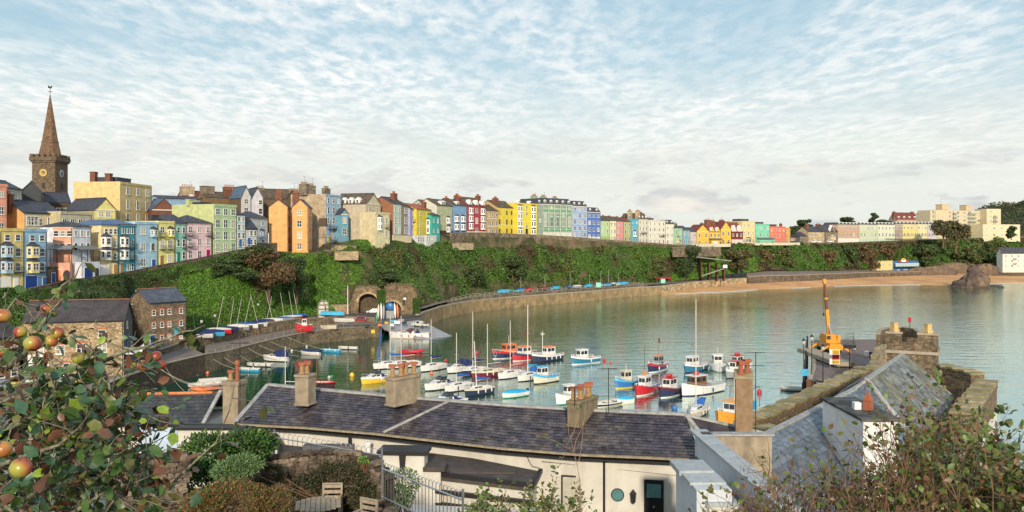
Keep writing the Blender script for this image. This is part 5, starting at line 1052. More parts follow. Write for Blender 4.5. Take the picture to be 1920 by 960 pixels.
def boats():
    b=boat
    b('open',385,724,5.2,195,'white rowing boat moored beside an orange inflatable under the quay','white','white',nf=2)
    b('rib',388,731,5,200,'orange inflatable dinghy in front of the white rowing boat near the red ridge','orange',ob=True)
    b('open',400,716,4.4,190,'low white rowing boat behind the first one near the quay','white','white',nf=0)
    b('open',467,696,4.2,172,'white dinghy with a blue band and outboard near the aerial','sky','white','sky',nf=1,ob=True)
    b('open',487,687,4.8,172,'plain white rowing boat with no motor, right of the aerial','white','white',nf=2,fend='navy')
    b('cruiser',518,677,5.4,165,'small white cabin boat with a navy cover and black outboard','white','white',canopy='canvas_navy',ob=True,nf=0,pul=False)
    b('cover',583,665,4.4,165,'low white dinghy under a navy cover with a tilted outboard','white','white','cream',cover='canvas_navy',ob=True,nf=0)
    b('open',620,660,4.4,165,'bright blue rowing boat with white fenders','sky','sky','sky',nf=2)
    b('open',653,655,4.4,168,'white open boat with outboard, right of the bright blue one','white','white',nf=1,ob=True,fend='navy')
    b('rib',773,661,5.0,5,'red inflatable dinghy floating alone below the slipway','red')
    w=b('cruiser',768,634,9.6,176,'large white motor boat with red fenders lying at the slipway','white','white','cream',B=3,h=1.05,mh=4.6,fend='red',nf=4,ob=True)
    b('cruiser',705,717,5.4,200,'white fishing boat with a bright yellow hull below','yellow','white','yellow',mh=4.2,nf=1,pul=True)
    b('yacht',730,690,6.6,200,'white yacht with blue sail cover and a furled blue jib','white','white',cover='canvas_blue',mh=11.2,mx=-.2,nf=1)
    b('yacht',756,689,7,198,'white yacht with long coachroof right of the blue-jib yacht','white','white',mh=10.8,mx=.5,nf=2,cab='white',ob=True,cover=None)
    b('yacht',812,694,6.2,212,'white yacht alone right of the red dinghy, orange buoy at its stern','white','white',cover='canvas_navy',mh=10.4,nf=1,fend='amber')
    b('cruiser',862,697,6,208,'white motor cruiser under a navy canopy','white','white',canopy='canvas_navy',nf=1)
    b('yacht',890,701,5.6,205,'small white and navy yacht with a very tall mast','navy','white',mh=12.4,cover='canvas_navy',nf=1)
    b('yacht',917,705,7.2,18+180,'maroon hulled yacht with cream coachroof and white fenders','maroon','cream','maroon',mh=10.2,mx=.4,nf=4,cab='cream',ob=False)
    b('cruiser',826,729,6.2,205,'white open sports cruiser with blue windscreen','white','white',canopy=None,nf=2)
    b('yacht',860,732,5.8,208,'white yacht with blue sail cover beside the sports cruiser','white','white',cover='canvas_blue',mh=10.2,nf=2,fend='navy',ob=True)
    b('yacht',898,739,5.6,205,'navy hulled small yacht with raked white mast and blue sail cover','navy','cream',cover='canvas_blue',mh=9.2,nf=3,lean=.6,col='spar_white')
    b('fish',955,670,8.4,198,'old lifeboat with navy hull, orange deck and orange cabin','navy','red','white',cab='orange',roof='orange',mh=5,deck='orange',nf=0,fshift=.02,extra=('rod',),fend='white')
    b('fish',988,674,8,205,'red hulled fishing boat between the lifeboat and the navy boat','red','navy','white',cab='white',roof='orange',nf=1,fshift=.1,extra=('flag',))
    b('fish',1024,676,7.8,205,'navy fishing boat with white wheelhouse, orange roof and cross-shaped mast','navy','white','black',cab='white',roof='orange',nf=4,fshift=-.08,extra=('cross',))
    b('yacht',958,708,6.2,208,'white motor sailer with thin mast behind the covered boat','white','white','navy',mh=11,nf=1,mx=.2,lean=0)
    b('yacht',993,712,6.4,212,'white yacht with the tallest twin-looking mast and blue cover','white','white',cover='canvas_sky',mh=14.2,nf=2,fend='navy',col='spar_white',canopy='canvas_blue')
    b('fish',1022,717,5.4,205,'cream hulled fishing boat with sky blue deck, rail and wheelhouse roof','cream','sky','black',cab='white',roof='sky',nf=2,fshift=.12,deck='canvas_sky',fend='white')
    b('cover',965,744,4.6,200,'small white boat under a bright blue cover, alone near the roof ridge','white','white','green',cover='canvas_sky',ob=True,nf=2)
    b('fish',1096,681,6.6,198,'teal blue cabin boat with white cabin and red roof hatch, apart from the others','teal','white','white',cab='white',roof='white',nf=1,fshift=.1,extra=('aft',))
    b('fish',1066,756,4.8,200,'white cabin boat half hidden behind the chimney','white','white','green',cab='white',roof='white',nf=0)
    b('open',1140,760,6.2,200,'white speedboat with a navy stripe right of the chimney','navy','white','cream',nf=0,ob=False)
    b('cover',1172,757,2.7,190,'tiny white tender under a blue cover','white','white','cream',cover='canvas_sky',nf=0)
    b('fish',1176,726,5.0,195,'sky blue fishing boat with a yellow waterline and cream cabin','blue','sky','yellow',cab='cream',roof='cream',nf=0,fshift=.05,mh=4.2)
    b('fish',1210,737,6.8,218,'bright red fishing boat with a red drum on its cabin roof','red','red','white',cab='white',roof='white',nf=1,fend='red',fshift=.05,extra=('drum','rod'),deck='canvas_sky')
    b('fish',1258,740,7.4,215,'navy fishing boat with red lines and red-topped cabin','navy','maroon','white',cab='white',roof='red',nf=0,fshift=.08,extra=('inflatables','aft'))
    b('fish',1231,695,6.6,235,'small navy and red lifeboat with a grey shelter and flag','navy','red','white',cab='grey',roof='orange',nf=2,fshift=-.12,extra=('flag',),B=2.3)
    b('fish',1302,695,7.4,212,'deep blue sports fishing boat with white cabin behind the tall mast','teal','white','black',cab='white',roof='white',nf=1,fend='yellow',fshift=.12)
    w=b('fish',1346,693,7.2,262,'wide white twin hulled boat seen from the bow','white','white','grey',B=3.6,cab='white',roof='white',nf=0,fshift=-.05,mh=4.6,fend='yellow')
    b('fish',1384,694,6.6,225,'white fishing boat with two red rafts behind the chimney pots','white','white','grey',cab='white',roof='red',nf=0,fshift=.05,extra=('inflatables',))
    b('fish',1314,737,9,200,'white and brown motor launch with red life rafts on its roof','white','white','navy',cab='wood',roof='white',nf=1,fshift=.12,extra=('inflatables',),h=1.0,fend='navy')
    b('yacht',1308,778,6.8,222,'beige hulled yacht with the tallest mast at the right, moored below the launch','beige','white','black',cover=None,mh=17.6,nf=4,fend='cream',canopy='canvas_blue',mx=.9)
    b('fish',1378,706,6.5,230,'small red roofed cabin boat behind the orange boat','grey','white','black',cab='white',roof='red',nf=0)
    o=b('fish',1380,800,10.5,232,'large amber hulled fishing boat with white and orange wheelhouse, half behind the stone chimney','amber','amber','black',cab='white',roof='amber',nf=0,fshift=.05,h=1.45,B=4.0,mh=7.5)
    k=MB(); k.box(-3.8,-1.9,-1.5,1.5,1.5,2.6); k.build('fish_bins',BC['canvas_sky'],o); k=MB()
    for e in(-1.7,1.7):
        for xx in(-4.4,-1.8): k.tube([(xx,e,1.4),(xx,e,4.2)],.06,5)
        k.tube([(-4.4,e,4.2),(-1.8,e,4.2)],.06,5)
    k.tube([(-4.4,-1.7,4.2),(-4.4,1.7,4.2)],.06,5); k.build('gantry',METAL,o); MB().box(3.2,4.2,-.8,.8,1.6,2.0).build('foredeck_locker',BC['white'],o)
    b('open',603,722,4.6,350,'black and red boat with a rusty mast behind the three-pot chimney','black','red','maroon',nf=0)
    r=thing('rusty_mast',PZ(594,722,.4),0,'thin rusty mast rising left of the black and red boat','mast'); MB().tube([(0,0,0),(0,0,5.2)],.07,5).build('pole',mat('rust_pole',(.22,.09,.05),.8),r)
    b('yacht',541,742,6.8,165,'white yacht mostly hidden behind the roof ridge, twin masts showing','white','white',mh=8.4,nf=0)
    b('cruiser',838,762,6,200,'white boat with a blue fender just peeping over the roof ridge','white','white',nf=1,fend='sky')
    b('open',1492,733,4.6,165,'grey tender tied under the pier lamp','grey','white','black',nf=0,loc=PZ(1492,733,0))
    # buoys
    def buoy(x,y,c,nm,rr=.32):
        p=PZ(x,y,0); o=MB().lathe([(.05,-.15),(rr,-.02),(rr*1.1,rr*.9),(rr*.6,rr*1.6),(.06,rr*1.8)],seg=9).build('mooring_buoy',BC[c],smooth=True); o.location=p; tag(o,nm,'buoy','mooring buoys')
    for q in [(660,706,'yellow','yellow buoy alone in the green water left of the yellow boat',.45),(622,708,'green','green buoy beside a pale one, left of the yellow buoy',.3),(617,709,'cream','pale orange buoy left of the green one',.28),(389,701,'orange','small orange buoy by the quay wall',.3),(369,705,'white','small white buoy near the quay steps',.25),(809,701,'orange','orange buoy in front of the lone white yacht',.3),
      (836,677,'red','red buoy right of the lone white yacht',.28),(893,664,'red','red round buoy between the tall masts',.45),(876,735,'red','red buoy left of the navy hulled small yacht',.3),(1133,677,'red','larger red buoy right of the teal cabin boat',.36),(1145,681,'red','small red buoy farther right of the teal boat',.2),(1056,663,'red','red buoy off the navy boat stern',.25),(1265,768,'blue','blue marker by the roof hip',.4),(1424,737,'red','red buoy by the pier wall',.4),(575,651,'white','white buoy above the navy covered dinghy',.25),(547,659,'white','white buoy at the small cabin boat',.25)]:
        buoy(q[0],q[1],q[2],q[3],q[4])
boats()
# furled jibs
def jib(x,y,x2,y2,m,lab):
    p=PZ(x,y,.9); t=P(x2,y2,p.y+.2); k=MB(); k.tube([p,p.lerp(t,.3),t],[.08,.17,.04],6); r=thing('furled_jib',p,0,lab,'sail'); k.build('sail_roll',m,r,world=True)
jib(708,680,717,600,BC['canvas_blue'],'rolled blue jib slanting from the bow of the blue-sailed yacht')
# ---------- people ----------
def person_mesh(pose,jacket,trous,skin,hair):
    """one continuous skinned body"""
    J={'pel':(0,0,.92),'ch':(0,0,1.25),'nk':(0,0,1.48),'hd':(0,-.02,1.58),'ht':(0,-.02,1.74)}
    if pose=='stand':
        lg=lambda s:[(s*.10,0,.86),(s*.12,-.03*s,.48),(s*.13,.02,.08),(s*.14,-.14,.03)]; ar=lambda s:[(s*.19,0,1.40),(s*.25,.02,1.13),(s*.24,-.10,.90),(s*.24,-.15,.80)]
    elif pose=='bend':
        J={'pel':(0,.05,.90),'ch':(0,-.18,1.15),'nk':(0,-.36,1.28),'hd':(0,-.46,1.33),'ht':(0,-.60,1.36)}
        lg=lambda s:[(s*.10,.05,.84),(s*.12,-.05,.46),(s*.13,.04,.08),(s*.14,-.12,.03)]; ar=lambda s:[(s*.19,-.30,1.22),(s*.23,-.38,.96),(s*.18,-.50,.76),(s*.17,-.53,.68)]
    else:
        J={'pel':(0,0,.45),'ch':(0,.02,.78),'nk':(0,0,1.00),'hd':(0,-.02,1.11),'ht':(0,-.02,1.27)}
        lg=lambda s:[(s*.10,-.05,.44),(s*.14,-.46,.46),(s*.14,-.44,.10),(s*.14,-.58,.05)]; ar=lambda s:[(s*.19,0,.93),(s*.24,-.05,.67),(s*.18,-.28,.58),(s*.15,-.36,.55)]
    V=[J['pel'],J['ch'],J['nk'],J['hd'],J['ht']]; E_=[(0,1),(1,2),(2,3),(3,4)]; Rr=[.15,.17,.06,.095,.07]
    for s in(-1,1):
        k=len(V); L_=lg(s); V+=L_; E_+=[(0,k),(k,k+1),(k+1,k+2),(k+2,k+3)]; Rr+=[.10,.075,.05,.045]
        k=len(V); A=ar(s); V+=A; E_+=[(1,k),(k,k+1),(k+1,k+2),(k+2,k+3)]; Rr+=[.065,.05,.038,.03]
        hx,hy,hz=A[-1]; wv=Vector(A[-1])-Vector(A[-2]); wv.normalize()
        for f in range(5):
            k2=len(V); o=(f-2)*.017; e=Vector((hx+(o*.3),hy+o,hz))+wv*(.09-.012*abs(f-2)) if f<4 else Vector((hx-s*.03,hy-.04,hz))+wv*.04
            V.append(tuple(e)); E_.append((k+3,k2)); Rr.append(.010)
    me=bpy.data.meshes.new('sk'); me.from_pydata(V,E_,[]); o=bpy.data.objects.new('sk',me); C.objects.link(o)
    md=o.modifiers.new('s','SKIN'); sv=me.skin_vertices[0].data
    for i,r_ in enumerate(Rr): sv[i].radius=(r_,r_*.8 if i<2 else r_); 
    sv[0].use_root=True
    sb=o.modifiers.new('b','SUBSURF'); sb.levels=1
    bpy.context.view_layer.update(); dg=bpy.context.evaluated_depsgraph_get(); m2=bpy.data.meshes.new_from_object(o.evaluated_get(dg)); bpy.data.objects.remove(o)
    m2.materials.clear()
    for q in(jacket,trous,skin,hair,BC['black']): m2.materials.append(q)
    hd=Vector(J['hd']); nk=Vector(J['nk']); pel=Vector(J['pel']); hands=[Vector(ar(s)[-1]) for s in(-1,1)]; feet=[Vector(lg(s)[-1]) for s in (-1,1)]
    for p_ in m2.polygons:
        c=p_.center; i=0
        if min((c-f).length for f in feet)<.16: i=4
        elif (c-hd).length<.2 and (c-nk).dot(hd-nk)>0.002: i=3 if (c.z>hd.z+.08 or c.y>hd.y+.03) else 2
        elif min((c-h_).length for h_ in hands)<.13: i=2
        elif c.z<pel.z+.02 and abs(c.x)<.19 and (pose!='sit' or c.y<-.02 or c.z<.42): i=1
        p_.material_index=i; p_.use_smooth=True
    return m2
def person(p,face,pose,jk,tr,label,hairc=(.04,.025,.015)):
    r=thing('person',p,R(face),label,'person')
    me=person_mesh(pose,mat('cloth_'+jk[0],jk[1],.9,.1),mat('cloth_'+tr[0],tr[1],.9,.1),mat('skin',(.52,.30,.20),.6,.05),mat('hair_dark',hairc,.8)); inst('body',me,r)
BL_=('black',(.02,.02,.025)); RD=('red',(.5,.03,.03)); NV=('navy',(.02,.03,.09)); GR=('grey',(.15,.15,.16))
person(PZ(590,592,5.03),200,'stand',BL_,BL_,'person in black standing on the quay road by the upturned white boats')
person(PZ(769,627,1.2),160,'stand',RD,NV,'person in a red jacket standing aboard the large white motor boat')
person(PZ(783,626,1.2),200,'bend',BL_,NV,'person in black bending over at the stern of the large white motor boat')
person(PZ(791,622,1.0),120,'stand',BL_,GR,'person in black standing on the slipway beside the motor boat')
person(PZ(1221,687,.75),150,'sit',BL_,NV,'person in black sitting at the left side of the small lifeboat')
person(PZ(1242,688,.75),200,'sit',NV,BL_,'person in navy sitting in the stern of the small lifeboat')
person(XZ(1857,560,.35),180,'stand',RD,RD,'person in red walking on the sand right of the rock stack')
# ---------- quay buildings, vehicles, pier ----------
SL_D=mat('quay_slate',(.070,.060,.062),.6,.25,.3,.5,kind='slate')
BUFF=mat('buff_rubble',(.40,.30,.18),.9,.28,.25,.8,3.0,kind='rubble',streak=.15); BROWNR=mat('brown_rubble',(.22,.165,.11),.9,.3,.25,.8,3.2,kind='rubble',streak=.2)
RBR=mat('red_brick_trim',(.42,.15,.075),.85,.15,2)
def warehouses():
    Yl=138.;a=(44,Yl);b=(232,142.)
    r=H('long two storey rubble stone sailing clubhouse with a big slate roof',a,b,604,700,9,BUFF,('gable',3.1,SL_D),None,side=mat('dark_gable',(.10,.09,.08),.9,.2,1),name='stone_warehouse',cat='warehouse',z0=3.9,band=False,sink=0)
    W=(Vector(XZ(44,Yl,0))-Vector(XZ(232,142,0))).length
    MB().box(-.25,W+.25,4.4,4.6,ZY(604,138)-3.9+3.1,ZY(604,138)-3.9+3.28).build('ridge_tiles',RBR,r)
    for x,z,w,h in ((.17,6.6,1.2,1.3),(.78,6.4,1.2,1.3),(.16,3.9,1.3,1.5),(.36,3.9,1.3,1.5),(.57,3.9,1.4,1.6),(.78,3.9,1.4,1.6),(.42,.8,1.0,1.6)):
        add_window(r,x*W,0,z,w,h); MB().box(x*W-w/2-.1,x*W+w/2+.1,-.10,-.01,z+h+.02,z+h+.32).build('brick_lintel',RBR,r)
    for x,w in ((.07,1.2),(.66,2.6),(.20,1.2)): door(r,x*W,0,w,2.3,WHITE)
    k=MB(); k.box(.6,3.2,-.12,-.01,2.4,3.9); o=k.build('sign_board',WHITE,r); lit('lettering',o,'SAILING CLUB',.28,(1.9,-.14,3.4),(R(90),0,0),BC['navy']); MB().box(.6,3.2,-.14,-.121,2.4,2.6).build('sign_stripe',BC['navy'],o)
    k=MB(); k.box(W+.02,W+.12,2.5,3.7,4.2,6.6); k.build('gable_door',mat('door_2F5C9C',(.03,.11,.33)),r)
    k=MB(); k.box(W+.02,W+2.4,.8,6,3.4,3.55)
    for q in range(9): k.box(W+2.3,W+2.36,.8+q*.62,.86+q*.62,3.55,4.6)
    k.box(W+2.3,W+2.38,.8,6,4.55,4.62); k.build('gable_balcony',WHITE,r); add_window(r,W,3.2,7.6,.9,1.2,WHITE,PI/2)
    r=H('three storey stone mill with brick window heads, farther along the quay',(281,174),(350,181),568,640,8,BROWNR,('gable',2.6,mat('grey_blue_slate',(.085,.10,.13),.6,.25,.3,.5,kind='slate')),None,side=BROWNR,name='stone_warehouse',cat='warehouse',band=False,z0=4.9)
    W=(Vector(XZ(281,174,0))-Vector(XZ(350,181,0))).length; Hh=ZY(568,174)-4.9
    for ri,z in enumerate((.9,3.6,6.2)):
        for x in (.10,.32,.52,.84):
            if ri==0 and x==.10: continue
            add_window(r,x*W,0,z,.75,1.1); MB().box(x*W-.55,x*W+.55,-.09,-.01,z+1.12,z+1.4).build('brick_lintel',RBR,r)
            MB().box(x*W-.7,x*W-.42,-.05,-.006,z,z+1.1).build('brick_jamb',RBR,r)
    MB().box(W*.65,W*.78,-.12,-.01,1.6,3.4).build('blue_sign',BC['sky'],r)
    MB().box(-.25,W+.25,3.9,4.1,Hh+2.62,Hh+2.80).build('ridge_tiles',RBR,r)
    door(r,W*.07,0,1.0,2.2,mat('door_1F4B8C',lin('1F4B8C'),.5,.08))
    r=H('dark stone store at the far left edge behind the apple tree',(-60,128),(38,136),640,745,8,BROWNR,('gable',3,SL_D),(2,4,1.1,1.3),side=BROWNR,name='stone_warehouse',cat='warehouse',band=False,z0=3.9)
warehouses()
def pole(name,x,y,h,zb,lab,cat,m=WHITE,r_=.09,arm=None,lamp=False,grp=None,Y=None):
    p=PZ(x,y,zb) if Y is None else XZ(x,Y,zb); r=thing(name,p,0,lab,cat,grp); MB().tube([(0,0,0),(0,0,h)],[r_,r_*.7],6).build('pole',m,r)
    if arm: MB().tube([(-arm[0],0,arm[1]),(arm[0],0,arm[1])],.05,5).build('yard',m,r)
    if lamp:
        MB().lathe([(.10,0),(.24,.1),(.30,.62),(.14,.8),(.04,.95)],(0,0,h),6).build('lantern',mat('lamp_glass',(.5,.5,.45),.2),r); MB().lathe([(.34,.6),(.16,.85),(.04,1.05)],(0,0,h),6).build('lantern_cap',BLACK,r)
        MB().tube([(-.35,0,h-.25),(.35,0,h-.25)],.03,4).build('ladder_bar',BLACK,r)
    return r
pole('flag_mast',255,648,11.5,4.6,'tall white signal mast beside the sailing clubhouse gable','mast',WHITE,.12,(3.0,8.6))
pole('flag_mast',276,640,10.2,4.7,'second white signal mast, right of the taller one by the clubhouse','mast',WHITE,.10)
pole('flag_mast',296,640,9.5,4.9,'thin buff mast in front of the stone mill','mast',mat('buff_pole',(.42,.33,.2),.7),.10)
pole('utility_pole',243,552,9,11,'bare wooden pole on the bank behind the mill','pole',WOOD,.14,(.8,7.5))
pole('striped_pole',652,590,8.6,4.7,'white and red banded pole in front of the lime kiln arches','pole',WHITE,.14)
for q in ((403,640,'street lamp on the quay left of the covered dinghies'),(484,612,'street lamp among the covered dinghies'),(378,655,'street lamp at the top of the quay steps')): pole('street_lamp',q[0],q[1],5.2,4.9,q[2],'street lamp',BLACK,.06,lamp=True,grp='street lamps on the quay')
# lime kiln arches
def kiln():
    Y0=253.;x0,x1=612,786; a=XZ(x0,Y0+1,4.6); b=XZ(x1,Y0+6,4.6); d=(b-a); W=Vector((d.x,d.y)).length; r=thing('lime_kiln_wall',a,math.atan2(d.y,d.x),'old buff stone kiln wall with a deep round arch and battlemented top','stone wall')
    st=mat('kiln_stone',(.20,.145,.085),.9,.35,.22,.9,2.2,kind='rubble',streak=.3); dk=mat('kiln_dark',(.10,.075,.05),.95,.3,.5)
    def U(x): return (x-x0)/(x1-x0)*W
    def Z(y): return ZY(y,Y0+3)-4.6
    prof=[(612,572),(655,570),(662,551),(668,536),(706,536),(716,546),(726,537),(738,534),(755,537),(772,536),(782,553),(786,588)]
    ax,aw,ah=U(689),U(707)-U(689),Z(551)
    # wall built round the arched opening
    k=MB(); N=80
    def topz(u): return interp(u,[(U(a_),Z(b_)) for a_,b_ in prof])
    def bot(u):
        for (c,w_,h_) in ((ax,aw,ah),(U(733),U(752)-U(733),Z(566))):
            if abs(u-c)<w_: return (h_-w_*.9)+w_*.9*math.sqrt(max(0,1-((u-c)/w_)**2))
        return -.4
    us=[W*i/N for i in range(N+1)]
    for i in range(N):
        u0,u1=us[i],us[i+1]; um=(u0+u1)/2; b0,b1=(bot(u0),bot(u1)) if bot(um)>0 else (-.4,-.4)
        if bot(um)>0: b0=max(b0,0 if bot(u0)<=0 else b0); b1=max(b1,0)
        b0=max(b0,-.4); k.add([(u0,0,b0),(u1,0,b1),(u1,0,topz(u1)),(u0,0,topz(u0)),(u0,3,b0),(u1,3,b1),(u1,3,topz(u1)),(u0,3,topz(u0))],[(0,1,2,3),(3,2,6,7),(0,4,5,1)],0)
        if bot(um)>0 and (bot(u0)<=0): k.add([(u0,0,-.4),(u0,3,-.4),(u0,3,b1),(u0,0,b1)],[(0,1,2,3)],0)
    k.build('wall',[st],r)
    MB().box(0,W,3.0,3.3,-.4,Z(545)).build('kiln_back',dk,r)
    for (c,w_,h_,nn) in ((ax,aw,ah,13),(U(733),U(752)-U(733),Z(566),11)):
        vm=MB().box(-.30,.30,-.14,.05,0,.62).mesh('arch_stone',mat('arch_stone_mat',(.42,.32,.2),.9,.25,1,isl=.2))
        for i in range(nn):
            t=PI*(i+.5)/nn; inst('arch_stone',vm,r,(c+math.cos(t)*(w_+.02),0,h_-w_*.9+math.sin(t)*(w_*.9)),(0,-(t-PI/2),0),(max(.6,w_*PI/nn/.62),1,1))
    mm=MB().box(-.35,.35,-.1,.6,0,.7).mesh('merlon',st)
    for x in range(722,776,6): inst('merlon',mm,r,(U(x),0,topz(U(x))-.05))
    add_window(r,U(757),0,Z(572),.6,1.6,mat('dark_frame',(.05,.05,.05))); MB().box(U(756),U(761),-.1,-.01,Z(563),Z(559)).build('notice',WHITE,r)
    n=2200; u=rng.random(n); c=np.stack([U(714)+ (rng.random(n)-.5)*2.6, np.full(n,-.15), Z(544)-u*5.5],1); c2=np.stack([U(780)+(rng.random(n)-.5)*2.0,np.full(n,-.15),Z(560)-u*5],1); c3=np.stack([rng.random(n)*W,rng.random(n)*3,np.array([topz(q) for q in rng.random(n)*W])*0+Z(536)],1)
    c3[:,2]=[topz(q)+.1*rng.random() for q in c3[:,0]]
    o=leaf_cloud('ivy',np.concatenate([c,c2,c3]),np.tile([0,-1,.3],(3*n,1)),.22,[FOLM[0],FOLM[1]],r,mi=rng.integers(0,2,3*n)); o['kind']='stuff'
kiln()
fwall('low buff harbour wall left of the kiln arches',598,250,655,253,573,594,BUFF)
# vehicles
TYRE=mat('tyre',(.02,.02,.02),.9); HUB=mat('hub',(.4,.4,.42),.3,metal=.7)
def car(p,hd,col,label,kind='car'):
    r=thing('parked_'+kind,p,R(hd),label,{'pickup':'pickup truck','suv':'car','car':'car','van':'van'}[kind]); m=mat('paint_'+col[0],col[1],.3,.04,spec=.6,coat=.5)
    if kind=='pickup': P_=[(-2.5,.45),(-2.5,1.0),(-.5,1.05),(-.35,1.65),(.7,1.68),(1.25,1.1),(2.35,.98),(2.5,.75),(2.5,.4)]
    elif kind=='suv': P_=[(-2.1,.45),(-2.15,1.05),(-1.95,1.7),(.4,1.75),(1.0,1.1),(2.1,1.0),(2.2,.7),(2.2,.42)]
    else: P_=[(-2.0,.4),(-2.05,.9),(-1.7,1.35),(.3,1.42),(1.0,.95),(1.95,.82),(2.05,.6),(2.05,.35)]
    k=MB(); n=len(P_); V=[(x,-.82+.12*(z>1.15),z) for x,z in P_]+[(x,.82-.12*(z>1.15),z) for x,z in P_]; k.add(V,[tuple(range(n))[::-1],tuple(range(n,2*n))]+[(i,(i+1)%n,n+(i+1)%n,n+i) for i in range(n)]); k.build('body',m,r)
    g=MB(); zt=max(z for _,z in P_); xs=[x for x,z in P_ if z>1.3]; x0,x1=min(xs),max(xs)
    for s in(-1,1): g.slab((x0+.15,s*.80,1.08 if kind!='car' else .95),(x1+.25,s*.80,1.08 if kind!='car' else .95),(x1-.05,s*.72,zt-.1),(x0+.2,s*.72,zt-.1),.02*s)
    g.slab((x1+.42,-.68,1.2),(x1+.42,.68,1.2),(x1+.04,.6,zt-.02),(x1+.04,-.6,zt-.02),.02); g.build('windows',GLASS,r)
    wm=MB(); M=Matrix.Rotation(PI/2,4,'X'); t=MB(); t.lathe([(.2,-.1),(.34,-.1),(.34,.1),(.2,.1)],seg=12); t.v=[tuple(M@Vector(q)) for q in t.v]; tm=t.mesh('tyre',TYRE); h=MB(); h.lathe([(.2,-.105),(.2,.105)],seg=10); h.v=[tuple(M@Vector(q)) for q in h.v]; hm=h.mesh('hub',HUB)
    for x in(-1.35,1.4):
        for y in(-.78,.78): o=inst('wheel',tm,r,(x,y,.34)); inst('hub',hm,o)
    for y in(-.6,.6): MB().box(2.0 if kind=='car' else 2.2,2.08 if kind=='car' else 2.53,y-.15,y+.15,.62,.8).build('headlight',mat('lamp_lens',(.7,.7,.68),.15),r)
    if kind=='pickup': MB().box(-2.4,-.6,-.65,.65,1.0,1.09).build('load_bed',BLACK,r)
    return r
car(PZ(307,643,4.95),25,('silver',(.55,.58,.62)),'silver pickup truck parked below the stone mill','pickup')
car(PZ(332,637,5.0),22,('black',(.03,.035,.05)),'dark car parked right of the silver pickup','car')
car(PZ(673,605,4.65),178,('dark_red',(.28,.02,.035)),'dark red off-roader with white roof parked by the kiln','suv')
car(PZ(700,588,4.5),185,('white',(.7,.7,.7)),'white car under the lime kiln arch','car')
car(PZ(788,613,2.4),150,('cream',(.62,.6,.52)),'white truck backed down the slipway behind the motor boat','pickup')
for i,q in enumerate([(10,730,('pale_blue',(.35,.45,.6)),'pale blue car at the left edge of the yard, behind apple leaves'),(75,718,('white',(.7,.7,.7)),'white car in the yard below the clubhouse, half behind the tree'),(100,722,('silver',(.55,.58,.62)),'silver car next to the white one in the yard')]): car(PZ(q[0],q[1],3.95),70,q[2],q[3])
# far cars on the cliff top
for q in [(1497,552,('white',(.7,.7,.7)),'dark blue car on the cliff road beside the low modern building',('navy2',(.04,.07,.14))),(1525,552,None,'white car in front of the stone villa',('white',(.7,.7,.7))),(1535,552,None,'second white car in front of the stone villa',('white',(.7,.7,.7))),(1556,556,None,'white car by the white-trimmed gable',('white',(.7,.7,.7))),(1808,668,None,'black car in front of the apartment block',('black',(.03,.035,.05)))]:
    x,Y=q[0],q[1]; car(XZ(x,Y,ZY(interp(x,BY),interp(x,T))+.1),15,q[4],q[3])
# boats on the hard
hard=[(372,636,5.4,195,'dinghy','white','canvas_navy',5.6,'navy covered white dinghy nearest the stone mill',.5),(398,633,4.6,200,'cover','sky','canvas_navy',0,'low blue dinghy beside the navy covered one',0),(410,629,5,190,'cover','red','canvas_white',8.4,'red hulled dinghy with beige cover and tall mast',-1.6),(425,627,4.6,10,'cover','navy','canvas_navy',7.6,'navy dinghy whose mast leans right',1.1),
 (447,622,4.4,190,'cover','grey','canvas_white',7.8,'grey covered dinghy with mast leaning left',-1.4),(462,619,4.8,195,'cover','white','canvas_blue',7.4,'white dinghy with blue cover and leaning mast',-1.5),(480,616,4.8,15,'cover','white','canvas_navy',8.0,'navy covered dinghy beneath crossing masts',-1.9),(495,612,4.4,10,'cover','wood','canvas_navy',7.0,'small dinghy with orange tarpaulin edge',1.4),
 (508,610,5.2,8,'cover','white','canvas_white',8.0,'long pale covered dinghy, mid row',-1.8),(530,607,5.0,12,'cover','grey','canvas_blue',7.6,'grey dinghy with royal blue cover',-1.2),(546,604,5.0,14,'cover','wood','canvas_white',7.6,'brown hulled dinghy with yellow strap',-1.2),(556,602,5.0,12,'cover','navy','canvas_blue',8.4,'royal blue covered dinghy at the far end of the row',-1.6)]
for x,y,L,hd,kd,sd,cv,mh,lab,ln in hard:
    p=PZ(x,y-3,5.05); p.z=5.3; boat(kd if kd!='dinghy' else 'cover',0,0,L,hd,lab,sd,sd,sd,cover=cv,mh=mh or None,lean=ln,loc=p,nf=0,group='dinghies parked on the quay',tilt=rng.uniform(-8,8),name='sailing_dinghy',cat='dinghy')
boat('open',0,0,4.6,95,'first of two white boats stood on end against the kiln wall','white','white',loc=PZ(598,598,5)+Vector((0,3,2.3)),nf=0,group='upended white boats',cat='boat').rotation_euler=(R(10),R(-78),R(95))
boat('open',0,0,4.4,95,'second of two white boats stood on end against the kiln wall','white','white',loc=PZ(606,597,5)+Vector((0,3,2.3)),nf=0,group='upended white boats',cat='boat').rotation_euler=(R(10),R(-80),R(80))
boat('open',0,0,5.6,178,'upturned boat with bright turquoise hull on the quay','sky','sky','sky',loc=PZ(622,597,5)+Vector((0,1,1.5)),nf=0,group='boats on the quay').rotation_euler=(PI,0,0)
boat('open',0,0,5,178,'low white tender lying left of the dark red off-roader','white','white','white',loc=PZ(646,604,4.8)+Vector((0,0,.3)),nf=0,group='boats on the quay')
boat('fish',0,0,3.6,200,'small red and white cabin boat stood on the quay ledge','red','red','red',cab='white',roof='red',loc=PZ(570,622,3.5)+Vector((0,0,.3)),nf=0,group='boats on the quay')
boat('open',0,0,3.6,185,'little cream rowing boat on the ledge right of the red cabin boat','cream','cream','cream',loc=PZ(616,617,3.4)+Vector((0,0,.3)),nf=0,group='boats on the quay')
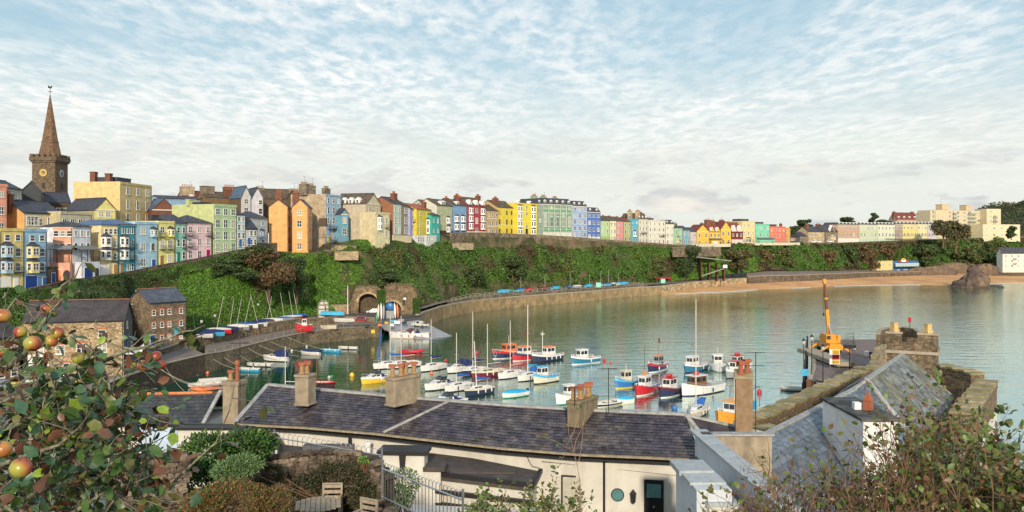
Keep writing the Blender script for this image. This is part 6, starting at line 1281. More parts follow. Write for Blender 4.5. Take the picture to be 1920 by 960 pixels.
# ladders, rails and mooring ropes on the ledge wall
lm=MB(); 
for s in(-.35,.35): lm.tube([(s,0,0),(s,0,1.1)],.04,4)
lm.tube([(-.35,0,1.1),(.35,0,1.1)],.04,4); lm.tube([(-.35,0,.5),(.35,0,.5)],.03,4); lmesh=lm.mesh('hoop_rail',mat('rusty_buff',(.38,.28,.16),.8))
for i,x in enumerate(range(422,560,12)):
    Y=interp(x,UE)-.5; o=inst('ladder_hoop',lmesh,None,XZ(x,Y,3.5)); tag(o,'buff iron hoop rail on the quay ledge','ladder hoop','hoop rails along the quay ledge')
rp=thing('quay_handrail',XZ(385,168,3.4),0,'long pale handrail running along the edge of the quay ledge','handrail'); k=MB(); hp=[XZ(x,interp(x,LE)+.4,4.5) for x in range(388,712,16)]; k.tube(hp,.06,5); k.build('rail',mat('rusty_buff'),rp,world=True)
k=MB(); [k.tube([p_,p_-Vector((0,0,1.1))],.04,4) for p_ in hp]; k.build('post',mat('rusty_buff'),rp,world=True)
ROPE=mat('rope',(.45,.42,.34),.9)
for i,(a,b,s) in enumerate([((300,690),(385,724),1.5),((385,662),(467,694),1.6),((402,655),(470,690),1.4),((432,648),(487,684),1.3),((455,645),(518,674),1.0),((470,640),(560,668),.9),((300,692),(430,728),1.8),((495,635),(583,663),.8),((310,688),(360,745),1.0),((530,628),(620,658),.7)]):
    p=PZ(a[0],a[1],3.6); q=PZ(b[0],b[1],.6); pts=[p.lerp(q,t)-Vector((0,0,s*4*t*(1-t)*.6)) for t in np.linspace(0,1,9)]; r=thing('mooring_rope',p,0,['slack rope from the quay end to the white rowing boat','rope from the ledge to the blue banded dinghy','rope crossing down beside the aerial','rope to the plain white rowing boat','rope to the small cabin boat','long rope past the cabin boat stern','lowest rope running under the first boats','rope down to the navy covered dinghy','short rope hanging near the apple branch','rope down to the bright blue boat'][i],'rope','mooring ropes'); k=MB(); k.tube(pts,.035,4); k.build('line',ROPE,r,world=True)
r=thing('boat_chain_arch',PZ(700,618,3),0,'yellow square sign on the quay wall by the slipway','sign'); r.name='yellow_sign'; MB().box(-.45,.45,-.6,-.5,-.9,0).build('plate',BC['yellow'],r)
# kayaks and boards racked at the slip head
def board(x,y,h,c,lab,lean=6,w=.42):
    k=MB(); n=9; zs=[h*i/(n-1) for i in range(n)]; pr=[.15,.6,.85,.97,1,.95,.8,.5,.08]; V=[]
    for z_,q in zip(zs,pr): V+=[(-w*q,0,z_),(0,-.14*q-.02,z_),(w*q,0,z_),(0,.10*q+.02,z_)]
    k.add(V,[(i*4+j,i*4+(j+1)%4,(i+1)*4+(j+1)%4,(i+1)*4+j) for i in range(n-1) for j in range(4)]+[(0,1,2,3),(35,34,33,32)]); o=k.build('kayak',BC[c],smooth=True); o.location=PZ(x,y,4.3); o.rotation_euler=(R(-lean),R(rng.uniform(-6,6)),0); tag(o,lab,'kayak','kayaks and boards stood at the slip head')
for q in [(708,600,4.6,'cream','cream board stood left of the blue disc'),(715,599,4.8,'white','white board next to the cream one'),(719,599,4.4,'grey','grey board beside the white one'),(741,597,4.6,'white','white kayak right of the blue disc'),(746,596,4.2,'orange','orange kayak at the right end of the rack'),(706,604,2.2,'green','green kayak at the left foot of the rack')]: board(*q)
r=thing('blue_disc',PZ(731,597,4.3),0,'big round blue inflatable ring stood at the slip head','inflatable'); k=MB(); k.lathe([(.1,-.3),(1.0,-.3),(1.2,0),(1.0,.3),(.1,.3)],seg=18); M=Matrix.Rotation(PI/2,4,'X'); k.v=[tuple(M@Vector(q)+Vector((0,0,3.4))) for q in k.v]; k.build('ring',BC['blue'],r,smooth=True); MB().box(-1.2,1.2,-.3,.3,0,2.2).build('stand',BC['grey'],r)
for i,(x,y,c,s) in enumerate([(738,605,'sky',1.0),(745,607,'white',1.1),(752,604,'grey',1.1),(725,607,'yellow',.7),(712,611,'orange',.7),(758,608,'navy',.9),(735,611,'white',.8)]):
    o=MB().box(-s*.7,s*.7,-s*.4,s*.4,0,s*.7).box(-s*.74,s*.74,-s*.44,s*.44,s*.7,s*.8).build('gear_crate',BC[c]); o.location=PZ(x,y,3.3); o.rotation_euler.z=rng.uniform(-.5,.5); tag(o,['sky blue','white','grey','yellow','orange','navy','small white'][i]+' lidded gear box at the head of the slipway','crate','gear boxes at the slip head')
for i,x in enumerate((213,218)):
    o=MB().lathe([(.32,0),(.32,.05),(.2,.06),(.05,.85)],seg=8).build('traffic_cone',BC['red']); o.location=PZ(x,700,3.95); tag(o,['left','right'][i]+' one of two red cones beside the clubhouse','traffic cone','cones beside the clubhouse')
# promenade railing and covered boats
rl=thing('promenade_railing',XZ(850,312,5.3),0,'long pale green promenade railing following the curve above the sea wall','railing'); xs=list(range(846,1214,3)); k=MB()
rp_=[XZ(x,interp(x,[(960+F*p[0]/p[1],p[1]) for p in W4])+.2,interp(x,[(846,4.7),(880,5.2),(1214,5.25)])) for x in xs]; RG=mat('pale_green_rail',(.45,.52,.36),.5)
for dz in(.55,1.15): k.tube([p_+Vector((0,0,dz)) for p_ in rp_[::3]],.05,4)
k.build('rail',RG,rl,world=True)
for p_ in rp_[::3]: k=MB().tube([p_,p_+Vector((0,0,1.2))],.06,4); k.build('post',RG,rl,world=True)
cv=['canvas_blue','canvas_sky','canvas_white','canvas_navy']
pb=[(944,'sky'),(953,'green'),(975,'sky'),(993,'red'),(1020,'maroon'),(1042,'sky'),(1068,'navy'),(1082,'grey'),(1104,'sky'),(1125,'white'),(1139,'sky'),(1149,'navy'),(1159,'white'),(1170,'sky')]
for i,(x,c) in enumerate(pb):
    Y=interp(x,[(960+F*p[0]/p[1],p[1]) for p in W4])+5; mh=[0,0,6,0,6,0,7,0,6,7,7.5,0,6,0][i]
    boat('cover',0,0,4.6,20+i*13%40,f"{['blue','green','pale blue','red','maroon','bright blue','navy','grey','turquoise','white','light blue','dark blue','cream','sky blue'][i]} covered dinghy on the promenade, "+['leftmost','second from the left','left of the red one','brightest red of the row','right of the red one','near the middle','beside a bare mast','among the bushes end','left of a white hull','beside a leaning mast','under a tall mast','beside the green sign','with a short mast','rightmost'][i],c,c,c,cover=['canvas_sky','canvas_sky','canvas_blue','canvas_white'][i%4] if c not in('red','maroon','green') else None or {'red':'red','maroon':'maroon','green':'green'}.get(c,'canvas_sky'),mh=mh or None,loc=XZ(x,Y,5.6),nf=0,group='covered dinghies on the promenade',name='sailing_dinghy',cat='dinghy',lean=[0,.6][i%2])
for i,x in enumerate((1122,1243)):
    r=thing('notice_board',XZ(x,[395,436][i],4.3),0,['green and white notice board by the promenade wall','green and white notice board near the end of the promenade'][i],'sign'); MB().box(-.08,.08,-.05,.05,0,1).build('post',BC['green'],r); MB().box(-1.1,1.1,-.1,-.02,1,3.2).build('board',mat('mint_board',(.25,.62,.5)),r)
for i,x in enumerate((1232,1237,1242,1248,1253)):
    r=thing('parasol',XZ(x,445+i*2,5),0,f"red {'closed ' if i>2 else ''}parasol {['leftmost','second','third','fourth','rightmost'][i]} of the group at the end of the promenade",'parasol','red parasols on the promenade'); MB().tube([(0,0,0),(0,0,2.6)],.05,4).build('pole',WHITE,r); MB().lathe([(1.7,2.0),(1.2,2.4),(.05,2.9)],seg=8).build('canopy',BC['red'],r)
# beach slip bridge and ramp on the cliff at right
r=thing('footbridge',XZ(1303,462,0),0,'long sloping footbridge and brick shelter on the bank above the beach','bridge'); k=MB(); k.slab(XZ(1305,462,18.5),XZ(1372,474,15.2+.9),XZ(1372,478,16.1),XZ(1305,466,18.5),.5); k.slab(XZ(1316,458,8.4),XZ(1360,463,12.4),XZ(1360,467,12.4),XZ(1316,462,8.4),.5); k.build('ramp_deck',mat('ramp_concrete',(.25,.23,.2)),r,world=True)
k=MB(); a=XZ(1320,474,9); 
for x in(1315,1330,1345,1358): p_=XZ(x,468,7); k.box(p_.x-.4,p_.x+.4,p_.y-.4,p_.y+3,5,15.5-(x-1315)*.02)
k.build('pier',BRICK,r,world=True); k=MB(); p_=XZ(1355,462,12); k.box(p_.x,p_.x+2.2,p_.y-1,p_.y,12.4,14); k.build('white_panel',WHITE,r,world=True)
fwall('grey stone wall panel beside the footbridge',1262,452,1352,478,464,482,WALLK)
# ---------- pier on the right ----------
def pier():
    z=4.5; pts=[PZ(1508,760,z),PZ(1640,800,z),XZ(1745,100,z),XZ(1760,150,z),PZ(1656,636,z),PZ(1521,637,z),PZ(1524,690,z),PZ(1518,706,z)]
    k=MB(); k.prism([(p.x,p.y) for p in pts],-4,z,0,1); o=k.build('pier',[QUAY,mat('pier_tarmac',(.19,.15,.135),.9,.15,.3)]); o['kind']='structure'
    e=[pts[0],pts[7],pts[6],pts[5]]; k=MB()
    for i in range(3): a,b=e[i],e[i+1]; k.slab(Vector((a.x-.05,a.y,z+.18)),Vector((a.x+.6,a.y,z+.18)),Vector((b.x+.6,b.y,z+.18)),Vector((b.x-.05,b.y,z+.18)),.17)
    k.build('kerb',COPE,o)
    # lower landing stage with dark timber piles
    r=thing('landing_stage',PZ(1520,700,z),0,'lower landing with dark timber piles on the left side of the pier','landing stage'); k=MB()
    for i in range(12):
        t=i/11; p_=PZ(1519,640,z).lerp(PZ(1511,752,z),t)-Vector((.6,0,0)); k=MB(); k.tube([(p_.x,p_.y,-3),(p_.x,p_.y,z+(1.2 if i<5 else .4))],.17,6); k.build('pile',mat('dark_pile',(.045,.035,.03),.9),r,world=True)
    k=MB(); a=PZ(1526,662,z+.02); b=PZ(1556,690,z+.02); k.box(a.x,b.x+1,b.y,a.y,z+.3,z+1.0); k.build('slab',COPE,r,world=True)
    # crane
    cp=PZ(1556,660,z); AM=mat('crane_amber',(.72,.30,.03),.45,.12,1); r=thing('mobile_crane',cp,0,'amber mobile crane with outriggers and a raised telescopic boom on the pier','crane')
    k=MB(); k.box(-1.3,1.3,-3.2,3.6,.75,1.35); k.box(-1.1,1.1,-3.0,-1.2,1.35,1.9); k.build('chassis',AM,r); k=MB(); k.box(-1.35,1.35,-1.3,1.9,1.9,2.6); k.box(-.9,.9,-1.0,2.6,2.6,3.5); k.box(.95,1.5,-1.5,.6,2.0,3.4); k.build('turret',AM,r); MB().box(-1.45,-.5,-2.0,-.2,2.0,3.6).build('operator_cab',AM,r); MB().box(-1.35,-.6,-2.04,-2.0,2.7,3.4).build('cab_window',GLASS,r)
    MB().box(-.8,.8,2.3,3.2,2.0,2.9).build('counterweight',BC['black'],r)
    def ot(nm,a,b,w0,m=AM):
        a=Vector(a);b=Vector(b); d=(b-a).normalized(); q=d.cross(Vector((0,1,0))).normalized()*w0; s=d.cross(q).normalized()*w0; kk=MB(); kk.add([a-q-s,a+q-s,a+q+s,a-q+s,b-q-s,b+q-s,b+q+s,b-q+s],[(0,1,2,3),(7,6,5,4),(0,4,5,1),(1,5,6,2),(2,6,7,3),(3,7,4,0)]); return kk.build(nm,m,r)
    tip=P(1546,530,cp.y+1)-cp; bs=Vector((.2,1.0,3.0)); ot('boom',bs,bs.lerp(tip,.50),.30); ot('boom_section',bs.lerp(tip,.48),bs.lerp(tip,.80),.23,mat('boom_brown',(.16,.06,.03),.6)); ot('boom_section',bs.lerp(tip,.78),tip,.17,mat('boom_brown')); ot('boom_head',tip-Vector((0,0,.2)),tip+Vector((-.1,0,.7)),.28)
    ot('boom_collar',bs.lerp(tip,.69),bs.lerp(tip,.72),.31); ot('lift_ram',(.3,-1.0,2.4),bs.lerp(tip,.25),.14,METAL)
    k=MB(); k.tube([tip+Vector((-.35,-.4,.3)),tip+Vector((-.35,-.4,-6))],.03,4); k.build('hoist_rope',BLACK,r); k=MB(); k.box(tip.x-.5,tip.x-.2,tip.y-.55,tip.y-.25,tip.z-6.5,tip.z-6); k.build('hook_block',BLACK,r)
    for s in(-1,1):
        for y in(-2.6,3.0): ot('outrigger',(s*1.2,y,1.5),(s*3.0,y,.35),.16); o=MB().box(s*3.0-.4,s*3.0+.4,y-.4,y+.4,.0,.14).build('outrigger_pad',WOOD,r)
    t=MB(); t.lathe([(.25,-.2),(.5,-.2),(.5,.2),(.25,.2)],seg=12); M=Matrix.Rotation(PI/2,4,'Y'); t.v=[tuple(M@Vector(q)) for q in t.v]; tm=t.mesh('wheel',TYRE)
    for s in(-1.15,1.15):
        for y in(-2.0,-.6,1.4,2.8): inst('wheel',tm,r,(s,y,.5))
    # fencing round the crane
    for i,(x,y,x2,y2,lab) in enumerate([(1528,655,1545,640,'mesh barrier panel left of the crane'),(1582,648,1600,640,'mesh barrier panel right of the crane'),(1600,640,1602,660,'mesh barrier panel end-on right of the crane')]):
        a=PZ(x,y,z);b=PZ(x2,y2,z); r=thing('barrier_panel',a,0,lab,'barrier','barriers round the crane'); k=MB()
        for t in np.linspace(0,1,9): p_=a.lerp(b,t); k.tube([p_+Vector((0,0,.1)),p_+Vector((0,0,2))],.02,3)
        for h in(.15,1.1,2.0): k.tube([a+Vector((0,0,h)),b+Vector((0,0,h))],.035,4)
        k.build('mesh',BLACK,r,world=True)
    # warning board
    p_=PZ(1565,692,z); r=thing('warning_board',p_,0,'yellow white and red warning notice board standing on the pier','sign'); r.scale=(.58,.8,.8); MB().box(-1.5,1.5,-.05,.05,1.0,4.2).build('board',WHITE,r)
    MB().box(-.75,1.4,-.09,-.051,1.1,1.9).build('yellow_panel',BC['yellow'],r); MB().box(-.75,1.4,-.09,-.051,3.2,4.1).build('yellow_panel',BC['yellow'],r); MB().box(-.75,1.4,-.09,-.051,2.0,3.1).build('red_panel',BC['red'],r)
    k=MB(); 
    for q in(-1.3,1.3): k.box(q-.06,q+.06,.06,.14,0,4.1)
    k.build('post',WOOD,r)
    k=MB()
    for zz in(3.85,3.6,3.35,2.75,2.4,1.7,1.4): k.box(-.5 if 2<zz<3.1 else -.6,1.15,-.12,-.091,zz-.05,zz+.03)
    k.build('print_lines',BLACK,r)
    pole('street_lamp',1507,704,5.0,4.6,'old fashioned lamp post at the pier edge above the grey tender','street lamp',BLACK,.08,lamp=True)
    pole('street_lamp',1543,726,5.0,4.6,'dark lamp post left of the warning board','street lamp',BLACK,.08,lamp=True,Y=130)
    pole('street_lamp',1522,702,5.5,4.6,'dark lamp post on the left side of the landing stage','street lamp',BLACK,.07,lamp=True)
    r=pole('sign_post',1593,703,4.6,4.55,'dark post with a flat cross board in the middle of the pier','sign post',BLACK,.09); MB().box(-1.0,1.0,-.1,.1,4.3,4.9).build('board',BLACK,r)
    r=pole('sign_post',1508,735,2.6,4.6,'post with a small blue sign at the near pier edge','sign post',BLACK,.06,Y=127); MB().box(-.5,.5,-.1,-.05,1.6,2.6).build('plate',BC['sky'],r)
    r=pole('bollard',1550,735,1.0,4.55,'black bollard by the wooden ramp','bollard',BLACK,.22,Y=128); r=pole('bollard',1528,735,1.0,4.55,'black bollard near the left pier edge','bollard',BLACK,.2,Y=126)
    r=thing('wooden_ramp',PZ(1564,720,4.6),R(8),'short weathered wooden gangway below the warning board','ramp')
    pm_=MB().box(-.9,.9,0,.26,.05,.13).mesh('plank',WOOD)
    for i in range(14): inst('plank',pm_,r,(0,i*.3,.0))
    r=thing('lifebuoy_post',PZ(1640,686,4.55),0,'red lifebuoy housing beside the curved wall','lifebuoy'); MB().box(-.06,.06,-.05,.05,0,1.2).build('post',WHITE,r); MB().lathe([(.1,1.0),(.45,1.3),(.5,1.9),(.3,2.3),(.05,2.4)],seg=10).build('housing',BC['red'],r)
    for i,(x,y,c,s,lab) in enumerate([(1625,668,'white',.9,'white bin left of the black bin by the curved wall'),(1634,670,'black',.95,'black bin beside the curved wall'),(1602,655,'white',.6,'small white float near the crane'),(1519,716,'grey',.9,'grey tub at the near pier edge'),(1518,727,'wood',1.1,'brown wooden box at the near pier edge')]):
        o=MB().lathe([(.42*s,0),(.5*s,.9*s),(.52*s,1.0*s),(.3*s,1.12*s)],seg=10).build('bin',BC[c]); o.location=PZ(x,y,4.55); tag(o,lab,'bin')
    # tower building with battlements
    TS=mat('tower_stone',(.17,.125,.08),.9,.3,.3,.8,2.8,kind='rubble',streak=.2); Y=98.; a=XZ(1663,101.3,0); b=XZ(1757,98.8,0); W=(b-a).length
    r=thing('battlement_tower',(a.x,a.y,4.5),math.atan2(b.y-a.y,b.x-a.x),'square brown stone tower house with battlements and two pots beyond the slate roof','tower'); Ht=ZY(668,Y)-4.5
    MB().box(0,W,0,6,-4,Ht).build('wall',TS,r); MB().box(-.2,W+.2,-.2,6.2,Ht,Ht+.35).build('string_course',COPE,r)
    for (x0,x1,y0,y1) in ((0,W,0,.5),(0,W,5.5,6),(0,.5,.5,5.5),(W-.5,W,.5,5.5)): MB().box(x0,x1,y0,y1,Ht+.35,Ht+1.3).build('parapet',TS,r)
    for (x0,x1) in ((-.12,W*.30),(W*.62,W+.12)): MB().box(x0,x1,-.1,.6,Ht+1.3,Ht+2.3).build('merlon',TS,r); MB().box(x0-.08,x1+.08,-.16,.66,Ht+2.3,Ht+2.5).build('coping',COPE,r)
    for x in (W*.15,W*.82): MB().lathe([(.55,0),(.55,.3),(.42,.35),(.42,1.0),(.5,1.1)],(x,.3,Ht+2.5),4).build('chimney_pot',mat('buff_cap',(.55,.38,.16),.8),r)
    add_window(r,W*.35,0,Ht-3.5,.9,1.6)
    # curved stair wall in individual courses of stone
    r=thing('curved_stone_wall',XZ(1640,104,4.5),0,'curved stone parapet sweeping up to the battlement tower','wall'); st=MB().box(-.5,.5,-.3,.3,0,.34).mesh('stone',mat('stair_stone',(.26,.20,.13),.9,.2,1,isl=.25))
    cx=[(1637,108,7.0),(1634,112,8.0),(1635,117,9.0),(1640,122,9.8),(1648,127,10.2),(1658,130,10.3),(1668,131,10.3)]
    for j in range(len(cx)-1):
        for s_ in (0,.5):
            x,Yy,zt=[cx[j][i]*(1-s_)+cx[j+1][i]*s_ for i in range(3)]; x2,Y2,_=cx[j+1]; p_=XZ(x,Yy,0); q=XZ(x2,Y2,0); ang=math.atan2(q.y-p_.y,q.x-p_.x); L_=(Vector(XZ(cx[j][0],cx[j][1],0))-q if s_==0 else q-p_).length; L_=(Vector(XZ(cx[j][0],cx[j][1],0))-Vector(XZ(x2,Y2,0))).length/2
            n=int((zt-4.4)/.36)
            for c_ in range(n): inst('stone',st,r,(p_.x-r.location.x+rng.uniform(-.03,.03),p_.y-r.location.y,c_*.36),(0,0,ang),(L_+.02,1,1.02))
            inst('coping_stone',MATS and COPM,r,(p_.x-r.location.x,p_.y-r.location.y,n*.36),(0,0,ang),(L_,1.3,1))
    ring=[(1650,136),(1652,142),(1668,146),(1690,147),(1712,144),(1722,138)]; wallstrip('round_end_wall',pw(ring),4,ZY(622,140),.6,TS,'low curved stone wall of the pier head behind the tower','wall',cope=COPE,ch=.15)
    q=pole('light_pole',1706,640,3.2,ZY(640,140),'thin pole with a red beacon on the pier head','beacon',BLACK,.06,Y=140); MB().lathe([(.1,0),(.28,.15),(.28,.7),(.1,.9)],(0,0,3.1),8).build('beacon',BC['red'],q)
COPM=MB().box(-.52,.52,-.34,.34,0,.16).mesh('coping_stone',mat('mossy_coping',(.33,.27,.17),.9,.2,1,.5,6,col2=(.21,.19,.085),isl=.15))
pier()
# crenellated walls either side of the big slate roof: each step and cap stone is a piece
def cren(lab,p0,p1,z0,th,n,zb,side=1,m=None,step=.55):
    p0=Vector(p0);p1=Vector(p1); d=p1-p0; L_=Vector((d.x,d.y)).length; r=thing('battlement_wall',(p0.x,p0.y,zb),math.atan2(d.y,d.x),lab,'battlement wall'); m=m or mat('cren_stone',(.20,.145,.085),.9,.3,.4,.7,2.6,kind='stone',streak=.3)
    MB().box(0,L_,-th if side<0 else 0,0 if side<0 else th,0,z0-zb-step).build('wall_face',m,r)
    w=L_/n; y0=-th if side<0 else 0
    ml=MB().box(.02,w-.02,y0-.06,y0+th+.06,0,step).mesh('merlon',m); cp=MB().box(-.03,w+.0,y0-.14,y0+th+.14,0,.16).mesh('coping_stone',mat('mossy_coping'))
    for i in range(n):
        zz=z0-zb-step+(.0 if i%2==0 else -.12); inst('merlon',ml,r,(i*w,0,zz)); inst('coping_stone',cp,r,(i*w,0,zz+step),(0,R(rng.uniform(-1,1)),0))
    return r
cren('long battlement wall with mossy cap stones left of the big slate roof',XZ(1432,61,0),XZ(1625,84,0),13.4,1.2,18,5)
cren('short return of the battlement wall at its near end',XZ(1418,60,0),XZ(1490,57,0),13.0,1.2,4,5)
cren('far end of the left battlement wall where it turns right',XZ(1622,84,0),XZ(1670,86,0),13.5,1.2,4,5)
cren('right battlement wall with stepped green cap stones',XZ(1782,60,0),XZ(1835,75,0),14.0,1.4,14,11.6,side=-1)
cren('far battlement wall from the tower to the right corner',XZ(1755,82,0),XZ(1822,77,0),14.2,1.2,6,5)
# ---------- foreground: ground, slate roofs, garden, shrubs ----------
GRASSG=mat('garden_earth',(.06,.05,.03),.95,.3,1,.5,4,col2=(.05,.08,.02))
def near_ground():
    xs=np.arange(-500,2300,25.); Ys=[-12,-4,0,3,6,9,12,16,19,22,24.5,26,30,36,44,54,62,66]; V=[]
    for x in xs:
        for Y in Ys:
            YY=max(abs(Y),2); z=interp(Y,[(-12,24.6),(0,24.4),(3,23.6),(9,22.0),(12,20.8),(16,18.8),(22,18.8),(24.5,18.4),(26,15),(36,11.4),(54,9),(62,4),(66,-3)]) if x<760 else interp(Y,[(-12,24.6),(0,24.4),(3,23.4),(9,21.2),(12,19.8),(16,17.6),(22,15),(26,13),(36,11),(54,9),(62,4),(66,-3)])
            if x>1500: z=min(z,interp(Y,[(-12,24.4),(3,23.4),(8,21.8),(11,17),(14,12),(20,6),(66,-3)]) if x>1840 else 99)
            V.append(((x-960)/F*(YY if Y>=0 else 6), Y, z))
    K=len(Ys); n=len(xs); Fc=[(i*K+k,(i+1)*K+k,(i+1)*K+k+1,i*K+k+1) for i in range(n-1) for k in range(K-1)]
    o=inst('castle_hill_ground',npmesh('castle_hill_ground',V,Fc,[GRASSG],smooth=True)); o['kind']='structure'
near_ground()
o=MB().prism([(13,38),(40,55),(46,78),(40,100),(26,100),(14,60)],-3,5.2).build('fort_yard',PAVE); o['kind']='structure'
def slates(par,rt,et,rows,wd,m,keep=300,th=.012,name='slate',jit=.01,lift=0,clip=None):
    """rt,et: matching top and bottom polylines (lists of Vectors). One slate is an object; the farthest go in one mesh"""
    n=len(rt); top=[0]
    for i in range(1,n): top.append(top[-1]+((rt[i]-rt[i-1]).length+(et[i]-et[i-1]).length)/2)
    L_=top[-1]; N=max(3,int(L_/wd)); ref=rootof(par).location; rotz=rootof(par).rotation_euler.z
    def at(s,v):
        s=min(max(s,0),L_); i=min(n-2,max(0,int(np.searchsorted(top,s))-1)); f=(s-top[i])/(top[i+1]-top[i]); a=rt[i].lerp(rt[i+1],f); b=et[i].lerp(et[i+1],f); return a.lerp(b,v)
    items=[]
    for r_ in range(rows):
        v0,v1=r_/rows,(r_+1)/rows
        for c in range(N+1):
            s0=(c-.5*(r_%2))*wd; s1=s0+wd*.965; s0=max(0,s0); s1=min(L_,s1)
            if s1-s0<wd*.25: continue
            p0,p1,q0,q1=at(s0,v0),at(s1,v0),at(s0,v1+.02/rows),at(s1,v1+.02/rows)
            if clip and not inpoly((p0+p1+q0+q1)/4,clip): continue
            items.append((p0,p1,q0,q1))
    for_=sorted(range(len(items)),key=lambda i:(sum((q for q in items[i]),Vector())/4-Vector((0,0,CH))).length)
    near=set(for_[:keep]); far=MB()
    base=MB(); base.box(-.5,.5,-.5,.5,-th,0); bm=base.mesh(name,m)
    for i,(p0,p1,q0,q1) in enumerate(items):
        c=(p0+p1+q0+q1)/4; ex=((p1-p0)+(q1-q0))/2; ey=((p0-q0)+(p1-q1))/2; nz=ex.cross(ey).normalized(); 
        if nz.z<0: nz=-nz
        up=nz*(lift+.02+rng.uniform(0,jit)); tiltv=nz*.016; ex=ex; ey2=ey-tiltv*1.6
        if i in near:
            exn=ex; eyn=ey2; zn=exn.cross(eyn).normalized(); M=Matrix(((exn.x,eyn.x,zn.x,0),(exn.y,eyn.y,zn.y,0),(exn.z,eyn.z,zn.z,0),(0,0,0,1)))
            o=bpy.data.objects.new(name,bm); C.objects.link(o); o.parent=par
            M.translation=c+up-ref; o.matrix_local=M
        else:
            a=p0+up;b=p1+up;d=q1+up+tiltv*1.6;e=q0+up+tiltv*1.6; far.slab(e,d,b,a,th)
    if far.v:
        o=far.build(name+'_courses',m,par,world=True); o['kind']='stuff'
def inpoly(p,pl):
    c=False; n=len(pl)
    for i in range(n):
        a,b=pl[i],pl[(i+1)%n]
        if (a.y>p.y)!=(b.y>p.y) and p.x<(b.x-a.x)*(p.y-a.y)/(b.y-a.y)+a.x: c=not c
    return c
def strip(par,pts,w,m,name,h=.05):
    k=MB()
    for a,b in zip(pts[:-1],pts[1:]):
        d=(b-a).normalized(); s=d.cross(Vector((0,0,1))).normalized()*w/2; up=Vector((0,0,h)); k.slab(a-s+up,b-s+up,b+s+up,a+s+up,-h*1.6)
    return k.build(name,m,par,world=True)
LEADC=mat('weathered_lead',(.33,.33,.32),.7,.25,1.2,.3,6)
S1=mat('purple_slate',(.053,.045,.062),.42,.35,.8,.4,14,col2=(.095,.080,.075),isl=.42,spec=.5)
S2=mat('pale_mottled_slate',(.155,.175,.19),.5,.3,.35,.4,10,col2=(.15,.145,.085),isl=.46)
S3=mat('blue_grey_slate',(.125,.155,.19),.45,.25,.6,.4,10,isl=.32)
CREAMW=mat('cream_lime_wall',(.60,.57,.50),.85,.10,.35,.15,12,streak=.28); COLDW=mat('white_lime_wall',(.55,.58,.61),.85,.07,.4,.1,12,streak=.12)
BK=mat('black_trim',(.022,.021,.022),.5,.1,2); FELT=mat('dark_felt',(.075,.062,.055),.8,.3,.8,.3,6); STK=mat('stack_render',(.31,.25,.175),.9,.25,.8,.6,7,streak=.5); POTB=mat('buff_pot_near',(.36,.22,.10),.75,.2,6); COWL=mat('red_cowl',(.32,.10,.05),.6,.2,6)
def pot(par,x,y,z,h=.62,cowl=True,m=POTB):
    k=MB(); k.lathe([(.13,0),(.17,.03),(.17,.09),(.13,.12),(.115,h*.75),(.15,h*.8),(.15,h*.88)],seg=10); o=k.build('chimney_pot',m,par,loc=(x,y,z),smooth=False)
    if cowl:
        c=MB(); n=7; 
        for j in range(n):
            a0=PI*j/n; a1=PI*(j+1)/n; c.slab((-.19,-.15*math.cos(a0),.15*math.sin(a0)),(.19,-.15*math.cos(a0),.15*math.sin(a0)),(.19,-.15*math.cos(a1),.15*math.sin(a1)),(-.19,-.15*math.cos(a1),.15*math.sin(a1)),.02)
        q=c.build('cowl',COWL,o,loc=(0,0,h*.86)); q.rotation_euler=(0,0,R(35))
    return o
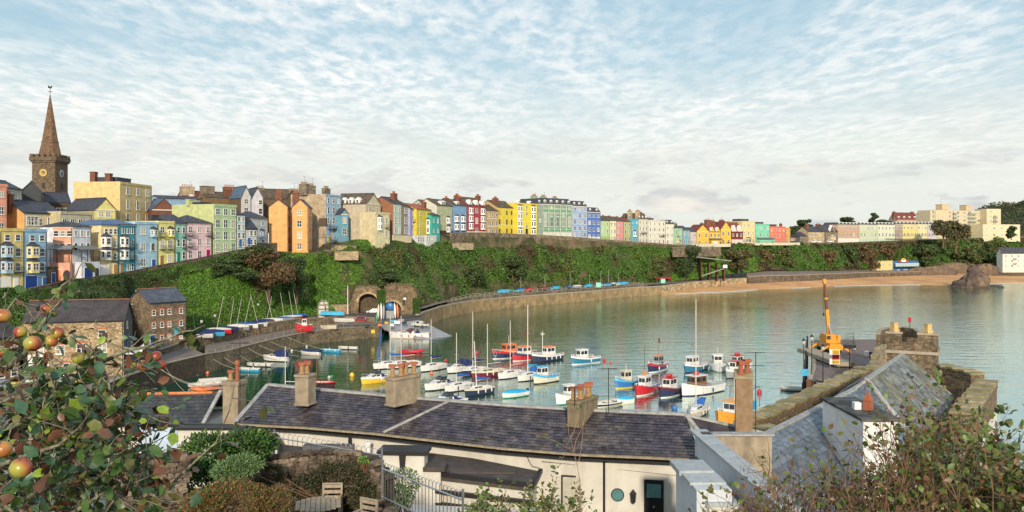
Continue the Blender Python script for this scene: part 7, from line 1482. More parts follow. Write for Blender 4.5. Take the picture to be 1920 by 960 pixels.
def long_house():
    RP=[(502,722),(620,733),(740,744),(840,752),(950,761),(1090,769),(1190,774),(1285,778)]; EP=[(441,793),(575,800),(705,811),(800,822),(940,838),(1090,850),(1210,855),(1316,860)]
    Rr=[PZ(x,y,17.5) for x,y in RP]; Ee=[PZ(x,y,16.14) for x,y in EP]
    r=thing('long_harbour_house',(Ee[3].x,Ee[3].y,11.5),0,'long low cream house with a purple slate roof running across the foreground','house')
    # carcass: front wall follows the eaves, back slope behind
    fw=[e+Vector((.05,.30,0)) for e in Ee]; bk=[q+(q-e)*1.0+Vector((0,1.2,0)) for q,e in zip(Rr,Ee)]
    k=MB()
    for i in range(7):
        a,b=fw[i],fw[i+1]; k.quad((a.x,a.y,9),(b.x,b.y,9),(b.x,b.y,16.0),(a.x,a.y,16.0)); c,d=bk[i],bk[i+1]; k.quad((d.x,d.y,6),(c.x,c.y,6),(c.x,c.y,16.0),(d.x,d.y,16.0))
    for i in(0,7): a,c=fw[i],bk[i]; k.quad((a.x,a.y,6),(c.x,c.y,6),(c.x,c.y,16),(a.x,a.y,16))
    k.build('wall',CREAMW,r,world=True)
    k=MB()
    for i in range(7):
        dz=Vector((0,0,.07)); k.slab(Ee[i]-dz,Ee[i+1]-dz,Rr[i+1]-dz,Rr[i]-dz,.10); a,b=bk[i].copy(),bk[i+1].copy(); a.z=b.z=16.1; k.slab(Rr[i],Rr[i+1],b,a,.10)
    a=bk[7].copy(); a.z=16.1; k.add([Ee[7],a,Rr[7]],[(0,1,2)]); a=bk[0].copy(); a.z=16.1; k.add([Ee[0],a,Rr[0]],[(1,0,2)])
    rf=k.build('roof',mat('roof_underlay',(.04,.038,.045),.8),r,world=True)
    slates(r,Rr,Ee,15,.29,S1)
    strip(r,[p+Vector((0,0,.03)) for p in Rr],.30,LEADC,'ridge_capping',.07)
    # hip roof end and flashings
    h1=PZ(1318,820,16.6); strip(r,[Rr[7],h1],.26,LEADC,'hip_flashing',.08); h2=PZ(1432,812,16.6); strip(r,[Rr[7],h2],.16,LEADC,'hip_flashing',.08)
    k=MB(); k.add([Rr[7]-Vector((0,0,.02)),h1,h2],[(0,1,2)]); k.build('hip_slates',S1,r,world=True)
    v0=PZ(840,753,17.5); strip(r,[v0,PZ(718,811,16.2)],.12,LEADC,'valley_flashing',.06)
    strip(r,[Ee[0]+Vector((0,.05,.05)),Rr[0]],.26,LEADC,'hip_flashing',.06)
    # gutter coping and black gutter
    strip(r,[e+Vector((0,-.06,-.06)) for e in Ee],.30,mat('gutter_stone',(.30,.25,.17),.9,.25,1.5,.4,6),'eaves_coping',.05); strip(r,[e+Vector((0,-.03,-.24)) for e in Ee],.42,BK,'gutter',.05)
    # chimneys
    def stack(x,Y,ytop,w,d,zb,n,ang,lab=None,pots=None,ph=.62,m=STK):
        zt=ZY(ytop,Y); c=XZ(x,Y,zb)
        k=MB(); k.box(-w/2,w/2,0,d,0,zt-zb-.16); k.box(-w/2-.05,w/2+.05,-.05,d+.05,zt-zb-.16,zt-zb); k.box(-w/2-.05,w/2+.05,-.06,d+.05,0,.12)
        o=k.build('chimney',m,r); o.location=c-r.location; o.rotation_euler=(0,0,R(ang)); bv=o.modifiers.new('b','BEVEL'); bv.width=.03; bv.segments=1
        for i in range(n):
            t=(i+.5)/n; 
            if w>=d: pot(o,-w/2+w*t,d/2,zt-zb,ph,pots!='tall')
            else: pot(o,(-.06,.08)[i%2],d*t,zt-zb,ph,pots!='tall')
        return o
    stack(565,47.0,703,.82,.9,17.0,3,-16); stack(731,45.3,708,.72,1.9,17.3,4,-40); stack(1074,41.8,752,.66,2.1,16.95,5,-32,m=mat('stack_brown',(.20,.16,.10),.9,.25,.8,.6,7,streak=.5))
    # facade detail at the right end
    a,b=fw[6],fw[7]; d=(b-a).normalized(); ang=math.atan2(d.y,d.x); f=thing_local('front_fittings',r)
    def fp(x,z): # point on the front plane under photo column x
        t=(x-960)/F; s=(t*a.y-a.x)/(d.x-t*d.y); p_=a+d*s; return Vector((p_.x,p_.y,z))-r.location
    z=lambda y:ZY(y,39.2)
    o=MB().box(-.39,.39,-.06,.0,-2.4,z(909)-z(920)).build('door',mat('black_door',(.018,.02,.02),.3,.05,2),r); o.location=fp(1226,z(920)); o.rotation_euler.z=ang
    MB().box(-.33,.33,-.09,-.061,z(938)-z(920),z(912)-z(920)).build('fanlight',mat('teal_glass',(.10,.22,.22),.12,spec=.7),o); MB().box(-.45,.45,-.04,.0,-2.5,z(905)-z(920)).build('door_frame',BK,o)
    k=MB(); 
    for sx in(-.2,.2): k.box(sx-.14,sx+.14,-.075,-.061,-1.6,-.75)
    k.build('door_panel',mat('black_door'),o); M=Matrix.Rotation(PI/2,4,'X'); t=MB(); t.lathe([(.055,-.02),(.06,.02)],seg=12); t.v=[tuple(M@Vector(q)) for q in t.v]; q=t.build('knob',METAL,o); q.location=(0,-.09,z(955)-z(920))
    def disc(name,R0,R1,y0,y1,m_,par,loc,rz):
        k=MB(); n=28; V=[(R0*math.cos(2*PI*i/n),yy,R0*math.sin(2*PI*i/n)) for yy in(y0,y1) for i in range(n)]
        k.add(V,[tuple(range(n))]+[(i,(i+1)%n,n+(i+1)%n,n+i) for i in range(n)]); o=k.build(name,m_,par); o.location=loc; o.rotation_euler.z=rz; return o
    o=disc('round_window',.31,0,-.05,0,BK,r,fp(1158,z(937)),ang); disc('pane',.265,0,-.065,-.04,mat('teal_glass'),o,(0,0,0),0)
    o=MB().lathe([(.02,-.32),(.10,-.24),(.13,.12),(.16,.16),(.05,.30),(.02,.36)],(0,-.25,0),6).box(-.03,.03,-.25,0,-.2,-.14).build('wall_lantern',BK,r); o.location=fp(1188,z(937)); o.rotation_euler.z=ang
    o=MB().tube([(0,-.09,-3),(0,-.09,1.15)],.055,8).box(-.1,.1,-.16,0,1.1,1.35).build('downpipe',BK,r); o.location=fp(1133,z(900)); o.rotation_euler.z=ang
    o=MB().box(-.5,.5,-.03,0,-2,.5).build('window_frame',BK,r); o.location=fp(1072,z(925)); o.rotation_euler.z=ang; MB().box(-.42,.44,-.06,-.031,-2,.42).build('blind',mat('blind_cream',(.45,.42,.34),.8),o)
    k=MB(); k.tube([fp(1016,z(880)-.0)-Vector((0,.02,0)),fp(1312,z(897))-Vector((0,.02,0))],.014,4); k.build('string_line',mat('line_grey',(.25,.23,.2),.8),r)
    k=MB(); k.tube([fp(978,z(850)),fp(985,z(862)),fp(992,z(880)),fp(998,z(890)),fp(1012,z(893))],.012,4); k.v=[(a_,b_-.05,c_) for a_,b_,c_ in k.v]; k.build('cable',BK,r)
    return r
def thing_local(*a): return None
LH=long_house()
def annex():
    # flat-roofed additions in front of the long house, with the white gate block
    r=thing('flat_roofed_annexe',XZ(905,38.2,11.5),0,'low cream annexe with dark flat roof and black fascias, right of the gate block','annexe')
    A=[PZ(800,842,15.35),PZ(1014,884,15.35),PZ(1000,912,15.35),PZ(806,888,15.35)]
    k=MB(); k.prism([(p.x,p.y) for p in (A[3],A[2],A[1],A[0])],15.1,15.35); k.build('flat_roof',FELT,r,world=True)
    strip(r,[A[3]+Vector((0,0,.02)),A[2]+Vector((0,0,.02)),A[1]+Vector((0,0,.02))],.18,BK,'fascia',.12)
    k=MB(); w=[A[3]+Vector((.1,.15,0)),A[2]+Vector((-.1,.15,0)),A[1]+Vector((-.2,0,0)),A[0]]; k.prism([(p.x,p.y) for p in w],9,15.08); k.build('wall',CREAMW,r,world=True)
    for zz in(14.62,14.05): strip(r,[A[3]+Vector((-.6,0,zz-15.35)),A[2]+Vector((0,0,zz-15.35))],.22,BK,'black_ledge',.10)
    k=MB(); p=A[3].lerp(A[2],.45)+Vector((0,1.2,.06)); k.box(p.x-1.2,p.x+1.8,p.y-.35,p.y+.35,15.36,15.42); k.build('roof_light',mat('roof_light_glass',(.10,.08,.07),.2),r,world=True)
    r=thing('flat_roofed_annexe',XZ(610,41,11.5),0,'dark flat roof behind the garden rail, left of the gate block','annexe')
    A=[PZ(515,832,15.2),PZ(712,852,15.2),PZ(712,905,15.2),PZ(515,880,15.2)]; k=MB(); k.prism([(p.x,p.y) for p in A[::-1]],9,15.2,1,0); k.build('flat_roof',[FELT,CREAMW],r,world=True)
    p=PZ(656,836,15.3); MB().lathe([(.25,0),(.22,.08),(.10,.14),(.09,.5),(.05,.55)],(p.x,p.y,15.2),8).build('vent_cap',BK,r,world=True); p=PZ(690,845,15.3); MB().lathe([(.13,0),(.13,.4),(.17,.42),(.17,.55)],(p.x,p.y,15.2),8).build('vent_pipe',WHITE,r,world=True); k=MB(); q=PZ(620,838,15.3); k.box(q.x-1.4,q.x+1.2,q.y-.25,q.y+.25,15.2,15.42); k.build('roof_box',mat('box_grey',(.10,.10,.11),.5),r,world=True)
    # gate block
    Y=39.0; c=XZ(755,Y,13); r=thing('gate_block',c,R(-4),'cream gate block with a black slab top, black keystone and round blind arch','gatehouse'); zt=ZY(852,Y)-13
    MB().box(-1.0,1.0,0,.9,-3,zt).build('wall',CREAMW,r); MB().box(-1.15,1.15,-.18,1.1,zt,zt+.17).build('slab_top',BK,r); k=MB(); k.add([(-.16,-.10,zt),(.16,-.10,zt),(.10,-.10,zt-.75),(-.10,-.10,zt-.75),(-.16,.02,zt),(.16,.02,zt),(.10,.02,zt-.75),(-.10,.02,zt-.75)],[(0,3,2,1),(0,4,7,3),(1,2,6,5),(3,7,6,2)]); k.build('keystone',BK,r)
    for rr_,nm in((.78,'arch_moulding'),(.52,'arch_moulding')):
        k=MB(); k.tube([(rr_*math.cos(t),-.02,zt-1.35+rr_*math.sin(t)) for t in np.linspace(0,PI,15)],.055,6); k.build(nm,CREAMW,r)
    MB().box(1.0,1.75,.0,.8,-3,zt-.75).build('side_pier',CREAMW,r); MB().box(.95,1.95,-.1,.9,zt-.75,zt-.55).build('side_slab',FELT,r)
    r=thing('cream_building',XZ(800,35,9),0,'cream building with white sash windows below the garden railing','house'); k=MB(); a=XZ(720,36.0,0); b=XZ(1010,35.0,0); k.prism([(a.x,a.y),(b.x,b.y),(b.x,b.y+2),(a.x,a.y+2)],8,14.4); k.build('wall',CREAMW,r,world=True)
    k=MB(); k.prism([(a.x-.1,a.y-.15),(b.x+.1,b.y-.15),(b.x+.1,b.y+.1),(a.x-.1,a.y+.1)],14.4,14.62); k.build('parapet_trim',BK,r,world=True)
    for x in (842,862): 
        p=XZ(x,35.55,13.3); add_window(r,p.x-r.location.x,p.y-r.location.y-.02,13.1-9+.0,.85,1.0,WHITE,0,1)
annex()
def right_roofs():
    d=Vector((.545,.838,0)); n=Vector((.838,-.545,0))
    # near blue-grey roof
    r0=PZ(1352,857,15.9); r1=PZ(1603,729,15.9); r=thing('blue_slate_house',(r0.x,r0.y,8),0,'blue grey slate roof beyond the tiled coping, running up to the white stack','house')
    e0=r0+n*5+Vector((0,0,-3.3)); e1=r1+n*5+Vector((0,0,-3.3)); L0=r0-n*3.0-Vector((0,0,2)); L1=r1-n*3.0-Vector((0,0,2))
    k=MB(); k.slab(e0,e1,r1,r0,.1); k.slab(r0,r1,L1,L0,.1); k.build('roof',mat('roof_underlay'),r,world=True)
    k=MB(); k.prism([(p.x,p.y) for p in (e0-n*.4,e1-n*.4,L1+n*.3,L0+n*.3)],4,[12.55,12.55,13.9,13.9]); k.build('wall',COLDW,r,world=True)
    slates(r,[r0,r1],[e0,e1],20,.36,S3); strip(r,[r0,r1],.34,LEADC,'ridge_capping',.08)
    slates(r,[r1,r0],[L1,L0],10,.4,S3,keep=0)
    # far mottled roof
    a=PZ(1625,712,16.36); b=PZ(1692,665,16.36); r=thing('mottled_slate_house',(a.x,a.y,6),0,'steep roof of large mottled grey slates with pale lead ridges','house')
    rc=Vector((26.3,55.3,12.9)); fc=Vector((37.5,72.3,12.9)); lc=Vector((20.3,59.9,13.2)); bl=Vector((29.6,76.2,12.9))
    k=MB(); k.slab(rc,fc,b,a,.1); k.add([lc,rc,a],[(0,1,2)]); k.slab(bl,lc,a,b,.1); k.add([fc,bl,b],[(0,1,2)]); k.build('roof',mat('roof_underlay'),r,world=True)
    k=MB(); k.prism([(p.x,p.y) for p in (lc+Vector((.3,0,0)),rc+Vector((-.1,.4,0)),fc+Vector((-.3,-.1,0)),bl+Vector((0,-.3,0)))],3,12.8); k.build('wall',CREAMW,r,world=True)
    dr=(b-a).normalized(); U=(a-rc)-dr*(a-rc).dot(dr); slates(r,[rc+U-dr*.1,fc+U+dr*1.5],[rc-dr*.1,fc+dr*1.5],16,.50,S2,clip=[rc,fc,b,a]); slates(r,[a.lerp(lc,.04),a.lerp(rc,.04)],[lc,rc],12,.5,S3,keep=0,lift=.005); slates(r,[b,a],[bl,lc],10,.5,S2,keep=0)
    for q in([a,b],[a,rc],[a,lc],[b,fc]): strip(r,q,.34,LEADC,'ridge_capping',.09)
    # white stack with black flat top
    r=thing('white_stack_block',(17.7,43,10),R(-1),'tall white rendered block with a black flat top and a red clay vent','chimney block'); k=MB(); k.box(0,1.75,0,5.9,-4,7); k.build('wall',mat('stack_white',(.70,.69,.66),.85,.08,.5,.1,10,streak=.15),r)
    MB().box(-.12,1.9,-.12,6.0,7.0,7.14).build('flat_top',mat('black_felt_top',(.03,.03,.028),.7,.3,1.2,.3,8,col2=(.10,.10,.09)),r); MB().lathe([(.30,0),(.26,.45),(.30,.5),(.05,.95)],(1.15,2.3,7.14),4).build('clay_vent',COWL,r); MB().box(.45,.8,2.3,2.7,7.14,7.5).build('white_vent',WHITE,r)
    # tiled coping wall
    w0=Vector((8.15,38.0)); w1=Vector((8.75,25.0)); dd=(w0-w1); L_=dd.length; r=thing('coped_white_wall',(w1.x,w1.y,11),math.atan2(dd.y,dd.x),'white wall topped with pale stone tiles, a dark band and a half round window','wall')
    MB().box(0,L_,-.55,0,-3,6.45).build('wall_face',COLDW,r); tl=MB().box(.01,.66,-.68,.10,6.45,6.56).mesh('coping_tile',mat('pale_coping',(.38,.41,.42),.6,.12,1.5,.2,6,isl=.10)); N=int(L_/.68)
    for i in range(N+1): inst('coping_tile',tl,r,(i*.68,0,0))
    MB().box(0,L_-.2,.001,.05,5.2,5.55).build('dark_band',mat('slate_blue_band',(.10,.13,.16),.6),r)
    k=MB(); cx=L_-3.2; k.add([(cx+.62*math.cos(t),.06,4.3+.62*math.sin(t)) for t in np.linspace(0,PI,13)],[tuple(range(13))[::-1]]); o=k.build('half_round_window',mat('slate_blue_band'),r); k=MB(); k.add([(cx+.40*math.cos(t),.075,4.32+.40*math.sin(t)) for t in np.linspace(0,PI,13)],[tuple(range(13))[::-1]]); k.build('pane',mat('teal_glass'),o)
    # back parapet with lead top
    k=MB(); p=PZ(1320,814,17.55); q=PZ(1442,810,17.55); r=thing('lead_topped_parapet',(p.x,p.y,14),0,'short parapet with pale lead top behind the tiled coping','parapet'); k.box(p.x,q.x,p.y,p.y+.35,14,17.48); k.build('wall_face',STK,r,world=True); MB().box(p.x-.1,q.x+.1,p.y-.1,p.y+.45,17.48,17.56).build('coping',LEADC,r,world=True)
    # stepped pier in front
    r=thing('stepped_white_pier',(6.55,31.2,12.75),R(2),'white pier with stepped pale stone slabs, bottom right of the black door','pier'); MB().box(-.1,1.15,-1.2,2.0,-3,4.55).build('wall_face',COLDW,r)
    sm=mat('pale_coping'); MB().box(-.3,1.0,.6,2.2,4.56,4.75).build('stone_slab',sm,r); MB().box(-.2,1.1,-.2,1.5,4.36+.2,4.66).build('stone_slab',sm,r).location=(0,-.45,0); MB().box(.2,1.35,-1.4,.2,4.0,4.14).build('stone_slab',sm,r); MB().box(.25,1.3,-1.35,.1,3.6,3.99).build('corbel',CREAMW,r)
    r=thing('curved_ledge',(8.6,29.5,14),0,'low curved pale parapet below the tiled coping wall','ledge'); k=MB(); pts=[(8.0-1.5+2.3*math.sin(t),33.2-3.6*math.cos(t)+.4*t) for t in np.linspace(.2,1.5,9)]; pv=[Vector((x,y,0)) for x,y in pts]
    for i in range(8):
        a_,b_=pv[i],pv[i+1]; s=(b_-a_).normalized().cross(Vector((0,0,1)))*.3; k.add([(*(a_-s).xy,12),(*(b_-s).xy,12),(*(b_+s).xy,12),(*(a_+s).xy,12),(*(a_-s).xy,16.4),(*(b_-s).xy,16.4),(*(b_+s).xy,16.4),(*(a_+s).xy,16.4)],[(4,7,6,5),(0,4,5,1),(2,6,7,3),(0,3,7,4),(1,5,6,2)])
    k.build('wall_face',LEADC,r,world=True)
    r=thing('stone_chimney_stack',XZ(1393,40.6,14),R(-12),'tall plain brown stone chimney with red clay pots, right of the long roof','chimney'); zt=ZY(706,40.6)-14; bs=mat('brown_sandstone',(.26,.17,.10),.9,.2,1.2,.5,9,streak=.25)
    k=MB(); k.box(-.33,.45,0,.9,-3,zt-.12); k.build('shaft',bs,r); k=MB(); k.prism([(-.38,-.05),(.5,-.05),(.5,.95),(-.38,.95)],zt-.12,[zt,zt,zt+.22,zt+.22]); k.build('cap',mat('mossy_coping'),r)
    pot(r,-.08,.25,zt+.02,.62,True,COWL); pot(r,.22,.6,zt+.1,.60,True,COWL)
    k=MB(); c=MB(); c.lathe([(.05,0),(.3,.10),(.34,.13)],seg=16); M=Matrix.Rotation(R(80),4,'X'); c.v=[tuple(M@Vector(q)) for q in c.v]; o=c.build('satellite_dish',mat('dish_grey',(.12,.12,.13),.5),r); o.location=(-.35,-.3,2.6)
    def yagi(x,Y,y0,y1,lab,n=1,z=None):
        p=XZ(x,Y,ZY(y1,Y)); h=ZY(y0,Y)-p.z; r=thing('tv_aerial',p,0,lab,'aerial'); MB().tube([(0,0,0),(0,0,h)],.022,5).build('pole',BK,r)
        for j in range(n):
            zz=h-.05-j*.62; k=MB(); k.tube([(-.55,0,zz),(.45,.2,zz)],.014,4)
            for t in np.linspace(-.5,.45,9): k.tube([(t,-.16,zz),(t+.04,.2,zz+.02)],.008,3)
            k.build('yagi',BK,r)
    yagi(1417,41,660,812,'tv aerial standing beside the tall brown stone chimney',2); yagi(1141,42,690,775,'tv aerial rising behind the five pot chimney'); yagi(450,47,642,760,'tall thin aerial by the left chimney pots',2); yagi(1078,41.5,725,760,'short aerial on the five pot chimney')
    # cream wall under the right battlements
    r=thing('fort_wall',XZ(1800,61,5),0,'cream rendered wall below the right battlements, partly behind leaves','wall'); a=XZ(1782,60,0); b=XZ(1835,75,0); k=MB(); k.prism([(a.x,a.y),(a.x+1.2,a.y-.7),(b.x+1.2,b.y-.7),(b.x,b.y)],2,11.6); k.build('wall_face',CREAMW,r,world=True)
right_roofs()
def left_roofs():
    a=PZ(236,741,16.4); b=PZ(409,737,16.4); c=PZ(378,797,14.9); d_=PZ(200,797,14.9); a=PZ(200,741,16.4)
    r=thing('orange_ridged_house',(c.x,c.y,9),0,'small dark slate roof with an orange ridge, behind the apple tree','house'); k=MB(); k.slab(d_,c,b,a,.1); bb=b+Vector((.2,3.4,-1.4)); ab=a+Vector((0,3.4,-1.4)); k.slab(a,b,bb,ab,.1); k.build('roof',mat('roof_underlay'),r,world=True)
    k=MB(); k.prism([(d_.x,d_.y+.2),(c.x-.1,c.y+.2),(bb.x-.1,bb.y),(ab.x,ab.y)],4,14.8); k.build('wall',CREAMW,r,world=True)
    slates(r,[a,b],[d_,c],9,.30,mat('dark_grey_slate',(.055,.06,.065),.5,.2,1,.3,12,isl=.25)); 
    tl=MB(); tl.tube([(0,0,0),(.42,0,0)],.10,8); tm=tl.mesh('ridge_tile',mat('orange_ridge',(.62,.20,.07),.7,.12,3,isl=.12)); n=int((b-a).length/.43); dr=(b-a).normalized()
    for i in range(n): p=a+dr*(i*.43)-r.location; inst('ridge_tile',tm,r,(p.x,p.y,p.z+.03),(0,-math.asin(dr.z),math.atan2(dr.y,dr.x)))
    strip(r,[c+Vector((.1,-.1,.05)),b+Vector((.15,0,.12)),bb+Vector((.15,0,.1))],.22,LEADC,'verge_coping',.08)
    # chimney left of the long roof
    r=thing('stone_chimney_stack',XZ(431,50,14),R(-10),'weathered stone chimney with one tall red pot and one short one','chimney'); zt=ZY(716,50)-14; k=MB(); k.box(-.45,.5,0,1.0,-2,zt-.2); k.box(-.52,.57,-.07,1.07,zt-.2,zt); k.build('shaft',STK,r)
    MB().lathe([(.12,0),(.15,.05),(.12,.1),(.11,.9),(.17,.94),(.15,1.05)],(.2,.5,zt),8).build('chimney_pot',COWL,r); MB().lathe([(.19,-.05),(.14,.12),(.03,.16)],(.2,.5,zt+1.05),8).build('cowl',COWL,r); pot(r,-.22,.5,zt,.55)
    # low walls and flat roofs behind the bush
    r=thing('white_garden_building',XZ(395,43,10),0,'white flat topped building with black edging left of the long house','building')
    a=PZ(330,832,15.7); b=PZ(520,840,15.7); c=PZ(520,812,15.7); d_=PZ(330,806,15.7); k=MB(); k.prism([(a.x,a.y),(b.x,b.y),(c.x,c.y),(d_.x,d_.y)],8,15.7,1,0); k.build('flat_roof',[FELT,CREAMW],r,world=True)
    strip(r,[a+Vector((0,0,.05)),b+Vector((0,0,.05))],.3,BK,'parapet_trim',.08); strip(r,[d_+Vector((0,0,.3)),c+Vector((0,0,.3))],.3,BK,'parapet_trim',.08)
    r=thing('blue_washed_wall',XZ(298,42,9),0,'pale blue washed wall under the small dark slate roof','wall'); p=XZ(262,42,0); q=XZ(332,42,0); k=MB(); k.box(p.x,q.x,42,42.4,8,ZY(800,42)); k.build('wall_face',mat('pale_blue_wash',(.45,.56,.68),.8,.08,.5),r,world=True); MB().box(p.x-.1,q.x+.1,41.9,42.5,ZY(800,42),ZY(800,42)+.12).build('coping',BK,r,world=True)
    r=thing('white_washed_wall',XZ(335,41.5,9),0,'white washed wall joined to the pale blue one','wall'); p=XZ(333,41.5,0); q=XZ(455,41.5,0); k=MB(); k.box(p.x,q.x,41.5,41.9,8,ZY(806,41.5)); k.build('wall_face',CREAMW,r,world=True); MB().box(p.x-.1,q.x+.1,41.4,42.0,ZY(806,41.5),ZY(806,41.5)+.12).build('coping',BK,r,world=True)
left_roofs()
# ---------- garden ----------
def stone_mesh(seed,nm,m,sx=1,sy=1,sz=1):
    r_=np.random.default_rng(seed); k=MB(); V=[]
    for z,s in((-.5,.78),(-.25,1),(.25,1),(.5,.74)):
        for i in range(6):
            a=2*PI*(i+.5)/6; V.append((math.cos(a)*.55*s*r_.uniform(.86,1.08)*sx,math.sin(a)*.5*s*r_.uniform(.8,1.1)*sy,z*r_.uniform(.9,1.05)*sz))
    k.add(V,[(j*6+i,j*6+(i+1)%6,(j+1)*6+(i+1)%6,(j+1)*6+i) for j in range(3) for i in range(6)]+[tuple(range(6))[::-1],tuple(range(18,24))]); return k.mesh(nm,m)
RUB=mat('rubble_stone',(.095,.068,.048),.95,.35,3,.7,12,col2=(.19,.15,.11),isl=.5)
STM=[stone_mesh(i,'stone',RUB) for i in range(5)]
def rubble(lab,pts,z0,zt,sw,sh,keep=290,thick=.35):
    """pts plan polyline; a face of separate stones over a mortar core"""
    pv=[Vector((p[0],p[1],0)) for p in pts]; Ls=[0]
    for i in range(1,len(pv)): Ls.append(Ls[-1]+(pv[i]-pv[i-1]).length)
    r=thing('rubble_wall',(pts[0][0],pts[0][1],z0),0,lab,'stone wall'); zt_=lambda s:interp(s/Ls[-1],zt)
    k=MB(); n=24
    def at(s):
        i=min(len(pv)-2,max(0,int(np.searchsorted(Ls,s))-1)); f=(s-Ls[i])/(Ls[i+1]-Ls[i]); d=(pv[i+1]-pv[i]).normalized(); return pv[i].lerp(pv[i+1],f),d
    for j in range(n):
        a,d1=at(Ls[-1]*j/n); b,d2=at(Ls[-1]*(j+1)/n); za,zb_=zt_(Ls[-1]*j/n)-.05,zt_(Ls[-1]*(j+1)/n)-.05; n1=Vector((-d1.y,d1.x,0)); n2=Vector((-d2.y,d2.x,0)); a0,b0,a1,b1=a+n1*.05,b+n2*.05,a+n1*thick,b+n2*thick
        k.add([(a0.x,a0.y,z0),(b0.x,b0.y,z0),(b1.x,b1.y,z0),(a1.x,a1.y,z0),(a0.x,a0.y,za),(b0.x,b0.y,zb_),(b1.x,b1.y,zb_),(a1.x,a1.y,za)],[(0,1,5,4),(2,3,7,6),(4,5,6,7),(0,4,7,3),(1,2,6,5)])
    k.build('mortar_core',mat('mortar_core',(.055,.042,.03),.95,.3,3),r,world=True)
    cnt=0; z=z0; row=0
    items=[]
    while True:
        s=-(row%2)*sw*.4; any_=False; h=sh*rng.uniform(.8,1.2)
        while s<Ls[-1]:
            w_=sw*rng.uniform(.65,1.4); c=s+w_/2
            if 0<c<Ls[-1] and z+h*.6<zt_(c): p,d=at(c); items.append((p,d,z+h/2,w_,h)); any_=True
            s+=w_*.97
        z+=h*.95; row+=1
        if not any_: break
    s=0
    while s<Ls[-1]:   # cap stones
        w_=sw*rng.uniform(1.2,2.0); c=min(Ls[-1],s+w_/2); p,d=at(c); items.append((p+Vector((-d.y,d.x,0))*thick*.4,d,zt_(c)+.02,w_,sh*.9,thick*1.25)); s+=w_*.98
    for it in items[::-1][:keep]:
        p,d,zc,w_,h=it[:5]; dp=it[5] if len(it)>5 else .2; inst('stone',STM[int(rng.integers(0,5))],r,(p.x-r.location.x,p.y-r.location.y,zc-z0),(rng.uniform(-.06,.06),rng.uniform(-.06,.06),math.atan2(d.y,d.x)+rng.uniform(-.06,.06)),(w_,dp,h*1.02))
    return r
def pts_at(l,Y=None): return [(XZ(x,y_,0).x,y_) for x,y_ in l]
rubble('curved rubble garden wall behind the round wooden table',pts_at([(375,19.0),(430,20.8),(500,22.0),(600,22.6),(690,22.4),(716,21.6)]),18.8,[(0,19.3),(.12,19.9),(.35,20.42),(.8,20.42),(1,20.05)],.22,.13)
rubble('red brown rubble wall half hidden by the apple tree',pts_at([(215,17.5),(290,18.2),(352,18.4)]),18.6,[(0,21.5),(1,21.35)],.20,.12)
rubble('low garden wall running down below the hooped railing',pts_at([(716,21.4),(770,19.8),(850,17.5),(900,16.4)]),17.6,[(0,19.3),(1,18.9)],.30,.16)
PAT=MB(); pt=pts_at([(330,15.5),(980,15.5),(900,17.5),(720,21.6),(600,22.7),(430,21)]); PAT.prism(pt,18.4,18.95); PAT.build('patio',mat('patio_stone',(.16,.14,.115),.9,.25,.8,.4,5))['kind']='structure'
DW=mat('grey_teak',(.34,.28,.205),.8,.2,5,.3,20)
def garden_chair(p,rz,lab):
    r=thing('garden_chair',p,R(rz),lab,'chair')
    for sx in(-.23,.23): MB().box(sx-.025,sx+.025,.20,.25,0,.93).build('leg',DW,r); MB().box(sx-.025,sx+.025,-.22,-.17,0,.62).build('leg',DW,r); MB().box(sx-.03,sx+.03,-.26,.20,.62,.65).build('armrest',DW,r)
    sl=MB().box(-.22,.22,0,.065,0,.02).mesh('seat_slat',DW)
    for i in range(5): inst('seat_slat',sl,r,(0,-.22+i*.085,.42))
    bs=MB().box(-.205,.205,.21,.235,0,.085).mesh('back_slat',DW)
    for z in(.52,.66,.80): inst('back_slat',bs,r,(0,0,z))
    MB().box(-.20,.20,.205,.24,.90,.93).build('top_rail',DW,r); return r
garden_chair(XZ(621,21.5,18.96),3,'weathered wooden slatted chair standing behind the round table'); garden_chair(XZ(681,20.2,18.96),-28,'weathered wooden chair turned sideways right of the round table')
r=thing('round_table',XZ(596,20.65,18.96),R(12),'round grey slatted wooden garden table','table')
for i in range(9):
    y=-.54+i*.12; hw=math.sqrt(max(.02,.58**2-(y+.055)**2)); MB().box(-hw,hw,y,y+.105,.70,.725).build('table_slat',DW,r).rotation_euler=(0,0,PI/2)
MB().lathe([(.05,0),(.05,.66),(.3,.69)],seg=8).build('pedestal',DW,r); MB().box(-.4,.4,-.04,.04,0,.05).box(-.04,.04,-.4,.4,.051,.09).build('table_foot',DW,r)
def hoop_rail(p0,p1,h,lab,n,posts=True):
    r=thing('hooped_railing',p0,0,lab,'railing'); v=p1-p0; G=mat('galvanised_metal'); k=MB(); k.tube([Vector((0,0,.08)),v+Vector((0,0,.08))],.02,5); k.tube([Vector((0,0,h*.82)),v+Vector((0,0,h*.82))],.022,5); k.build('rail',G,r)
    w=v.length/n*.5; d=v.normalized(); hm=MB(); hm.tube([d*-w+Vector((0,0,-h*.9)),d*-w]+[Vector((0,0,w*math.sin(t)))-d*w*math.cos(t) for t in np.linspace(.4,PI-.4,5)]+[d*w,d*w+Vector((0,0,-h*.9))],.0085,4); hm=hm.mesh('hoop',G)
    for i in range(n): inst('hoop',hm,r,v*((i+.5)/n)+Vector((0,0,h-w)))
    for t in(0,1): MB().tube([v*t,v*t+Vector((0,0,h+.05))],.03,6).build('post',G,r)
hoop_rail(P(514,868,25),P(716,905,23.6),.92,'hooped galvanised railing left, behind the curved rubble wall',22); hoop_rail(P(717,938,21.0),P(868,1010,17.2),.95,'hooped galvanised railing running down right of the rubble wall',24)
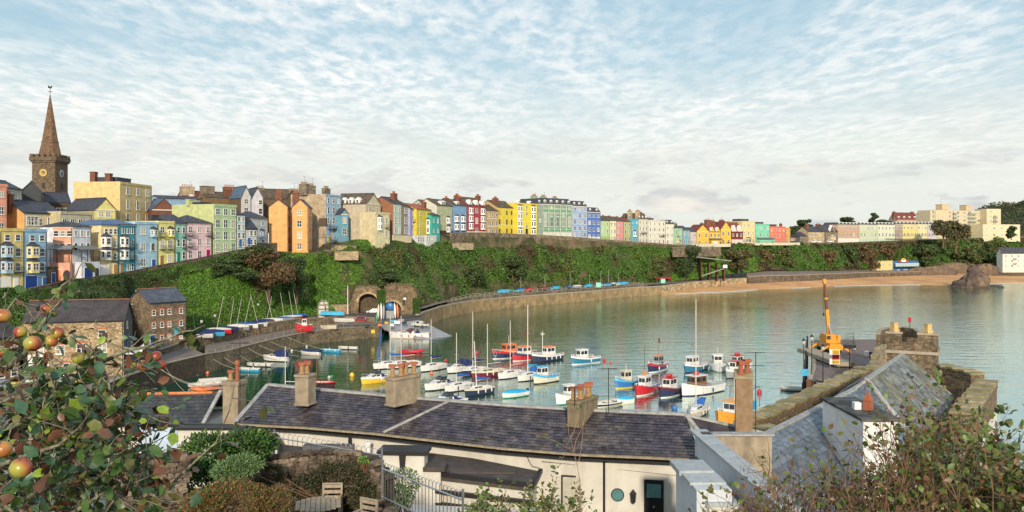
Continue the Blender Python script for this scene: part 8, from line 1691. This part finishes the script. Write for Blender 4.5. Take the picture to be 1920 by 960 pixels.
# leaves
LV=np.array([(0,0,0),(.35,.28,.07),(.75,.21,.05),(1,0,-.06),(.75,-.21,.05),(.35,-.28,.07),(.35,0,0),(.75,0,0)],float); LF=np.array([(0,6,1),(0,5,6),(6,7,2),(6,2,1),(5,4,7),(5,7,6),(7,3,2),(4,3,7)])
def leafset(par,pos,dirs,sizes,mats,mi,keep,name='leaf',w=1.0,stuffname='foliage'):
    """real folded leaves; the nearest ones are separate pieces"""
    n=len(pos); a=dirs/np.linalg.norm(dirs,axis=1)[:,None]; t=rng.normal(size=(n,3))+np.array([0,0,1.2]); b=np.cross(t,a); b/=np.linalg.norm(b,axis=1)[:,None]; c=np.cross(a,b)
    d=np.linalg.norm(pos-np.array([0,0,CH]),axis=1)/sizes; px=960+F*pos[:,0]/np.maximum(pos[:,1],.1); py=HZ+F*(CH-pos[:,2])/np.maximum(pos[:,1],.1); vis=(px>-10)&(px<1930)&(py<970); d=np.where(vis,d,d+1e6)
    order=np.argsort(d); near=order[:keep]; far=order[keep:]; base=np.array(rootof(par).location)
    M_=[MB().add(LV*np.array([1,w,1]),[tuple(f) for f in LF]).mesh(name,m) for m in mats]
    for me in M_: me.polygons.foreach_set('use_smooth',[True]*len(me.polygons))
    for i in near:
        s=sizes[i]; o=bpy.data.objects.new(name,M_[mi[i]]); C.objects.link(o); o.parent=par
        o.matrix_local=Matrix(((a[i,0]*s,b[i,0]*s,c[i,0]*s,pos[i,0]-base[0]),(a[i,1]*s,b[i,1]*s,c[i,1]*s,pos[i,1]-base[1]),(a[i,2]*s,b[i,2]*s,c[i,2]*s,pos[i,2]-base[2]),(0,0,0,1)))
    if len(far):
        L_=LV*np.array([1,w,1]); V=pos[far][:,None,:]-base+sizes[far][:,None,None]*(L_[None,:,0:1]*a[far][:,None,:]+L_[None,:,1:2]*b[far][:,None,:]+L_[None,:,2:3]*c[far][:,None,:])
        Fc=(LF[None]+np.arange(len(far))[:,None,None]*8).reshape(-1,3); o=inst(stuffname,npmesh(stuffname,V.reshape(-1,3),Fc,mats,np.repeat(np.asarray(mi)[far],8),smooth=True),par); o['kind']='stuff'
def grow(p,d,L_,r0,depth,tw,tips,kseg=5,wob=.25,branch=3,up=.1,split=.55):
    """wandering twig with side twigs"""
    pts=[p]; step=L_/kseg
    for i in range(kseg):
        d=(d+Vector(rng.normal(size=3))*wob+Vector((0,0,up))).normalized(); pts.append(pts[-1]+d*step)
    tw.tube(pts,[r0*(1-.7*i/kseg) for i in range(kseg+1)],4 if depth>0 else 3,cap=False)
    for i in range(1,kseg+1):
        if depth<=0 or i>=kseg-1: tips.append((pts[i],d))
    if depth>0:
        for b_ in range(branch):
            i=int(rng.integers(1,kseg+1)); dd=(d*.7+Vector(rng.normal(size=3))*.75).normalized(); grow(pts[i],dd,L_*split*rng.uniform(.7,1.2),r0*.5,depth-1,tw,tips,kseg,wob,branch,up,split)
def leafmats(pref,cols,rough=.45,isl=.3): return [mat(pref+str_,c,rough,.2,20,isl=isl,spec=.4) for str_,c in cols]
def mkshrub(name,lab,cat,stems,leafsz,dens,mats,wts,keep,bark,r0=.006,depth=1,branch=4,wob=.2,up=.12,leaff=None,w=1.0,flowers=0):
    base=stems[0][0]; r=thing(name,base,0,lab,cat); tw=MB(); tips=[]
    for p,d,L_ in stems: grow(Vector(p),Vector(d).normalized(),L_,r0,depth,tw,tips,6,wob,branch,up)
    tw.build('stems',bark,r,world=True)['kind']='stuff'
    pos=[];dr=[]
    for p,d in tips:
        px=960+F*p.x/max(p.y,.1)
        if leaff and rng.random()>leaff(px,HZ+F*(CH-p.z)/max(p.y,.1)): continue
        for _ in range(rng.poisson(dens)): v=Vector(rng.normal(size=3))+d*.5; pos.append(p+v*leafsz*.3); dr.append(v)
    if pos:
        n=len(pos); leafset(r,np.array(pos),np.array(dr),leafsz*rng.uniform(.6,1.25,n),mats,rng.choice(len(mats),n,p=wts),keep,w=w)
    if flowers:
        fm=MB().lathe([(.004,0),(.014,.006),(.017,.016),(.008,.026)],seg=6).mesh('flower_head',mat('purple_flower',(.13,.02,.07),.7))
        idx=rng.integers(0,len(tips),flowers)
        for i in idx: inst('flower_head',fm,r,tips[i][0]-r.location)
    return r
BARK=mat('twig_brown',(.16,.095,.055),.85,.25,15); BARKG=mat('apple_bark',(.16,.13,.095),.9,.3,20,.5,40,col2=(.24,.25,.16))
def right_shrubs():
    env=lambda x:interp(x,[(1300,965),(1380,915),(1440,850),(1500,815),(1560,860),(1610,870),(1660,810),(1730,770),(1790,765),(1850,800),(1930,850)])
    GM=leafmats('shrub_leaf_',[('green',(.085,.14,.025)),('olive',(.13,.135,.035)),('dark',(.05,.075,.02)),('brown',(.16,.085,.035))])
    for j,(xa,xb,ns,lab,keep,lf) in enumerate([(1340,1610,95,'twiggy brown shrub with purple seed heads in front of the blue slate roof',110,lambda x,y:.13),(1590,1800,120,'dense tangle of bare brown stems with green leaves at top right',100,lambda x,y:.22 if x<1690 else (.75 if y<900 else .3)),(1780,1960,64,'leafy green shrub at the right edge of the garden',300,lambda x,y:.8)]):
        st=[]
        for i in range(ns):
            x=rng.uniform(xa,xb); Y=rng.uniform(5.6,8.2); top=ZY(env(x)+rng.uniform(0,60),Y); zb=ZY(1010,Y)-rng.uniform(.2,.5); p=XZ(x+rng.uniform(-30,30),Y,zb); t=XZ(x,Y,top); st.append((p,(t-p)+Vector((rng.uniform(-.1,.1),0,0)),(t-p).length*.82))
        mkshrub('garden_shrub',lab,'shrub',st,.050 if j<2 else .062,1.7 if j<2 else 2.2,GM,[.34,.30,.16,.20],keep if j else 110,BARK,.0075,1,7,.15,.05,lf,w=1.15,flowers=12 if j==0 else 5)
    env2=lambda x:interp(x,[(860,945),(900,925),(960,905),(1000,925),(1050,902),(1090,915),(1125,950)])
    st=[]
    for i in range(34):
        x=rng.uniform(868,1122); Y=rng.uniform(9,11); top=ZY(env2(x)+rng.uniform(0,25),Y); p=XZ(x+rng.uniform(-15,15),Y,ZY(1010,Y)); t=XZ(x,Y,top); st.append((p,t-p,(t-p).length*.85))
    st.append((XZ(1085,8,ZY(1000,8)),(XZ(1118,8,ZY(820,8))-XZ(1085,8,ZY(1000,8))),.95))
    mkshrub('garden_shrub','green leafed shrub with pale pink stems at the bottom centre','shrub',st,.055,2.6,GM,[.5,.25,.2,.05],300,mat('pinkish_twig',(.30,.19,.13),.8),.006,1,6,.14,.05,lambda x,y:.55 if y>880 else .15,w=1.2)
right_shrubs()
def bush(name,lab,blobs,n,size,cols,wts,aspect=1.0,cat='bush',spread=1.0):
    c0=blobs[0]; b=XZ(c0[0],c0[2],ZY(c0[1],c0[2])-.5); r=thing(name,b,0,lab,cat); P_=[];N_=[]
    for (x,y,Y,rx,rz,ry) in blobs:
        c=np.array(XZ(x,Y,ZY(y,Y))); k=int(n*rx*rz/sum(q[3]*q[4] for q in blobs)); v=rng.normal(size=(k,3)); v/=np.linalg.norm(v,axis=1)[:,None]; rad=rng.uniform(.45,1,(k,1))**.5; lump=(vnoise(v*1.0+c,.28,5)[:,None]-.5)*.5+1
        P_.append(c+v*rad*lump*np.array([rx,ry,rz])); N_.append(v)
    P_=np.concatenate(P_); N_=np.concatenate(N_); mats=leafmats(name+'_',cols,.5,.35); mi=rng.choice(len(mats),len(P_),p=wts)
    st=MB(); 
    for i in range(14): q=P_[rng.integers(0,len(P_))]; st.tube([b+Vector((rng.uniform(-.2,.2),0,-.3)),Vector(q)],[.02,.006],4)
    st.build('stems',BARK,r,world=True)['kind']='stuff'
    leafset(r,P_,N_+rng.normal(size=N_.shape)*.7+np.array([0,0,.3]),size*rng.uniform(.6,1.3,len(P_)),mats,mi,120,w=aspect); return r
bush('evergreen_bush','dark glossy evergreen bush left of the hooped railing',[(400,855,21,.85,.55,.7),(455,840,21.5,.75,.42,.6),(375,905,20,.65,.6,.6),(490,830,22,.4,.28,.4)],13000,.085,[('green',(.045,.105,.022)),('dark',(.022,.055,.015)),('lime',(.10,.19,.03))],[.5,.28,.22])
bush('pale_spiky_plant','pale green spiky plant at the foot of the dark bush',[(455,872,19.5,.42,.22,.3),(425,885,19.3,.3,.2,.3)],3000,.10,[('grey',(.11,.19,.07)),('pale',(.16,.25,.10))],[.6,.4],.35,'plant')
bush('heather_bush','rusty orange and green heather mound left of the table',[(440,940,15.5,.72,.36,.5),(380,950,15,.4,.28,.4),(510,945,15.8,.36,.32,.4)],13000,.045,[('rust',(.20,.095,.035)),('olive',(.13,.12,.03)),('green',(.08,.12,.02)),('red',(.20,.04,.03))],[.42,.28,.25,.05],.8)
bush('green_bush','small fresh green bush behind the lower railing, in front of the gate arch',[(757,905,22.5,.42,.36,.35),(748,930,22,.4,.3,.3)],1700,.06,[('fresh',(.10,.20,.03)),('green',(.05,.11,.02))],[.6,.4])
bush('climber','dark climber hanging over the curved rubble wall',[(630,895,22.0,.8,.42,.22),(680,930,21.6,.4,.4,.2),(570,915,22.0,.4,.35,.2),(500,890,21.7,.5,.3,.2),(450,885,21.0,.3,.2,.2)],7000,.055,[('dark',(.030,.048,.015)),('brown',(.07,.05,.025))],[.6,.4])
bush('small_plant','tiny bright green plant growing on top of the rubble wall',[(681,862,22.2,.13,.06,.1)],120,.05,[('bright',(.12,.28,.03))],[1.0],1,'plant')
def apple_tree():
    base=Vector((-4.2,4.6,22.6)); r=thing('apple_tree',base,0,'apple tree laden with red and green apples filling the lower left corner','tree'); tw=MB(); tips=[]
    def br(l,r0,n=0): 
        pts=[P(x,y,Y) for x,y,Y in l]; k=len(pts); tw.tube(pts,[r0*(1-.75*i/(k-1)) for i in range(k)],6)
        for i in range(1,k):
            for _ in range(n): 
                q=pts[i-1].lerp(pts[i],rng.random()); grow(q,Vector(rng.normal(size=3))+Vector((.2,-.1,.1)),rng.uniform(.12,.3),r0*.3,0,tw,tips,4,.3,2,.02)
        return pts
    B_=[([(-160,1250,4.9),(-140,950,4.9),(-90,800,4.9),(-40,700,4.9)],.09,0),([(-60,735,4.9),(10,690,4.8),(45,665,4.7),(85,600,4.6),(118,560,4.5),(132,525,4.5)],.022,3),([(20,668,4.8),(70,640,4.8),(100,578,4.8),(150,545,4.7)],.012,2),
     ([(-60,760,4.9),(40,745,4.7),(90,705,4.6),(140,690,4.6),(190,680,4.5),(240,655,4.5),(290,650,4.4),(340,622,4.4)],.022,3),([(150,690,4.6),(200,683,4.6),(250,684,4.5)],.010,2),([(-80,820,4.9),(20,800,4.4),(100,770,4.3),(170,750,4.3),(230,770,4.3)],.02,4),([(170,750,4.3),(240,760,4.3),(300,790,4.4),(345,798,4.4)],.008,2),
     ([(-80,900,4.8),(0,872,4.0),(60,850,4.0),(110,835,4.0),(150,800,4.0)],.018,4),([(-50,980,4.6),(60,930,4.2),(130,890,4.2),(190,850,4.3),(260,860,4.5),(300,880,4.5)],.018,4),([(60,1000,4.2),(140,960,4.2),(200,920,4.2),(260,960,4.2)],.016,4),([(-70,640,5),(0,600,5),(30,560,5),(60,585,5)],.012,2),([(-50,700,5),(20,640,5),(50,600,5)],.012,2),
     ([(230,1000,4.4),(300,930,4.5),(360,870,4.6),(405,830,4.6),(430,770,4.6),(440,720,4.6)],.010,1),([(100,770,4.3),(110,860,4.3),(90,950,4.3)],.014,4),([(190,680,4.5),(210,740,4.5),(180,800,4.5),(200,850,4.5)],.010,3),([(-40,790,4.9),(60,700,4.9),(120,720,4.9)],.012,3),([(0,940,4),(60,990,4)],.01,3)]
    for l,r0,n in B_: br(l,r0,n)
    # filler twigs through the dense lower part
    for _ in range(270):
        x=rng.uniform(-30,300); y=rng.uniform(690,985); 
        if x>interp(y,[(690,170),(740,250),(830,275),(985,310)]): continue
        Y=rng.uniform(4.0,5.6); grow(P(x,y,Y),Vector(rng.normal(size=3))+Vector((.3,0,.1)),rng.uniform(.15,.34),.005,0,tw,tips,4,.35,2,.03)
    tw.build('trunk_and_branches',BARKG,r,world=True,smooth=True)
    pos=[];dr=[]
    for p,d in tips:
        y=HZ+F*(CH-p.z)/p.y; x=960+F*p.x/p.y
        pr=1.35 if y>700 and x<300 else .75
        for _ in range(rng.poisson(pr)): v=Vector(rng.normal(size=3))+Vector((0,0,-.35)); pos.append(p+v*.01); dr.append(v)
    n=len(pos); LM=leafmats('apple_leaf_',[('green',(.060,.115,.030)),('bluegreen',(.045,.10,.055)),('olive',(.115,.12,.035)),('brown',(.13,.060,.035)),('lime',(.17,.25,.03))],.4,.35)
    leafset(r,np.array(pos),np.array(dr),.076*rng.uniform(.55,1.2,n),LM,rng.choice(5,n,p=[.31,.19,.18,.24,.08]),300,w=1.25)
    am=bpy.data.materials.new('apple_skin'); am.use_nodes=True; nt=am.node_tree; N=nt.nodes; L=nt.links; b=N['Principled BSDF']; tc=N.new('ShaderNodeTexCoord'); nz=N.new('ShaderNodeTexNoise'); nz.inputs['Scale'].default_value=9; nz.inputs['Detail'].default_value=5
    oi=N.new('ShaderNodeObjectInfo'); ad=N.new('ShaderNodeVectorMath'); ad.operation='ADD'; L.new(tc.outputs['Object'],ad.inputs[0]); L.new(oi.outputs['Random'],ad.inputs[1]); L.new(ad.outputs[0],nz.inputs['Vector'])
    sx=N.new('ShaderNodeSeparateXYZ'); L.new(tc.outputs['Object'],sx.inputs[0]); m1=N.new('ShaderNodeMath'); m1.operation='MULTIPLY_ADD'; L.new(sx.outputs[0],m1.inputs[0]); m1.inputs[1].default_value=4.5; L.new(nz.outputs[0],m1.inputs[2])
    cr=N.new('ShaderNodeValToRGB'); e=cr.color_ramp.elements; e[0].position=.36; e[0].color=(.27,.045,.028,1); e[1].position=.66; e[1].color=(.34,.32,.06,1); q=e.new(.5); q.color=(.42,.18,.045,1); L.new(m1.outputs[0],cr.inputs[0]); L.new(cr.outputs[0],b.inputs['Base Color']); b.inputs['Roughness'].default_value=.32
    k=MB(); k.lathe([(.004,.030),(.012,.033),(.026,.027),(.036,.010),(.037,-.006),(.030,-.024),(.016,-.033),(.005,-.029)][::-1],seg=14); ap=k.mesh('apple',am,True); sk=MB().tube([(0,0,.026),(.003,0,.052)],.0022,4).mesh('stalk',BARK)
    for x,y,rp in [(86,579,11),(5,592,15),(38,622,12),(61,644,16),(75,634,12),(90,629,10),(107,624,12),(96,639,12),(2,661,10),(146,671,12),(77,679,11),(292,668,11),(244,685,10),(268,685,11),(303,684,9),(146,715,11),(185,707,9),(177,699,7),(109,781,11),(304,799,10),(241,811,8),(238,774,9),(241,840,9),(39,877,20),(6,842,16),(214,873,9),(55,781,8),(214,914,8),(18,912,11),(203,737,8),(30,720,9),(120,905,9)]:
        Y=F*.037/rp*.92; Y=min(max(Y,3.4),5.6); s=rp*Y/F/.037; p=P(x,y,Y)-base; o=inst('apple',ap,r,p,(rng.uniform(-.5,.5),rng.uniform(-.5,.5),rng.uniform(0,6)),(s,s,s*.93)); inst('stalk',sk,o)
apple_tree()
# ---------- trees on the cliff and skyline ----------
def tree(lab,x,Y,yb,yt,w,cols,wts,kind='round',n=2500,trunk=True,name='tree',bark=None):
    zb=ZY(yb,Y); zt=ZY(yt,Y); h=zt-zb; W=w/F*Y; b=XZ(x,Y,zb); r=thing(name,b,0,lab,'tree'); tw=MB(); P_=[];N_=[]; k=[]
    top={'round':.14,'flat':.62,'cedar':.12,'spread':.55}[kind]
    tw.tube([(0,0,-1.5),(W*.03,0,h*.4),(0,0,h*.8)],[h*.045,h*.03,h*.012],6)
    nb=9 if kind!='cedar' else 12
    for i in range(nb):
        a=2*PI*i/nb+rng.uniform(-.3,.3); zz=h*rng.uniform(top,.95); 
        if kind=='cedar': zz=h*(top+(.9-top)*i/nb)
        rad=W/2*rng.uniform(.35,.75)*(1 if kind!='cedar' else 1.1-(zz/h)*.7); c=np.array([math.cos(a)*rad,math.sin(a)*rad*.8,zz]); tw.tube([(0,0,max(.1,zz*.6)),(c[0]*.5,c[1]*.5,zz*.85),tuple(c)],[h*.02,h*.013,h*.005],4); k.append((c,W*rng.uniform(.18,.29),h*(.07 if kind in('flat','cedar') else .17)))
    k.append((np.array([0,0,h*.9]),W*.22,h*.09))
    for c,rx,rz in k:
        m_=n//len(k); v=rng.normal(size=(m_,3)); v/=np.linalg.norm(v,axis=1)[:,None]; rad=rng.uniform(.3,1,(m_,1))**.5; P_.append(c+v*rad*np.array([rx,rx,rz])*(1+(vnoise(v*3+c,1.1,3)[:,None]-.5)*.7)); N_.append(v)
    P_=np.concatenate(P_);N_=np.concatenate(N_)
    tw.build('trunk',bark or mat('trunk_brown',(.12,.085,.055),.95,.2,1),r); mats=[mat('tree_'+a_,c_,.7,.25,.6,isl=.4) for a_,c_ in cols]; o=leaf_cloud('crown',P_,N_+np.array([0,-.1,.4]),Y/F*rng.uniform(1.3,2.6,len(P_)),mats,r,mi=rng.choice(len(mats),len(P_),p=wts)); return r
DK=[('dark',(.034,.058,.020)),('mid',(.06,.09,.026))]; BR=[('russet',(.16,.095,.045)),('brown',(.10,.065,.035)),('olivey',(.12,.11,.035))]; GN=[('mid',(.05,.08,.022)),('light',(.10,.13,.035))]
tree('big russet brown tree on the bank below the orange houses',503,226,556,470,95,BR,[.5,.35,.15],'round',9000)
tree('darker evergreen clump left of the russet tree',435,219,528,486,95,DK,[.6,.4],'round',5000); tree('dark low tree between the street wall and the russet tree',475,224,500,462,70,DK+BR[2:],[.5,.3,.2],'round',4000)
tree('dark green tree right of the russet tree',556,236,560,482,50,DK,[.5,.5],'round',4500); tree('large dark tree at the end of the grassy cliff above the promenade',1283,462,520,464,62,DK,[.6,.4],'round',6000); tree('smaller brown green tree beside the footbridge lawn',1385,492,508,470,44,BR[1:]+GN[:1],[.4,.3,.3],'round',3000)
tree('umbrella shaped pine on the skyline',1508,610,455,412,26,DK,[.7,.3],'flat',2200,name='pine_tree'); tree('low dark tree left of the umbrella pine',1490,605,452,424,30,DK,[.6,.4],'round',1800); tree('rounded dark tree right of the umbrella pine',1528,640,450,425,34,DK,[.6,.4],'round',1800)
tree('dark tree rising over the left end of the long terrace',1588,700,432,407,26,DK,[.7,.3],'flat',1600); tree('dark cedar on the skyline behind the mint terrace block',1638,700,430,399,22,DK,[.7,.3],'cedar',1800,name='cedar_tree'); tree('low dark tree right of the cedar',1655,705,432,412,34,DK,[.6,.4],'round',1600)
tree('wide spreading brown tree in front of the apartments, left one',1768,608,462,416,42,BR[1:]+DK[:1],[.4,.2,.4],'spread',3800); tree('wide spreading brown tree in front of the apartments, right one',1792,606,470,417,46,BR[1:]+DK[:1],[.4,.2,.4],'spread',3800); tree('small round dark bush tree before the lower apartment wing',1896,628,446,424,17,DK,[.7,.3],'round',1200)
for i,(x,yb,yt,w,Y,k,lab) in enumerate([(1430,512,470,40,520,1,'brown green tree on the bank under the mint block'),(1470,512,468,44,528,0,'olive tree on the bank below the coral block'),(1545,510,470,46,548,1,'brown tree on the bank below the stone villa'),(1590,512,462,48,572,2,'dark bushy tree on the bank below the tan terrace'),(1625,512,458,44,582,1,'russet tree above the yellow beach house'),(1660,500,455,40,602,1,'dark russet tree above the blue beach cafe'),(1740,520,462,50,612,2,'green bushy tree right of the blue cafe'),(1850,522,470,52,632,2,'green bushy tree behind the rock stack'),(1815,516,462,44,628,0,'olive tree above the rock stack'),(720,540,505,60,268,2,'dark shrubby tree over the kiln arches'),(1225,530,485,44,446,0,'olive scrub tree on the end of the grassy cliff'),(1060,520,480,50,398,0,'olive scrub tree below the green hotel'),(960,525,480,54,362,2,'dark scrub tree below the yellow hotel'),(885,540,500,50,338,2,'dark scrub tree low on the ivy cliff'),(672,500,437,16,284,2,'small dark round tree by the beige gabled house')]):
    cs,ws=[(BR[2:]+GN,[.4,.4,.2]),(BR,[.35,.35,.3]),(DK+GN[1:],[.45,.35,.2])][k]; tree(lab,x,Y,yb,yt,w,cs,ws,'round',3200)
